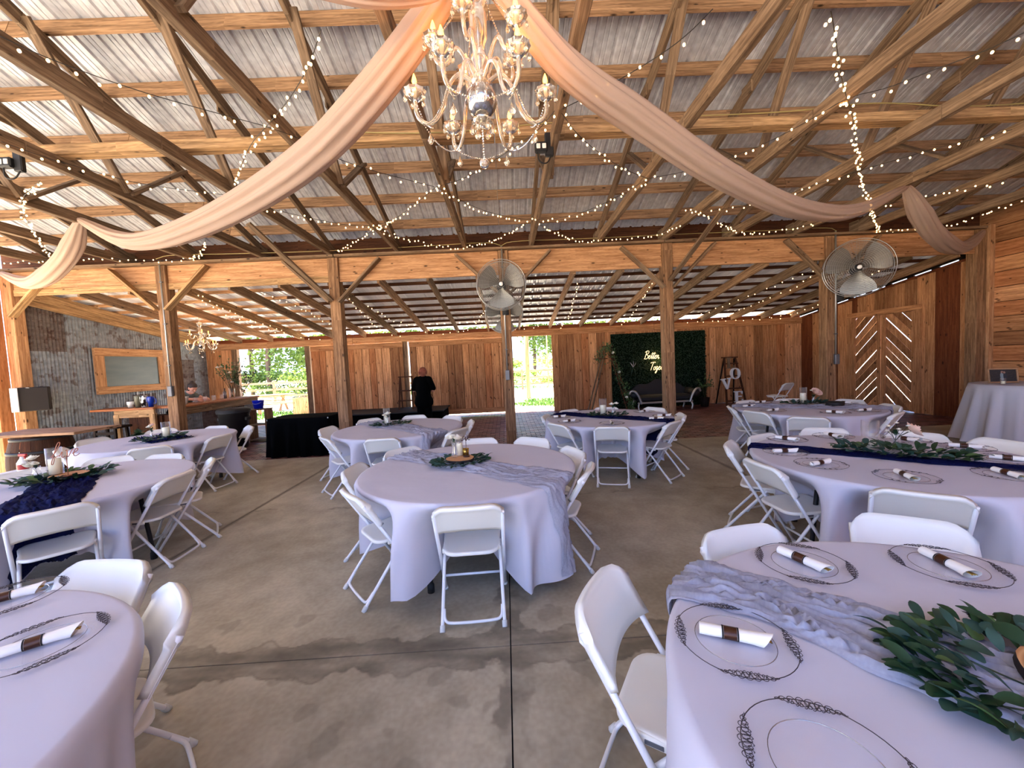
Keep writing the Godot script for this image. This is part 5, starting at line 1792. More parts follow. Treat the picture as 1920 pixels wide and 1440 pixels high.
func build_strings() -> void:
	var H := 3.88
	var A := [
		["running from the open side past the first drape", [-3.12, -2.67, -3.04, -2.86, -2.76, -3.18, -2.48, -3.4, -1.86, -3.84, -1.66, -4.38, -0.78, -5.04], 0.14],
		["dropping close beside the peach drape on the bar side", [-1.1, -2.71, -1.33, -3.02, -1.68, -3.38, -2.04, -3.69, -2.42, -4.01, -3.06, -4.76], 0.075],
		["crossing the trusses by the bar side flood light", [-4.5, -3.77, -4.43, -4.08, -4.28, -4.31, -4.09, -4.67, -3.37, -5.02], 0.1],
		["bunched at the truss end near the corner drape tail", [-5.0, -4.5, -5.87, -5.0, -6.69, -5.85, -7.83, -7.08], 0.085],
		["lying along the header beam above the bar post", [-9.24, -7.4, -7.6, -7.2, -7.0, -7.42, -6.75, -7.55, -6.2, -7.68, -5.5, -7.46], 0.12],
		["zigzagging up from the second post to the chandelier end", [-3.18, -5.4, -2.42, -6.21, -2.0, -6.3, -1.58, -6.12, -0.76, -5.05], 0.085],
		["swagging between two trusses above the middle fan", [-0.76, -5.05, -0.26, -5.87, 0.38, -6.33, 1.06, -6.34, 1.59, -5.78, 1.91, -5.06], 0.085],
		["running up under the crystal chandelier's lowest ball", [0.55, -3.64, 0.45, -3.89, 0.28, -4.13, -0.07, -4.52, -0.35, -4.84, -0.76, -5.05], 0.1],
		["running from the flood light towards the leafy wall post", [0.62, -3.68, 0.85, -4.07, 1.3, -4.58, 1.63, -4.87, 1.91, -5.06], 0.11],
		["leading from the flood light up beside the second drape", [0.61, -3.62, 0.9, -3.4, 1.18, -3.13, 1.37, -2.9, 1.46, -2.66], 0.13],
		["short run down to the header beside the second post", [-1.58, -6.12, -2.13, -6.59, -3.05, -7.55], 0.085],
		["sagging along the header left of the middle fan", [-2.03, -6.3, -1.76, -6.75, -1.41, -7.24, -1.01, -7.6, -0.6, -7.6, -0.06, -7.27, 0.43, -6.51], 0.075],
		["sagging along the header between middle fan and leafy wall post", [0.65, -6.54, 0.97, -6.97, 1.47, -7.5, 1.94, -7.6, 2.47, -7.5, 2.91, -7.37, 3.16, -6.84], 0.085],
		["from the leafy wall post sweeping over to the drape tie", [2.85, -6.15, 3.2, -6.3, 4.63, -7.6, 5.52, -7.41, 5.83, -6.75, 6.17, -6.29, 6.89, -5.88, 7.19, -5.56], 0.085],
		["from the leafy wall post up across three trusses", [3.29, -6.28, 3.89, -6.12, 4.29, -5.58, 4.58, -5.16, 5.02, -4.67, 5.25, -4.48, 5.55, -4.26], 0.11],
		["behind the second drape rising towards the roof corner", [1.91, -5.06, 2.29, -4.93, 2.55, -4.77, 2.81, -4.5, 2.98, -4.25, 3.12, -3.89, 3.19, -3.6, 3.45, -3.52, 3.66, -3.27, 3.82, -3.14, 3.92, -2.95], 0.12],
		["dense run hanging straight towards the barn door fan", [2.28, -2.71, 2.45, -2.88, 3.0, -3.45, 3.48, -3.88, 4.11, -4.54, 4.97, -5.41, 7.4, -7.7], 0.065],
		["along the header from the barn door fan to the board wall", [7.4, -7.7, 8.19, -7.65, 8.63, -7.5, 8.69, -7.32, 8.6, -6.85, 8.55, -6.39], 0.085],
		["short bunch in front of the bar post's brace", [-5.86, -7.65, -5.26, -7.15, -4.8, -6.61], 0.085]]
	for s in A:
		var p := at_y(s[1], H, 0.0)
		string_light("warm fairy light string %s" % s[0], p, s[2], "fairy light strings under the trusses")
	var L := [
		["from the bar post across to the sliding door", [-6.11, -8.0, -6.45, -8.93, -6.52, -9.9, -6.47, -11.13, -6.07, -12.2, -5.58, -12.45]],
		["over the bar, nearest the metal wall", [-6.03, -8.02, -6.28, -9.19, -6.26, -10.11, -6.15, -11.35]],
		["from the second post over the black draped table", [-3.25, -8.08, -3.35, -8.93, -3.53, -10.41, -3.58, -11.99, -3.27, -12.4]],
		["over the black stage beside the second post", [-3.15, -9.05, -3.09, -9.6, -3.0, -10.69, -2.59, -11.08]],
		["sagging above the door behind the person in black", [-2.45, -12.01, -2.26, -12.3, -1.81, -12.4, -1.22, -12.2, -0.79, -11.44, -0.44, -9.96]],
		["short run above the bright doorway", [0.21, -12.4, 0.81, -12.33, 1.27, -11.58]],
		["rising between rafters beyond the bright doorway", [1.75, -12.4, 1.86, -10.89, 1.6, -8.25]],
		["rising between rafters before the leafy wall", [3.57, -12.4, 3.77, -12.21, 3.54, -10.38, 3.25, -8.47]],
		["from the leafy wall's edge up to the fan post", [5.66, -12.03, 5.96, -10.78, 6.26, -9.44, 6.51, -8.56, 6.51, -8.0]],
		["above the LOVE ladder up to the fan post", [6.7, -12.43, 6.82, -10.66, 6.99, -9.54, 6.77, -8.59]],
		["curving past the chevron door up to the header", [8.28, -12.4, 8.71, -12.13, 8.96, -11.39, 8.88, -10.25, 8.25, -8.78, 7.88, -8.0]],
		["lying along the plate above the leafy wall", [5.68, -12.4, 6.55, -12.42, 7.96, -12.45, 8.98, -12.4]],
		["from the header down over the black draped table's end", [-4.82, -8.0, -4.61, -9.02, -4.71, -10.84]]]
	for s in L:
		var p := PackedVector3Array()
		for k in range(0, s[1].size(), 2):
			p.append(Vector3(s[1][k], lean_y(s[1][k + 1]) - 0.03, s[1][k + 1]))
		string_light("warm globe string light %s" % s[0], p, 0.26, "globe strings under the low roof")
	# pale electric cable looped along the braces
	var W := [["pale cable drooping along the lateral brace behind the chandelier", [Vector3(-1.6, 4.12, -4.24), Vector3(-0.6, 4.05, -4.22), Vector3(0.4, 4.12, -4.24), Vector3(0.62, 4.13, -4.24)]],
		["pale cable looped along the lateral brace near the board wall", [Vector3(2.0, 4.14, -4.24), Vector3(3.2, 4.13, -4.22), Vector3(4.0, 4.22, -4.24), Vector3(5.0, 4.1, -4.22), Vector3(6.2, 4.16, -4.24)]],
		["pale cable along the top plate from the bar post conduit", [Vector3(-6.52, 3.92, -7.66), Vector3(-6.3, 3.99, -7.66), Vector3(-4.9, 3.95, -7.66), Vector3(-3.2, 3.93, -7.66), Vector3(-1.4, 3.94, -7.66), Vector3(-0.2, 3.97, -7.66), Vector3(0.03, 3.9, -7.7)]],
		["pale cable along the top plate from the barn door fan", [Vector3(6.58, 3.9, -7.7), Vector3(6.4, 3.97, -7.66), Vector3(5.2, 3.95, -7.66), Vector3(3.4, 3.96, -7.66), Vector3(1.5, 3.95, -7.66), Vector3(0.2, 3.97, -7.66), Vector3(0.03, 3.9, -7.7)]]]
	for w in W:
		var g := G.new()
		g.sm(0).tube(smooth_line(PackedVector3Array(w[1]), 2), 0.006, 6)
		one("cable", g.done(), M.yellow_wire, w[0], "cable")

# ------------------------------------------------------------------ fans
func fan(label: String, at: Vector3, turn: float, r: float, arm: Vector3) -> void:
	var t := thing("wall_fan", label, "fan", at, turn)
	# local z points at the viewer
	var rim := G.new()
	for z in [0.085, -0.085]:
		rim.sm(0).tube(ring_path_z(r, z, 48), 0.0075, 6, false)
	part("rim", rim.done(), M.steel, t)
	var cage := G.new()
	cage.sm(0)
	for sgn in [1.0, -1.0]:
		for k in 14:
			var q := 0.16 + 0.84 * k / 14.0
			cage.tube(ring_path_z(r * q, sgn * (0.085 + 0.05 * (1.0 - q * q)), 40), 0.0022, 4, false)
		for k in 28:
			var a := TAU * k / 28
			cage.tube(PackedVector3Array([Vector3(cos(a) * r * 0.12, sin(a) * r * 0.12, sgn * 0.135), Vector3(cos(a) * r * 0.6, sin(a) * r * 0.6, sgn * 0.118), Vector3(cos(a) * r, sin(a) * r, sgn * 0.085)]), 0.0015, 4, false)
	part("cage", cage.done(), M.steel, t)
	var hub := G.new()
	hub.sm(0).lathe(PackedVector2Array([Vector2(0.001, 0.145), Vector2(0.032, 0.142), Vector2(0.038, 0.13), Vector2(0.038, 0.12), Vector2(0.001, 0.12)]), 18, Transform3D(Basis(Vector3.RIGHT, PI / 2), Vector3.ZERO))
	part("badge", hub.done(), M.white, t)
	var mo := G.new()
	mo.sm(0).lathe(PackedVector2Array([Vector2(0.001, 0.05), Vector2(0.055, 0.05), Vector2(0.06, 0.0), Vector2(0.09, -0.13), Vector2(0.085, -0.26), Vector2(0.001, -0.27)]), 20, Transform3D(Basis(Vector3.RIGHT, PI / 2), Vector3.ZERO))
	part("motor", mo.done(), M.black, t)
	for k in 3:
		var a := -PI / 2 + TAU * k / 3
		var Pg := []
		for i in 8:
			var q := 0.08 + 0.86 * i / 7.0
			var hw := 0.34 + 0.26 * sin(PI * 0.8 * i / 7.0)
			var line := PackedVector3Array()
			for j in 7:
				var b := a + hw * (-1.0 + j / 3.0) * 1.15
				line.append(Vector3(cos(b) * r * q, sin(b) * r * q, 0.035 * (-1.0 + j / 3.0)))
			Pg.append(line)
		var g := G.new()
		g.sm(0).sheet(Pg)
		part("blade", g.done(), M.fan_blade, t)
	var br := G.new()
	br.sm(0).tube(PackedVector3Array([Vector3(0, 0, -0.2), Vector3(0, -0.1, -0.22), arm]), 0.02, 8)
	br.bx(arm, Vector3(0.12, 0.2, 0.03), 0.004)
	part("bracket", br.done(), M.black, t)

func ring_path_z(r: float, z: float, n: int) -> PackedVector3Array:
	var p := PackedVector3Array()
	for i in n + 1:
		p.append(Vector3(cos(TAU * i / n) * r, sin(TAU * i / n) * r, z))
	return p

func flood(label: String, at: Vector3) -> void:
	var t := thing("flood_light", label, "flood light", at)
	var b := G.new()
	b.bx(Vector3.ZERO, Vector3(0.13, 0.10, 0.07), 0.012)
	b.bx(Vector3(0.09, 0.04, -0.03), Vector3(0.09, 0.24, 0.05), 0.01)
	part("housing", b.done(), M.black, t)
	for s in [-1, 1]:
		var l := G.new()
		l.bx(Vector3(s * 0.03, 0.0, 0.037), Vector3(0.04, 0.05, 0.012), 0.004)
		part("lamp", l.done(), M.pane if false else M.white, t)
	var w := G.new()
	w.sm(0).tube(smooth_line(PackedVector3Array([Vector3(-0.04, -0.04, 0), Vector3(-0.03, -0.15, 0.01), Vector3(0.06, -0.17, 0), Vector3(0.11, -0.06, -0.02)]), 2), 0.007, 6)
	part("cable", w.done(), M.black, t)

func build_fans() -> void:
	fan("round caged fan on the middle post, seen face on", Vector3(-0.01, 3.09, -7.40), 0.0, 0.455, Vector3(0.06, -0.42, -0.32))
	fan("round caged fan on the post beside the chevron barn door", Vector3(6.66, 3.09, -7.32), -0.55, 0.52, Vector3(-0.2, -0.45, -0.36))
	fan("dim fan mounted on the far side of the middle post", Vector3(0.02, 2.68, -8.45), PI, 0.40, Vector3(0.02, -0.2, -0.42))
	flood("black double flood light on the brace behind the chandelier", Vector3(0.48, 3.87, -4.22))
	flood("black double flood light on the brace towards the open side", Vector3(-5.0, 3.93, -4.22))

# ------------------------------------------------------------------ bar corner
func jar(label: String, n: String, at: Vector3, prof: Array, m: Material, group := "") -> Node3D:
	var t := thing(n, label, n.replace("_", " "), at, 0, group)
	var g := G.new()
	var p := PackedVector2Array()
	for q in prof:
		p.append(Vector2(q[0], q[1]))
	g.sm(0).lathe(p, 18)
	part("body", g.done(), m, t)
	return t

func build_bar() -> void:
	var b := thing("bar_counter", "long wooden bar counter faced with rusty corrugated metal", "bar", Vector3.ZERO)
	var top := G.new()
	top.bx(Vector3(-7.28, 1.03, -9.85), Vector3(0.62, 0.045, 2.55), 0.008, ro())
	top.bx(Vector3(-8.25, 1.03, -8.72), Vector3(1.35, 0.045, 0.5), 0.008, ro())
	part("worktop", top.done(), M.top_wood, b)
	var fs := G.new()
	fs.bx(Vector3(-7.02, 0.93, -9.85), Vector3(0.04, 0.16, 2.5), 0.005, ro())
	part("fascia", fs.done(), M.truss1, b)
	var fs2 := G.new()
	fs2.bx(Vector3(-8.0, 0.93, -8.50), Vector3(0.85, 0.16, 0.04), 0.005, ro())
	part("fascia", fs2.done(), M.pale, b)
	var body := G.new()
	body.bx(Vector3(-7.30, 0.43, -9.85), Vector3(0.42, 0.86, 2.44))
	body.bx(Vector3(-7.85, 0.43, -8.75), Vector3(0.7, 0.86, 0.36))
	part("carcass", body.done(), M.brown, b)
	for k in 5:
		var Pg := []
		for yy in [0.02, 0.86]:
			var line := PackedVector3Array()
			for q in 43:
				var s := 0.49 * q / 42.0
				line.append(Vector3(-7.06 + 0.010 * cos(TAU * s / 0.07), yy, -8.62 - k * 0.49 - s))
			Pg.append(line)
		var g := G.new()
		g.sm(0).sheet(Pg)
		part("metal_panel", g.done(), M.galv_rust if k in [1, 3] else M.galv, b)
	for x in [-8.38, -7.62]:
		var g := G.new()
		g.bx(Vector3(x, 0.46, -8.50), Vector3(0.12, 0.92, 0.06), 0.005, ro())
		part("upright", g.done(), M.pale, b)
	# mirror
	var mr := thing("framed_board", "wood framed chalkboard hanging on the corrugated metal wall", "board", Vector3(-9.40, 0, 0), PI / 2)
	var x0 := 9.14
	var x1 := 10.98
	for e in [[Vector3((x0 + x1) / 2, 2.34, 0), Vector3(x1 - x0, 0.19, 0.06)], [Vector3((x0 + x1) / 2, 1.44, 0), Vector3(x1 - x0, 0.17, 0.06)], [Vector3(x0 + 0.11, 1.89, 0), Vector3(0.22, 0.73, 0.055)], [Vector3(x1 - 0.1, 1.89, 0), Vector3(0.2, 0.73, 0.055)]]:
		var g := G.new()
		g.bx(e[0], e[1], 0.006, ro())
		part("frame_board", g.done(), M.header, mr)
	var gl := G.new()
	gl.bx(Vector3((x0 + x1) / 2, 1.89, -0.01), Vector3(x1 - x0 - 0.3, 0.75, 0.02))
	mat("slate", Color(0.30, 0.34, 0.34), 0.35)
	M.slate.albedo_texture = noise_tex(91, 0.02, Color(0.8, 0.85, 0.85), Color(1, 1, 1), 128)
	part("panel", gl.done(), M.slate, mr)
	var arc := G.new()
	arc.sm(0)
	for s in [[x0 + 0.25, 1.62, 0.30, PI, 1.5 * PI], [x1 - 0.28, 2.08, 0.22, 0.0, 0.5 * PI]]:
		var pts := PackedVector3Array()
		for k in 13:
			var a: float = lerpf(s[3], s[4], k / 12.0)
			pts.append(Vector3(s[0] + 0.25 + cos(a) * s[2] * 0.8 - 0.1, s[1] + sin(a) * s[2] * 0.5, 0.002))
		arc.tube(pts, 0.006, 5)
	part("chalk_arc", arc.done(), M.conduit, mr)
	# tumblers on the bar end by the post
	var tum := [[0.001, 0], [0.033, 0], [0.036, 0.09], [0.045, 0.10], [0.047, 0.20], [0.044, 0.215], [0.001, 0.22]]
	var jl := [["white paper cup first along the bar end", M.white, 0.62, -8.22], ["olive handled tumbler second along the bar end", M.mug_olive, 1.2, -8.06], ["black and white cow patterned tumbler on the bar end", M.cow, 1.15, -7.93], ["blue handled tumbler on the bar end by the post", M.mug_blue, 1.05, -7.78]]
	for k in 4:
		var q: Array = jl[k]
		var t := jar(q[0], "paper_cup" if k == 0 else "tumbler", Vector3(q[3], 1.0535, -8.66), tum, q[1])
		t.scale = Vector3(1.35, q[2], 1.35)
		if k != 0:
			var st := G.new()
			st.sm(0).tube(PackedVector3Array([Vector3(0.01, 0.21, 0), Vector3(0.015, 0.29, 0)]), 0.003, 6)
			part("straw", st.done(), M.white, t)
		if k in [1, 3]:
			var h := G.new()
			h.sm(0).tube(smooth_line(PackedVector3Array([Vector3(0.04, 0.18, 0), Vector3(0.085, 0.17, 0), Vector3(0.085, 0.06, 0), Vector3(0.036, 0.07, 0)]), 2), 0.007, 6)
			part("handle", h.done(), q[1], t)
	# glassware and flowers on the long counter
	var glassp := [[0.001, 0], [0.035, 0], [0.04, 0.13], [0.037, 0.13], [0.032, 0.008], [0.001, 0.008]]
	for k in 7:
		jar("clear drinking glass in the bar counter row, %s from the white tub" % ["first", "second", "third", "fourth", "fifth", "sixth", "seventh"][k], "drinking_glass", Vector3(-7.2 - 0.09 * (k % 2), 1.0535, -9.15 - 0.14 * k), glassp, M.pane, "glasses along the bar counter")
	var bp := [[0.001, 0], [0.034, 0], [0.034, 0.16], [0.014, 0.21], [0.013, 0.27], [0.001, 0.27]]
	jar("clear bottle nearer the post on the bar", "bottle", Vector3(-7.33, 1.0535, -10.25), bp, M.pane)
	jar("dark red bottle beside the flowers on the bar", "bottle", Vector3(-7.42, 1.0535, -10.42), bp, M.band)
	var tub := [[0.001, 0], [0.12, 0], [0.15, 0.16], [0.155, 0.17], [0.145, 0.17], [0.115, 0.01], [0.001, 0.01]]
	jar("white plastic tub in front of the bartender", "tub", Vector3(-7.30, 1.0535, -8.85), tub, M.white)
	var fl := [["tall vase of dried sprays and pale flowers on the bar", Vector3(-7.32, 1.0535, -10.55), 0.26, 1.0, 26], ["leafy green bunch in a clear vase at the bar's far end", Vector3(-7.22, 1.0535, -10.85), 0.2, 0.62, 20]]
	for q in fl:
		var t := thing("flower_vase", q[0], "vase", q[1])
		var g := G.new()
		g.sm(0).lathe(PackedVector2Array([Vector2(0.001, 0), Vector2(0.06, 0), Vector2(0.07, q[2]), Vector2(0.065, q[2]), Vector2(0.055, 0.01), Vector2(0.001, 0.01)]), 16)
		part("glass", g.done(), M.pane, t)
		var st := G.new()
		var lv := G.new()
		var dr := G.new()
		for k in q[4]:
			var a: float = k * 2.4
			var e := Vector3(cos(a) * rng.randf_range(0.08, 0.42), q[2] + q[3] * rng.randf_range(0.35, 0.85), sin(a) * rng.randf_range(0.08, 0.42))
			st.sm(0).tube(smooth_line(PackedVector3Array([Vector3(-e.x * 0.1, 0.03, -e.z * 0.1), Vector3(e.x * 0.15, q[2], e.z * 0.15), e]), 1), 0.003, 4)
			for j in 12:
				var v := 0.45 + 0.55 * j / 11.0
				var p: Vector3 = Vector3(e.x * 0.15, q[2], e.z * 0.15).lerp(e, v)
				(dr if k % 3 == 0 else lv).st.append_from(leaf_shapes[j % 4], 0, Transform3D(Basis.from_euler(Vector3(rng.randf_range(-1.2, 0.5), rng.randf() * TAU, 0)).scaled(Vector3.ONE * rng.randf_range(0.6, 1.3)), p))
		part("stems", st.done(), M.stem, t)
		tag(part("leaves", lv.st.commit(), M.leaf3, t), "", "", "", "stuff")
		tag(part("dried_sprays", dr.st.commit(), M.dried, t), "", "", "", "stuff")
		for k in 5:
			part("flower", rose(M.petal, 0.04), M.petal, t, Vector3(rng.randf_range(-0.2, 0.2), q[2] + q[3] * rng.randf_range(0.2, 0.6), rng.randf_range(-0.15, 0.2)))
	# bins and boxes at the counter's end
	var tc := thing("trash_can", "large black plastic trash can with lid rim beside the bar", "trash can", Vector3(-6.25, 0.0, -9.0))
	var g := G.new()
	g.sm(0).lathe(PackedVector2Array([Vector2(0.001, 0.0), Vector2(0.23, 0.0), Vector2(0.30, 0.78), Vector2(0.33, 0.80), Vector2(0.33, 0.84), Vector2(0.30, 0.84), Vector2(0.22, 0.02), Vector2(0.001, 0.02)]), 28)
	part("body", g.done(), M.black, tc)
	var lid := G.new()
	lid.sm(0).lathe(PackedVector2Array([Vector2(0.335, 0.83), Vector2(0.335, 0.87), Vector2(0.3, 0.90), Vector2(0.001, 0.91)]), 28)
	part("liner_rim", lid.done(), M.rubber, tc)
	for s in [-1, 1]:
		var h := G.new()
		h.bx(Vector3(s * 0.31, 0.66, 0), Vector3(0.06, 0.08, 0.16), 0.012)
		part("handle", h.done(), M.black, tc)
	var cr := thing("crate_shelf", "small open wooden shelf carrying the blue bucket", "shelf", Vector3(-6.12, 0.0, -9.75))
	for s in [-1, 1]:
		var sd := G.new()
		sd.bx(Vector3(s * 0.2, 0.4, 0), Vector3(0.025, 0.8, 0.32), 0.004, ro())
		part("side", sd.done(), M.truss1, cr)
	for y in [0.05, 0.42, 0.79]:
		var sh := G.new()
		sh.bx(Vector3(0, y, 0), Vector3(0.44, 0.025, 0.34), 0.004, ro())
		part("shelf_board", sh.done(), M.truss1, cr)
	var bk := jar("bright blue plastic bucket on the wooden shelf", "bucket", Vector3(-6.15, 0.8035, -9.75), [[0.001, 0], [0.10, 0], [0.13, 0.2], [0.14, 0.205], [0.125, 0.205], [0.09, 0.01], [0.001, 0.01]], M.blue)
	var hd := G.new()
	hd.sm(0).tube(smooth_line(PackedVector3Array([Vector3(-0.13, 0.2, 0), Vector3(-0.08, 0.12, 0.12), Vector3(0.08, 0.12, 0.12), Vector3(0.13, 0.2, 0)]), 2), 0.004, 6)
	part("handle", hd.done(), M.conduit, bk)
	var bxs := thing("crate", "low pale wooden crate in front of the bar", "crate", Vector3(-6.7, 0.0, -8.35))
	for y in [0.06, 0.18, 0.30]:
		for q in 4:
			var sd := G.new()
			sd.box(Transform3D(Basis(Vector3.UP, q * PI / 2), Vector3(sin(q * PI / 2) * 0.19, y, cos(q * PI / 2) * 0.19)), Vector3(0.38, 0.09, 0.015), 0.003, ro())
			part("slat", sd.done(), M.pale, bxs)
	var bt := G.new()
	bt.bx(Vector3(0, 0.35, 0), Vector3(0.40, 0.015, 0.40), 0.003, ro())
	part("lid", bt.done(), M.pale, bxs)
	var sl := thing("bar_stool", "dark backless wooden stool by the metal wall", "stool", Vector3(-8.28, 0.0, -8.25))
	var seat := G.new()
	seat.bx(Vector3(0, 0.70, 0), Vector3(0.58, 0.05, 0.34), 0.01, ro())
	part("seat", seat.done(), M.dark_wood, sl)
	for sx in [-1, 1]:
		for sz in [-1, 1]:
			var lg := G.new()
			lg.beam(Vector3(sx * 0.22, 0, sz * 0.15), Vector3(sx * 0.2, 0.68, sz * 0.12), 0.045, 0.045, Vector3.RIGHT, 0.004, ro())
			part("leg", lg.done(), M.dark_wood, sl)
		var rg := G.new()
		rg.bx(Vector3(sx * 0.21, 0.25, 0), Vector3(0.03, 0.03, 0.28), 0.003)
		part("rung", rg.done(), M.dark_wood, sl)
	var br := G.new()
	br.bx(Vector3(0, 0.58, 0.13), Vector3(0.40, 0.06, 0.02), 0.003)
	part("apron", br.done(), M.dark_wood, sl)

func box_cloth(w: float, d: float, h: float, flare: float, sd: int) -> ArrayMesh:   # a cloth over a rectangular table, to the floor
	var nz := noise(sd, 1.2, 2)
	var base := PackedVector2Array()
	var N := 144
	for k in N:
		var a := TAU * k / N
		var c := Vector2(cos(a), sin(a))
		var e := 10.0
		var q := pow(pow(absf(c.x), e) + pow(absf(c.y), e), -1.0 / e)
		base.append(Vector2(c.x * q * w / 2, c.y * q * d / 2))
	var Pg := []
	for i in 14:
		var line := PackedVector3Array()
		for k in N:
			var p := base[k]
			if i < 4:
				var f: float = [0.002, 0.5, 0.9, 0.985][i]
				line.append(Vector3(p.x * f, h, p.y * f))
			else:
				var v := (i - 4) / 9.0
				var fo := (0.5 + 0.5 * sin(k * TAU / N * 17.0 + sd)) * 0.6 + 0.4 * nz.get_noise_2d(k * 0.4, 2.0)
				var s := 1.0 + v * flare * fo / p.length() * 1.0
				line.append(Vector3(p.x * s, h - 0.006 - (h - 0.012) * v, p.y * s))
		Pg.append(line)
	var g := G.new()
	g.sm(0).sheet(Pg, true)
	return g.done()

# ------------------------------------------------------------------ far side: stage, leafy wall, ladders
func build_far_side() -> void:
	var bt := thing("draped_table", "long table fully draped in black cloth beside the second post", "table", Vector3(-4.13, 0, -8.05))
	part("cloth", box_cloth(1.24, 0.76, 0.76, 0.15, 3), M.black_cloth, bt)
	var tp := G.new()
	tp.bx(Vector3(0, 0.735, 0), Vector3(1.2, 0.03, 0.70), 0.006)
	part("tabletop", tp.done(), M.white, bt)
	for s in [-1, 1]:
		var lg := G.new()
		lg.bx(Vector3(s * 0.5, 0.36, 0), Vector3(0.04, 0.72, 0.5), 0.004)
		part("leg", lg.done(), M.black, bt)
	var st := thing("stage", "low black stage platform along the plank wall", "stage", Vector3(-3.4, 0, -11.6))
	var deck := G.new()
	deck.bx(Vector3(0, 0.385, 0), Vector3(3.2, 0.03, 1.35), 0.004)
	part("deck", deck.done(), M.rubber, st)
	part("skirt", box_cloth(3.16, 1.31, 0.372, 0.03, 9), M.black_cloth, st)
	# wooden high chair / step ladder standing on the stage
	var hc := thing("step_chair", "brown wooden ladder back step chair on the stage", "chair", Vector3(-3.0, 0.402, -11.75))
	for sx in [-1, 1]:
		var a := G.new()
		a.beam(Vector3(sx * 0.20, 0, 0.16), Vector3(sx * 0.17, 0.98, -0.02), 0.035, 0.05, Vector3.RIGHT, 0.004, ro())
		part("leg", a.done(), M.brown, hc)
		var b := G.new()
		b.beam(Vector3(sx * 0.22, 0, -0.28), Vector3(sx * 0.17, 0.95, -0.05), 0.035, 0.04, Vector3.RIGHT, 0.004, ro())
		part("leg", b.done(), M.brown, hc)
	for q in [[0.26, 0.13], [0.55, 0.07], [0.96, -0.01]]:
		var s := G.new()
		s.bx(Vector3(0, q[0], q[1]), Vector3(0.42, 0.03, 0.14), 0.004, ro())
		part("step", s.done(), M.brown, hc)
	# leafy wall with the neon words
	var hw := thing("leafy_wall", "dark green artificial boxwood backdrop wall", "backdrop", Vector3(4.87, 0, -12.42))
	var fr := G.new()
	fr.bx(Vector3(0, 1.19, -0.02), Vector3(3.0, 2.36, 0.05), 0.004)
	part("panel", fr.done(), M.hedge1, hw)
	for m in 2:
		var g := G.new()
		for k in 9000:
			var p := Vector3(rng.randf_range(-1.5, 1.5), rng.randf_range(0.01, 2.37), 0.012 + 0.045 * rng.randf())
			var u := Vector3(rng.randfn(), rng.randfn(), rng.randfn() * 0.5).normalized() * 0.022
			var w := u.cross(Vector3(rng.randfn() * 0.4, rng.randfn() * 0.4, 1)).normalized() * 0.011
			g.tri(p - u, p + w, p + u)
			g.tri(p - u, p + u, p - w)
		tag(part("leaves", g.done(), M["hedge%d" % m], hw), "", "", "", "stuff")
	var nn := thing("neon_sign", "glowing warm white script neon sign reading Better Together", "sign", Vector3(4.36, 1.54, -12.31))
	part("neon_line", word("Better", 0.25, 0.0075, 0.25), M.neon, nn)
	part("neon_line", word("Together", 0.25, 0.0075, 0.25), M.neon, nn, Vector3(0.16, -0.36, 0))
	var nl := OmniLight3D.new()
	nl.name = "neon_light"
	nl.light_color = Color(1.0, 0.85, 0.62)
	nl.light_energy = 0.06
	nl.light_size = 0.15
	nl.omni_range = 15.0
	nl.omni_attenuation = 2.0
	nl.shadow_enabled = true
	nn.add_child(nl)
	nl.position = Vector3(0.45, -0.05, 0.12)
	var bow := thing("bow", "small pale ribbon spray pinned on the leafy wall under the neon", "bow", Vector3(4.02, 1.30, -12.33))
	for k in 5:
		var g := G.new()
		var a: float = [0.9, 1.5, 2.2, 4.2, 5.2][k]
		g.sm(0).tube(PackedVector3Array([Vector3.ZERO, Vector3(cos(a) * 0.09, sin(a) * 0.11, 0.03), Vector3(cos(a) * 0.16, sin(a) * 0.25 - 0.04, 0.0)]), PackedFloat32Array([0.012, 0.02, 0.006]), 6, true, 0.3)
		part("ribbon", g.done(), M.grey_cloth if k < 3 else M.leaf0, bow)
	# black settee
	var so := thing("settee", "black carved settee with silver scrolled arms before the leafy wall", "sofa", Vector3(4.70, 0, -11.85))
	var seat := G.new()
	seat.bx(Vector3(0, 0.36, 0.02), Vector3(1.62, 0.18, 0.60), 0.05)
	part("seat", seat.done(), M.black, so)
	var bp := PackedVector2Array()
	bp.append(Vector2(-0.9, 0.40))
	for k in 25:
		var u := -1.0 + 2.0 * k / 24.0
		bp.append(Vector2(u * 0.92, 0.60 + 0.26 * pow(cos(u * PI / 2), 1.2) + 0.05 * cos(u * PI * 3.0) - 0.0))
	bp.append(Vector2(0.9, 0.40))
	bp.reverse()
	var bk := G.new()
	bk.slab(bp, 0.12, Transform3D(Basis(Vector3.RIGHT, -0.12), Vector3(0, 0.0, -0.22)))
	part("backrest", bk.done(), M.black, so)
	var rl := G.new()
	rl.bx(Vector3(0, 0.245, 0.30), Vector3(1.66, 0.06, 0.05), 0.015)
	part("rail", rl.done(), M.conduit, so)
	for s in [-1, 1]:
		var ar := G.new()
		ar.sm(0).tube(smooth_line(PackedVector3Array([Vector3(s * 0.72, 0.22, 0.34), Vector3(s * 0.80, 0.45, 0.34), Vector3(s * 0.90, 0.60, 0.33), Vector3(s * 1.02, 0.62, 0.30), Vector3(s * 1.06, 0.52, 0.28)]), 2), 0.035, 8)
		part("arm", ar.done(), M.conduit, so)
		var roll := G.new()
		roll.sm(0).tube(PackedVector3Array([Vector3(s * 0.92, 0.48, 0.30), Vector3(s * 0.92, 0.50, -0.25)]), 0.12, 14)
		part("armrest", roll.done(), M.black, so)
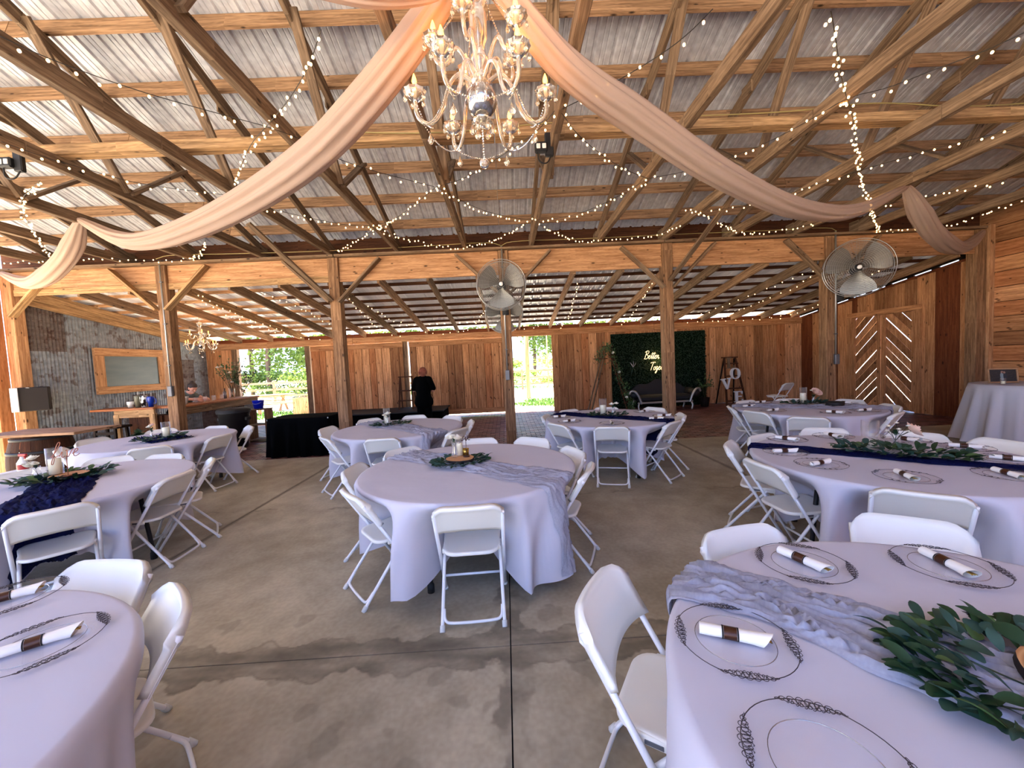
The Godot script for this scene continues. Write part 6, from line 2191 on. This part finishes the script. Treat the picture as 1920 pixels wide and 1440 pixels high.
		for z in [0.28, -0.22]:
			var lg := G.new()
			lg.sm(0).tube(smooth_line(PackedVector3Array([Vector3(s * 0.76, 0.28, z), Vector3(s * 0.82, 0.14, z * 1.1), Vector3(s * 0.78, 0.0, z * 1.15)]), 1), 0.028, 8)
			part("leg", lg.done(), M.conduit, so)
	# plants in pots flanking the settee
	for q in [["leafy potted plant beside the settee, near the LOVE ladder", Vector3(6.08, 0, -11.95), 0.95]]:
		var t := thing("potted_plant", q[0], "plant", q[1])
		var pot := G.new()
		pot.sm(0).lathe(PackedVector2Array([Vector2(0.001, 0), Vector2(0.11, 0), Vector2(0.15, 0.28), Vector2(0.13, 0.28), Vector2(0.12, 0.24), Vector2(0.001, 0.24)]), 18)
		part("pot", pot.done(), M.dark_wood, t)
		var s := G.new()
		var lv := G.new()
		for k in 12:
			var a: float = k * 2.4
			var e := Vector3(cos(a) * 0.28, q[2] * rng.randf_range(0.6, 1.1), sin(a) * 0.2)
			s.sm(0).tube(PackedVector3Array([Vector3(0, 0.24, 0), Vector3(e.x * 0.3, 0.6, e.z * 0.3), e]), 0.004, 4)
			for j in 10:
				lv.st.append_from(leaf_shapes[j % 4], 0, Transform3D(Basis.from_euler(Vector3(rng.randf_range(-1, 0.6), rng.randf() * TAU, 0)), Vector3(e.x * 0.3, 0.6, e.z * 0.3).lerp(e, j / 9.0)))
		part("stem", s.done(), M.stem, t)
		tag(part("leaves", lv.st.commit(), M.leaf3, t), "", "", "", "stuff")
	# a frame ladder wound with leaves
	var ld := thing("step_ladder", "tall wooden step ladder wound with greenery beside the leafy wall", "ladder", Vector3(3.12, 0, -11.95), -0.55)
	for s in [-1, 1]:
		var z: float = s * 0.12
		var a := G.new()
		a.beam(Vector3(-0.62, 0, z * 1.6), Vector3(-0.06, 1.98, z), 0.03, 0.06, Vector3.BACK, 0.004, ro())
		part("rail", a.done(), M.truss1, ld)
		var b := G.new()
		b.beam(Vector3(0.62, 0, z * 1.6), Vector3(0.06, 1.98, z), 0.03, 0.07, Vector3.BACK, 0.004, ro())
		part("rail", b.done(), M.brown, ld)
	for k in 6:
		var v := 0.14 + 0.145 * k
		var s := G.new()
		s.bx(Vector3(lerpf(0.62, 0.06, v), 1.98 * v, 0), Vector3(0.12, 0.025, 0.36 - 0.1 * v), 0.003, ro())
		part("step", s.done(), M.brown, ld)
	var pail := G.new()
	pail.bx(Vector3(-0.22, 1.62, 0), Vector3(0.34, 0.025, 0.34), 0.004, ro())
	part("pail_shelf", pail.done(), M.brown, ld)
	var tp2 := G.new()
	tp2.bx(Vector3(0, 1.99, 0), Vector3(0.26, 0.03, 0.3), 0.004, ro())
	part("top_step", tp2.done(), M.brown, ld)
	var iv := thing("leaf_vine", "trailing green vine with white blooms wound down the step ladder", "vine", Vector3(3.12, 0, -11.95), -0.55)
	var lv := G.new()
	var stv := G.new()
	var path := PackedVector3Array()
	for k in 41:
		var v := k / 40.0
		path.append(Vector3(lerpf(-0.30, 0.10, smoothstep(0, 0.25, v)) + 0.62 * smoothstep(0.2, 1.0, v) + 0.05 * sin(v * 40.0), lerpf(1.62, 1.95, smoothstep(0, 0.2, v)) - 1.85 * smoothstep(0.2, 1.0, v), 0.16 + 0.07 * cos(v * 40.0)))
	stv.sm(0).tube(path, 0.006, 5)
	part("stem", stv.done(), M.stem, iv)
	for k in 700:
		var p := path[rng.randi() % 41] + Vector3(rng.randfn(), rng.randfn(), rng.randfn()) * 0.07
		lv.st.append_from(leaf_shapes[k % 4], 0, Transform3D(Basis.from_euler(Vector3(rng.randf_range(-1.5, 1.0), rng.randf() * TAU, 0)).scaled(Vector3.ONE * 0.9), p))
	tag(part("leaves", lv.st.commit(), M.leaf3, iv), "", "", "", "stuff")
	for k in [14, 22, 31]:
		part("flower", rose(M.petal, 0.035), M.petal, iv, path[k] + Vector3(0.03, 0, 0.05), Vector3(1.0, 0, 0))
	# LOVE ladder
	var lo := thing("display_ladder", "small wooden ladder leaning on the plank wall, holding letters", "ladder", Vector3(6.98, 0, -12.1))
	for s in [-1, 1]:
		var a := G.new()
		a.beam(Vector3(s * 0.30, 0, 0.32), Vector3(s * 0.17, 1.46, -0.02), 0.04, 0.05, Vector3.RIGHT, 0.004, ro())
		part("rail", a.done(), M.brown, lo)
		var b := G.new()
		b.beam(Vector3(s * 0.28, 0, -0.34), Vector3(s * 0.16, 1.44, -0.06), 0.03, 0.04, Vector3.RIGHT, 0.004, ro())
		part("back_leg", b.done(), M.dark_wood, lo)
	for k in 4:
		var s := G.new()
		s.bx(Vector3(0, 0.14 + 0.38 * k, 0.32 - 0.30 * (0.14 + 0.38 * k) / 1.46), Vector3(0.56 - 0.06 * k, 0.03, 0.14), 0.004, ro())
		part("step", s.done(), M.brown, lo)
	var cap := G.new()
	cap.bx(Vector3(0, 1.47, -0.03), Vector3(0.42, 0.035, 0.2), 0.004, ro())
	part("top_step", cap.done(), M.brown, lo)
	var LT := [["L", "dark wooden letter L at the top of the small ladder", Vector3(-0.06, 1.12, 0.12), M.truss1], ["O", "white marquee letter O on the small ladder", Vector3(0.03, 0.80, 0.20), M.white], ["V", "white marquee letter V hanging on the ladder's bar side", Vector3(-0.28, 0.50, 0.28), M.white], ["E", "white marquee letter E low on the small ladder", Vector3(0.03, 0.10, 0.36), M.white]]
	for q in LT:
		var t := thing("marquee_letter", q[1], "letter", lo.position + q[2])
		var tm := TextMesh.new()
		tm.text = q[0]
		var f := SystemFont.new()
		f.font_names = PackedStringArray(["Droid Serif"])
		f.font_weight = 700
		tm.font = f
		tm.font_size = 64
		tm.pixel_size = 0.0072
		tm.depth = 0.05
		var o := part("letter_body", tm, q[3], t, Vector3(0, 0.17, 0))
		if q[0] == "V":
			o.rotation.z = 0.12

# ------------------------------------------------------------------ near the side walls
func build_near_wall_things() -> void:
	# barrel table at the open side
	for q in [["old whisky barrel carrying a plank top, nearest the open side", Vector3(-7.25, 0, -6.15), 1.0]]:
		var b := thing("barrel_table", q[0], "barrel", q[1])
		var N := 18
		for k in N:
			var Pg := []
			for i in 9:
				var v := i / 8.0
				var r := 0.30 + 0.075 * sin(v * PI)
				var line := PackedVector3Array()
				for j in 4:
					var a := TAU * (k + j / 3.0 * 0.97) / N
					line.append(Vector3(cos(a) * r, 0.01 + v * 0.88, sin(a) * r))
				Pg.append(line)
			var g := G.new()
			g.sm(0).sheet(Pg)
			part("stave", g.done(), M.barrel if k % 3 else M.brown, b)
		for y in [0.05, 0.24, 0.64, 0.84]:
			var h := G.new()
			var r := 0.303 + 0.075 * sin(y / 0.89 * PI)
			h.sm(0).lathe(PackedVector2Array([Vector2(r, y - 0.022), Vector2(r + 0.006, y - 0.02), Vector2(r + 0.006, y + 0.02), Vector2(r, y + 0.022)]), 32)
			part("hoop", h.done(), M.black, b)
		var hd := G.new()
		hd.lathe(PackedVector2Array([Vector2(0.001, 0.02), Vector2(0.3, 0.02)]), 24)
		hd.lathe(PackedVector2Array([Vector2(0.3, 0.87), Vector2(0.001, 0.87)]), 24)
		part("head", hd.done(), M.barrel, b)
		for k in 3:
			var t := G.new()
			t.bx(Vector3(0.12, 0.915, -0.24 + 0.24 * k), Vector3(1.55, 0.04, 0.235), 0.006, ro())
			part("top_plank", t.done(), M.purlin, b)
	var bp := thing("fern", "dark potted fern on the floor behind the barrel", "plant", Vector3(-6.75, 0, -7.2))
	var pot := G.new()
	pot.sm(0).lathe(PackedVector2Array([Vector2(0.001, 0), Vector2(0.12, 0), Vector2(0.16, 0.5), Vector2(0.001, 0.5)]), 16)
	part("pot", pot.done(), M.black, bp)
	var lv := G.new()
	for k in 90:
		var a: float = k * 2.4
		lv.st.append_from(leaf_shapes[k % 4], 0, Transform3D(Basis.from_euler(Vector3(rng.randf_range(-0.9, 0.2), a, 0)).scaled(Vector3.ONE * 2.0), Vector3(cos(a), 0, sin(a)) * rng.randf() * 0.16 + Vector3(0, 0.5 + rng.randf() * 0.15, 0)))
	tag(part("leaves", lv.st.commit(), M.leaf2, bp), "", "", "", "stuff")
	# wall heater on the corner post
	var he := thing("patio_speaker", "dark box with painted sunlight glow on its pale face on the corner post", "heater", Vector3(-9.24, 1.38, -7.70), 0.75)
	var hb := G.new()
	hb.bx(Vector3(0.06, 0, -0.08), Vector3(0.42, 0.46, 0.30), 0.015)
	part("housing", hb.done(), M.bark, he)
	var fc := G.new()
	fc.bx(Vector3(-0.155, 0, 0.08), Vector3(0.10, 0.46, 0.03), 0.006)
	part("face", fc.done(), M.conduit, he)
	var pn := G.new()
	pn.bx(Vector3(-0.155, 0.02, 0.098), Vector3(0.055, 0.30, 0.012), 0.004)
	glow("sun_glow", Color(1.0, 0.82, 0.9), 0.3)  # no lamp: the emission stands in for sunlight on the grille
	part("lamp_panel", pn.done(), M.sun_glow, he)
	# ledge with a spray bottle
	var le := thing("side_table", "small white side table at the open side", "table", Vector3(-5.38, 0, -4.35))
	var lt := G.new()
	lt.bx(Vector3(0, 0.69, 0), Vector3(0.42, 0.03, 0.40), 0.006)
	part("tabletop", lt.done(), M.white, le)
	for sx in [-1, 1]:
		for sz in [-1, 1]:
			var lg := G.new()
			lg.bx(Vector3(sx * 0.18, 0.34, sz * 0.17), Vector3(0.03, 0.68, 0.03), 0.004)
			part("leg", lg.done(), M.white, le)
	var sp := thing("spray_bottle", "white spray bottle with red trigger on the small side table", "spray bottle", Vector3(-5.34, 0.706, -4.33))
	var sb := G.new()
	sb.sm(0).lathe(PackedVector2Array([Vector2(0.001, 0), Vector2(0.042, 0), Vector2(0.044, 0.01), Vector2(0.044, 0.10), Vector2(0.018, 0.15), Vector2(0.014, 0.17), Vector2(0.001, 0.17)]), 16)
	part("bottle", sb.done(), M.white, sp)
	var lab := G.new()
	lab.sm(0).lathe(PackedVector2Array([Vector2(0.0448, 0.03), Vector2(0.0448, 0.085)]), 16)
	part("label_band", lab.done(), M.red, sp)
	var hd2 := G.new()
	hd2.bx(Vector3(0.012, 0.185, 0), Vector3(0.085, 0.03, 0.026), 0.006)
	hd2.box(Transform3D(Basis(Vector3.BACK, 0.4), Vector3(0.035, 0.155, 0)), Vector3(0.012, 0.05, 0.018), 0.003)
	part("trigger_head", hd2.done(), M.red, sp)
	# photo table by the board wall
	var pt := thing("cocktail_table", "round table under a long pale grey cloth by the board wall", "table", Vector3(8.15, 0, -5.98))
	var Pg := []
	var nz := noise(55, 1.5, 2)
	var R := 0.62
	for i in 18:
		var line := PackedVector3Array()
		for k in 160:
			var a := TAU * k / 160.0
			if i < 5:
				var f: float = [0.002, 0.4, 0.8, 0.96, 1.0][i]
				line.append(Vector3(cos(a) * R * f, 0.935 - (0.004 if i == 4 else 0.0), sin(a) * R * f))
			else:
				var v := (i - 4) / 13.0
				var fo := 0.5 + 0.5 * sin(a * 15.0 + 1.5 * nz.get_noise_2d(a * 1.5, 1.0))
				var r := R + 0.01 + v * (0.12 + 0.10 * fo) - 0.02 * (1.0 - fo) * smoothstep(0, 0.3, v)
				line.append(Vector3(cos(a) * r, 0.93 - v * 0.915, sin(a) * r))
		Pg.append(line)
	var cl := G.new()
	cl.sm(0).sheet(Pg, true)
	part("cloth", cl.done(), M.grey_cloth, pt)
	var leg := G.new()
	leg.sm(0).lathe(PackedVector2Array([Vector2(0.001, 0), Vector2(0.3, 0), Vector2(0.3, 0.02), Vector2(0.03, 0.05), Vector2(0.03, 0.9), Vector2(0.6, 0.91), Vector2(0.6, 0.925), Vector2(0.001, 0.928)]), 24)
	part("pedestal", leg.done(), M.black, pt)
	var pf := thing("photo_frame", "wooden framed dark photograph of a couple on the grey draped table", "photo frame", Vector3(7.93, 0.942, -6.12), -0.45)
	pf.rotation.x = -0.2
	for e in [[Vector3(0, 0.225, 0), Vector3(0.34, 0.022, 0.02)], [Vector3(0, 0.012, 0), Vector3(0.34, 0.022, 0.02)], [Vector3(-0.159, 0.118, 0), Vector3(0.022, 0.19, 0.02)], [Vector3(0.159, 0.118, 0), Vector3(0.022, 0.19, 0.02)]]:
		var g := G.new()
		g.bx(e[0], e[1], 0.003, ro())
		part("frame_bar", g.done(), M.purlin, pf)
	var img := Image.create(96, 60, false, Image.FORMAT_RGB8)
	var pn2 := noise(88, 0.09, 3)
	for y in 60:
		for x in 96:
			var c := Color(0.07, 0.065, 0.07).lerp(Color(0.20, 0.17, 0.15), 0.5 + 0.5 * pn2.get_noise_2d(x, y))
			var d1 := Vector2((x - 44) / 7.0, (y - 34) / 20.0).length()
			var d2 := Vector2((x - 55) / 7.0, (y - 36) / 22.0).length()
			var h1 := Vector2((x - 45) / 4.5, (y - 12) / 5.5).length()
			var h2 := Vector2((x - 53) / 4.5, (y - 14) / 5.5).length()
			if d1 < 1: c = Color(0.45, 0.50, 0.52)
			if d2 < 1: c = Color(0.12, 0.14, 0.18)
			if h1 < 1 or h2 < 1: c = Color(0.55, 0.42, 0.36)
			img.set_pixel(x, y, c)
	mat("photo", Color.WHITE, 0.7).albedo_texture = ImageTexture.create_from_image(img)
	var pq := G.new()
	pq.quad(Vector3(-0.15, 0.02, 0.004), Vector3(-0.15, 0.216, 0.004), Vector3(0.15, 0.216, 0.004), Vector3(0.15, 0.02, 0.004), Vector2(0, 1), Vector2(0, 0), Vector2(1, 0), Vector2(1, 1))
	part("photo", pq.done(), M.photo, pf)
	var bkp := G.new()
	bkp.bx(Vector3(0, 0.118, -0.004), Vector3(0.31, 0.2, 0.006))
	bkp.beam(Vector3(0, 0.18, -0.01), Vector3(0, 0.01, -0.09), 0.05, 0.006, Vector3.RIGHT, 0.001)
	part("easel_back", bkp.done(), M.brown, pf)
	candle_glass("small glass votive candle beside the photo frame on the grey draped table", Vector3(7.70, 0.938, -5.95), 0.10, 0.03, 0.05)
	candle_glass("thick cream candle at the frame edge on the grey draped table", Vector3(8.52, 0.938, -6.0), 0.14, 0.06, 0.13)
	var ga := thing("leaf_garland", "leaf garland round the cream candle on the grey draped table", "garland", Vector3(8.42, 0.945, -5.92))
	var lj := G.new()
	for k in 110:
		var a: float = k * 2.4
		var q := sqrt(rng.randf())
		lj.st.append_from(leaf_shapes[k % 4], 0, Transform3D(Basis.from_euler(Vector3(rng.randf_range(-0.6, 0.1), a, 0)), Vector3(cos(a) * 0.26 * q, 0.01 + 0.05 * rng.randf(), sin(a) * 0.2 * q)))
	tag(part("leaves", lj.st.commit(), M.leaf2, ga), "", "", "", "stuff")
	var ls := G.new()
	ls.sm(0).tube(PackedVector3Array([Vector3(-0.25, 0.012, 0.05), Vector3(0, 0.02, 0.1), Vector3(0.25, 0.012, 0.0)]), 0.003, 5)
	part("stem", ls.done(), M.stem, ga)

# ------------------------------------------------------------------ people
# bones: [from, to, radius at from, radius at to, flatten z]; the skin is one surface round all of them
func body_mesh(bones: Array, cell: float, k: float, g: G) -> void:
	var lo := Vector3.ONE * 1e9
	var hi := -lo
	for b in bones:
		var r: float = maxf(b[2], b[3]) + cell * 2.0
		lo = lo.min((b[0] as Vector3).min(b[1]) - Vector3.ONE * r)
		hi = hi.max((b[0] as Vector3).max(b[1]) + Vector3.ONE * r)
	var n := Vector3i(((hi - lo) / cell).ceil()) + Vector3i.ONE
	var nx := n.x
	var nxy := n.x * n.y
	var F := PackedFloat32Array()
	F.resize(nxy * n.z)
	F.fill(9.0)
	for b in bones:
		var a: Vector3 = b[0]
		var c: Vector3 = b[1]
		var ra: float = b[2]
		var rb: float = b[3]
		var fz: float = b[4] if b.size() > 4 else 1.0
		var ac := c - a
		var l2 := maxf(ac.length_squared(), 1e-8)
		var m := maxf(ra, rb) + k + cell * 2.0
		var i0 := Vector3i(((a.min(c) - Vector3.ONE * m - lo) / cell).floor()).clamp(Vector3i.ZERO, n - Vector3i.ONE)
		var i1 := Vector3i(((a.max(c) + Vector3.ONE * m - lo) / cell).ceil()).clamp(Vector3i.ZERO, n - Vector3i.ONE)
		for z in range(i0.z, i1.z + 1):
			for y in range(i0.y, i1.y + 1):
				for x in range(i0.x, i1.x + 1):
					var p := lo + Vector3(x, y, z) * cell
					var t := clampf((p - a).dot(ac) / l2, 0.0, 1.0)
					var dv := p - a - ac * t
					dv.z *= fz
					var d := dv.length() - lerpf(ra, rb, t)
					var id := x + y * nx + z * nxy
					var o := F[id]
					if o > 8.0:
						F[id] = d
					else:
						var h := maxf(k - absf(d - o), 0.0) / k
						F[id] = minf(d, o) - h * h * k * 0.25
	var vid := {}
	var verts := PackedVector3Array()
	for z in n.z - 1:
		for y in n.y - 1:
			for x in n.x - 1:
				var id := x + y * nx + z * nxy
				var neg := 0
				var acc := Vector3.ZERO
				var cnt := 0
				var cv := [F[id], F[id + 1], F[id + nx], F[id + nx + 1], F[id + nxy], F[id + nxy + 1], F[id + nxy + nx], F[id + nxy + nx + 1]]
				for q in 8:
					if cv[q] < 0.0: neg += 1
				if neg == 0 or neg == 8: continue
				for e in [[0, 1], [2, 3], [4, 5], [6, 7], [0, 2], [1, 3], [4, 6], [5, 7], [0, 4], [1, 5], [2, 6], [3, 7]]:
					var u: float = cv[e[0]]
					var w: float = cv[e[1]]
					if (u < 0.0) != (w < 0.0):
						var f := u / (u - w)
						var pa := Vector3(e[0] & 1, (e[0] >> 1) & 1, e[0] >> 2)
						var pb := Vector3(e[1] & 1, (e[1] >> 1) & 1, e[1] >> 2)
						acc += pa.lerp(pb, f)
						cnt += 1
				vid[id] = verts.size()
				verts.append(lo + (Vector3(x, y, z) + acc / cnt) * cell)
	g.sm(0)
	var st3 := [1, nx, nxy]
	for id in vid:
		for ax in 3:
			var o: int = id + st3[ax]
			if o >= F.size(): continue
			if (F[id] < 0.0) == (F[o] < 0.0): continue
			var u: int = st3[(ax + 1) % 3]
			var w: int = st3[(ax + 2) % 3]
			if not (vid.has(id - u) and vid.has(id - w) and vid.has(id - u - w)): continue
			var q := [verts[vid[id]], verts[vid[id - u]], verts[vid[id - u - w]], verts[vid[id - w]]]
			if F[id] < 0.0: q.reverse()
			g.tri(q[0], q[1], q[2])
			g.tri(q[0], q[2], q[3])

func hand(bones: Array, wrist: Vector3, dir: Vector3, palm_n: Vector3, thumb_side: Vector3, curl: float) -> void:
	var d := dir.normalized()
	var s := thumb_side.normalized()
	var pn := palm_n.normalized()
	bones.append([wrist, wrist + d * 0.085, 0.026, 0.030])
	for k in 4:
		var off := s * (0.030 - 0.020 * k)
		var l: float = [0.068, 0.076, 0.070, 0.054][k]
		var b := wrist + d * 0.085 + off
		var m := b + (d * cos(curl * 0.6) + pn * sin(curl * 0.6)) * l * 0.5
		var e := m + (d * cos(curl * 1.4) + pn * sin(curl * 1.4)) * l * 0.5
		bones.append([b, m, 0.0085, 0.008])
		bones.append([m, e, 0.008, 0.0065])
	var tb := wrist + d * 0.025 + s * 0.026
	bones.append([tb, tb + s * 0.028 + d * 0.030 + pn * 0.01, 0.012, 0.010])
	bones.append([tb + s * 0.028 + d * 0.030 + pn * 0.01, tb + s * 0.032 + d * 0.062 + pn * 0.02, 0.010, 0.007])

func head_bones(c: Vector3, f: Vector3, up: Vector3) -> Array:   # c: middle of the skull, f: where the face looks
	var r := f.cross(up).normalized()
	var b := []
	b.append([c - f * 0.025 + up * 0.015, c + f * 0.01 + up * 0.02, 0.078, 0.076])
	b.append([c + f * 0.02 - up * 0.03, c + f * 0.035 - up * 0.085, 0.062, 0.040])
	b.append([c + f * 0.05 - up * 0.095, c + f * 0.062 - up * 0.098, 0.026, 0.020])
	b.append([c + f * 0.078 + up * 0.005, c + f * 0.100 - up * 0.034, 0.010, 0.014])      # nose
	b.append([c + f * 0.078 - up * 0.062 - r * 0.018, c + f * 0.078 - up * 0.062 + r * 0.018, 0.009, 0.009])  # lips
	for s in [-1.0, 1.0]:
		b.append([c + r * s * 0.076 - f * 0.012 + up * 0.008, c + r * s * 0.078 - f * 0.010 - up * 0.035, 0.013, 0.009])   # ears
		b.append([c + f * 0.070 + up * 0.024 + r * s * 0.018, c + f * 0.062 + up * 0.024 + r * s * 0.045, 0.011, 0.010])   # brow
		b.append([c + f * 0.055 - up * 0.025 + r * s * 0.035, c + f * 0.055 - up * 0.03 + r * s * 0.04, 0.022, 0.022])     # cheek
	return b

func build_people() -> void:
	# the person in black with their back turned, arms held forward
	var t := thing("person", "person with short reddish hair in loose black clothes, back turned, by the plank doors", "person", Vector3(-2.22, 0.0, -10.45))
	var H := 1.60
	var body := []
	var sk := G.new()
	var L := {"hip": Vector3(0, 0.86, 0), "chest": Vector3(0, 1.20, -0.01), "neck": Vector3(0, 1.36, -0.02), "head": Vector3(0.01, 1.50, -0.045)}
	body.append([L.hip, Vector3(0, 1.02, 0), 0.15, 0.14])
	body.append([Vector3(0, 1.0, 0), L.chest, 0.135, 0.145])
	body.append([Vector3(-0.13, 1.30, -0.01), Vector3(0.13, 1.30, -0.01), 0.065, 0.065])
	body.append([Vector3(0, 1.28, -0.01), Vector3(0, 1.42, -0.03), 0.06, 0.05])
	for s in [-1.0, 1.0]:
		var hipj := Vector3(s * 0.09, 0.84, 0)
		var knee := Vector3(s * 0.10, 0.46, -0.02)
		var ank := Vector3(s * 0.105, 0.07, 0.02)
		body.append([hipj, knee, 0.10, 0.062])
		body.append([knee, ank, 0.060, 0.038])
		body.append([ank + Vector3(0, -0.025, 0.01), ank + Vector3(s * 0.02, -0.04, -0.15), 0.036, 0.030])
		var sh := Vector3(s * 0.18, 1.29, -0.01)
		var el := Vector3(s * 0.255, 1.03, -0.03)
		var wr := Vector3(s * 0.20 - 0.0, 0.98, -0.25) if s > 0 else Vector3(s * 0.22, 0.97, -0.22)
		body.append([sh, el, 0.052, 0.042])
		body.append([el, wr, 0.042, 0.027])
		hand(body, wr, Vector3(-s * 0.25, 0.05, -1), Vector3(0, -1, 0), Vector3(-s, 0.2, 0), 0.5)
	body_mesh(body, 0.014, 0.05, sk)
	var hd := G.new()
	body_mesh(head_bones(L.head, Vector3(0.05, -0.12, -1).normalized(), Vector3(0, 1, -0.12).normalized()), 0.006, 0.02, sk)
	part("body", sk.done(), M.skin, t)
	var hair := G.new()
	var hc: Vector3 = L.head
	body_mesh([[hc + Vector3(0, 0.035, 0.03), hc + Vector3(0, 0.03, 0.0), 0.096, 0.092], [hc + Vector3(0, 0.0, 0.045), hc + Vector3(0, -0.085, 0.055), 0.086, 0.066], [hc + Vector3(-0.055, 0.01, 0.0), hc + Vector3(-0.06, -0.045, 0.01), 0.040, 0.028], [hc + Vector3(0.055, 0.01, 0.0), hc + Vector3(0.06, -0.045, 0.01), 0.040, 0.028], [hc + Vector3(0.02, 0.085, -0.02), hc + Vector3(0.05, 0.07, -0.06), 0.035, 0.028]], 0.008, 0.03, hair)
	for k in 150:
		var ha := TAU * k * 0.618
		var hv := 0.15 + 0.85 * float(k) / 150.0
		var top := hc + Vector3(cos(ha) * 0.085 * hv, 0.03 + 0.095 * sqrt(1.0 - hv * hv * 0.9), 0.02 + sin(ha) * 0.092 * hv)
		var low := hc + Vector3(cos(ha + 0.25) * 0.105, -0.05 - 0.05 * rng.randf() + 0.07 * (1.0 - hv), 0.025 + sin(ha + 0.25) * 0.105)
		if sin(ha) < -0.45:
			low = top.lerp(low, 0.45)
		hair.tube(PackedVector3Array([top, top.lerp(low, 0.5) + (top - hc).normalized() * 0.022, low]), PackedFloat32Array([0.010, 0.009, 0.002]), 5)
	part("hair", hair.done(), M.hair_red, t)
	var shirt := G.new()
	var cb := [[Vector3(0, 0.74, 0.01), Vector3(0, 1.05, 0.01), 0.205, 0.175], [Vector3(0, 1.0, 0.0), Vector3(0, 1.22, -0.005), 0.17, 0.165], [Vector3(-0.13, 1.30, -0.01), Vector3(0.13, 1.30, -0.01), 0.082, 0.082], [Vector3(0, 1.30, -0.01), Vector3(0, 1.355, -0.02), 0.075, 0.060], [Vector3(-0.08, 0.70, 0.0), Vector3(0.08, 0.70, 0.0), 0.17, 0.17]]
	for s in [-1.0, 1.0]:
		cb.append([Vector3(s * 0.18, 1.29, -0.01), Vector3(s * 0.262, 1.06, -0.025), 0.072, 0.070])
	body_mesh(cb, 0.014, 0.06, shirt)
	part("tunic", shirt.done(), M.black_cloth, t)
	var pants := G.new()
	var pb := []
	for s in [-1.0, 1.0]:
		pb.append([Vector3(s * 0.09, 0.80, 0), Vector3(s * 0.10, 0.46, -0.02), 0.125, 0.092])
		pb.append([Vector3(s * 0.10, 0.46, -0.02), Vector3(s * 0.105, 0.10, 0.02), 0.092, 0.080])
	body_mesh(pb, 0.014, 0.03, pants)
	part("trousers", pants.done(), M.black_cloth, t)
	for s in [-1.0, 1.0]:
		var sh := G.new()
		body_mesh([[Vector3(s * 0.105, 0.045, 0.035), Vector3(s * 0.125, 0.035, -0.15), 0.044, 0.036]], 0.012, 0.02, sh)
		part("shoe", sh.done(), M.black, t)
	# the bartender bending over the counter
	var b := thing("person", "person with dark hair tied up and a grey shirt, bending behind the bar", "person", Vector3(-7.80, 0, -9.45))
	var bs := G.new()
	var bb := []
	var hip := Vector3(-0.12, 0.86, 0)
	var ch := Vector3(0.10, 1.13, 0.0)
	var nk := Vector3(0.25, 1.29, 0.02)
	var hm := Vector3(0.36, 1.40, 0.05)
	bb.append([hip, ch, 0.135, 0.135])
	bb.append([ch, Vector3(0.2, 1.23, 0.01), 0.13, 0.09])
	bb.append([Vector3(0.18, 1.23, -0.13), Vector3(0.18, 1.23, 0.15), 0.06, 0.06])
	bb.append([Vector3(0.2, 1.24, 0.01), nk + Vector3(0.05, 0.05, 0.01), 0.055, 0.048])
	for s in [-1.0, 1.0]:
		bb.append([hip + Vector3(0, -0.02, s * 0.09), Vector3(-0.1, 0.46, s * 0.1), 0.10, 0.062])
		bb.append([Vector3(-0.1, 0.46, s * 0.1), Vector3(-0.14, 0.07, s * 0.1), 0.06, 0.04])
		bb.append([Vector3(-0.15, 0.04, s * 0.1), Vector3(0.02, 0.035, s * 0.11), 0.035, 0.03])
		var sh := Vector3(0.19, 1.22, s * 0.18)
		var el := Vector3(0.28, 1.02 + 0.14, s * 0.25)
		var wr := Vector3(0.46, 1.13, s * 0.14)
		bb.append([sh, el, 0.05, 0.04])
		bb.append([el, wr, 0.04, 0.027])
		hand(bb, wr, Vector3(1, -0.1, -s * 0.3), Vector3(0, -1, 0), Vector3(0, 0.2, -s), 0.6)
	body_mesh(bb, 0.014, 0.05, bs)
	var bf := Vector3(0.86, -0.45, 0.25).normalized()
	var bu := Vector3(0.45, 0.88, 0.1).normalized()
	body_mesh(head_bones(hm, bf, bu), 0.006, 0.02, bs)
	part("body", bs.done(), M.skin, b)
	var bh := G.new()
	body_mesh([[hm + bu * 0.035 - bf * 0.035, hm + bu * 0.045 - bf * 0.005, 0.092, 0.086], [hm - bf * 0.055, hm - bf * 0.055 - bu * 0.06, 0.072, 0.058], [hm + bu * 0.10 - bf * 0.06, hm + bu * 0.125 - bf * 0.07, 0.042, 0.036]], 0.008, 0.02, bh)
	part("hair", bh.done(), M.hair_dark, b)
	for s in [-1.0, 1.0]:
		var ey := G.new()
		var er := bf.cross(bu).normalized()
		ey.sm(0).ball(hm + bf * 0.080 + er * s * 0.030 + bu * 0.006, Vector3.ONE * 0.008, 8, 6)
		part("eye", ey.done(), M.black, b)
	var bsh := G.new()
	var sb := [[hip + Vector3(0, -0.05, 0), ch, 0.155, 0.155], [ch, Vector3(0.2, 1.225, 0.01), 0.15, 0.105], [Vector3(0.18, 1.225, -0.14), Vector3(0.18, 1.225, 0.16), 0.075, 0.075]]
	for s in [-1.0, 1.0]:
		sb.append([Vector3(0.19, 1.22, s * 0.18), Vector3(0.26, 1.165, s * 0.235), 0.066, 0.06])
	body_mesh(sb, 0.014, 0.05, bsh)
	part("shirt", bsh.done(), M.shirt_grey, b)
	var bp := G.new()
	var pbb := []
	for s in [-1.0, 1.0]:
		pbb.append([hip + Vector3(0, -0.02, s * 0.09), Vector3(-0.1, 0.46, s * 0.1), 0.12, 0.08])
		pbb.append([Vector3(-0.1, 0.46, s * 0.1), Vector3(-0.14, 0.1, s * 0.1), 0.08, 0.065])
	body_mesh(pbb, 0.016, 0.03, bp)
	part("trousers", bp.done(), M.black_cloth, b)
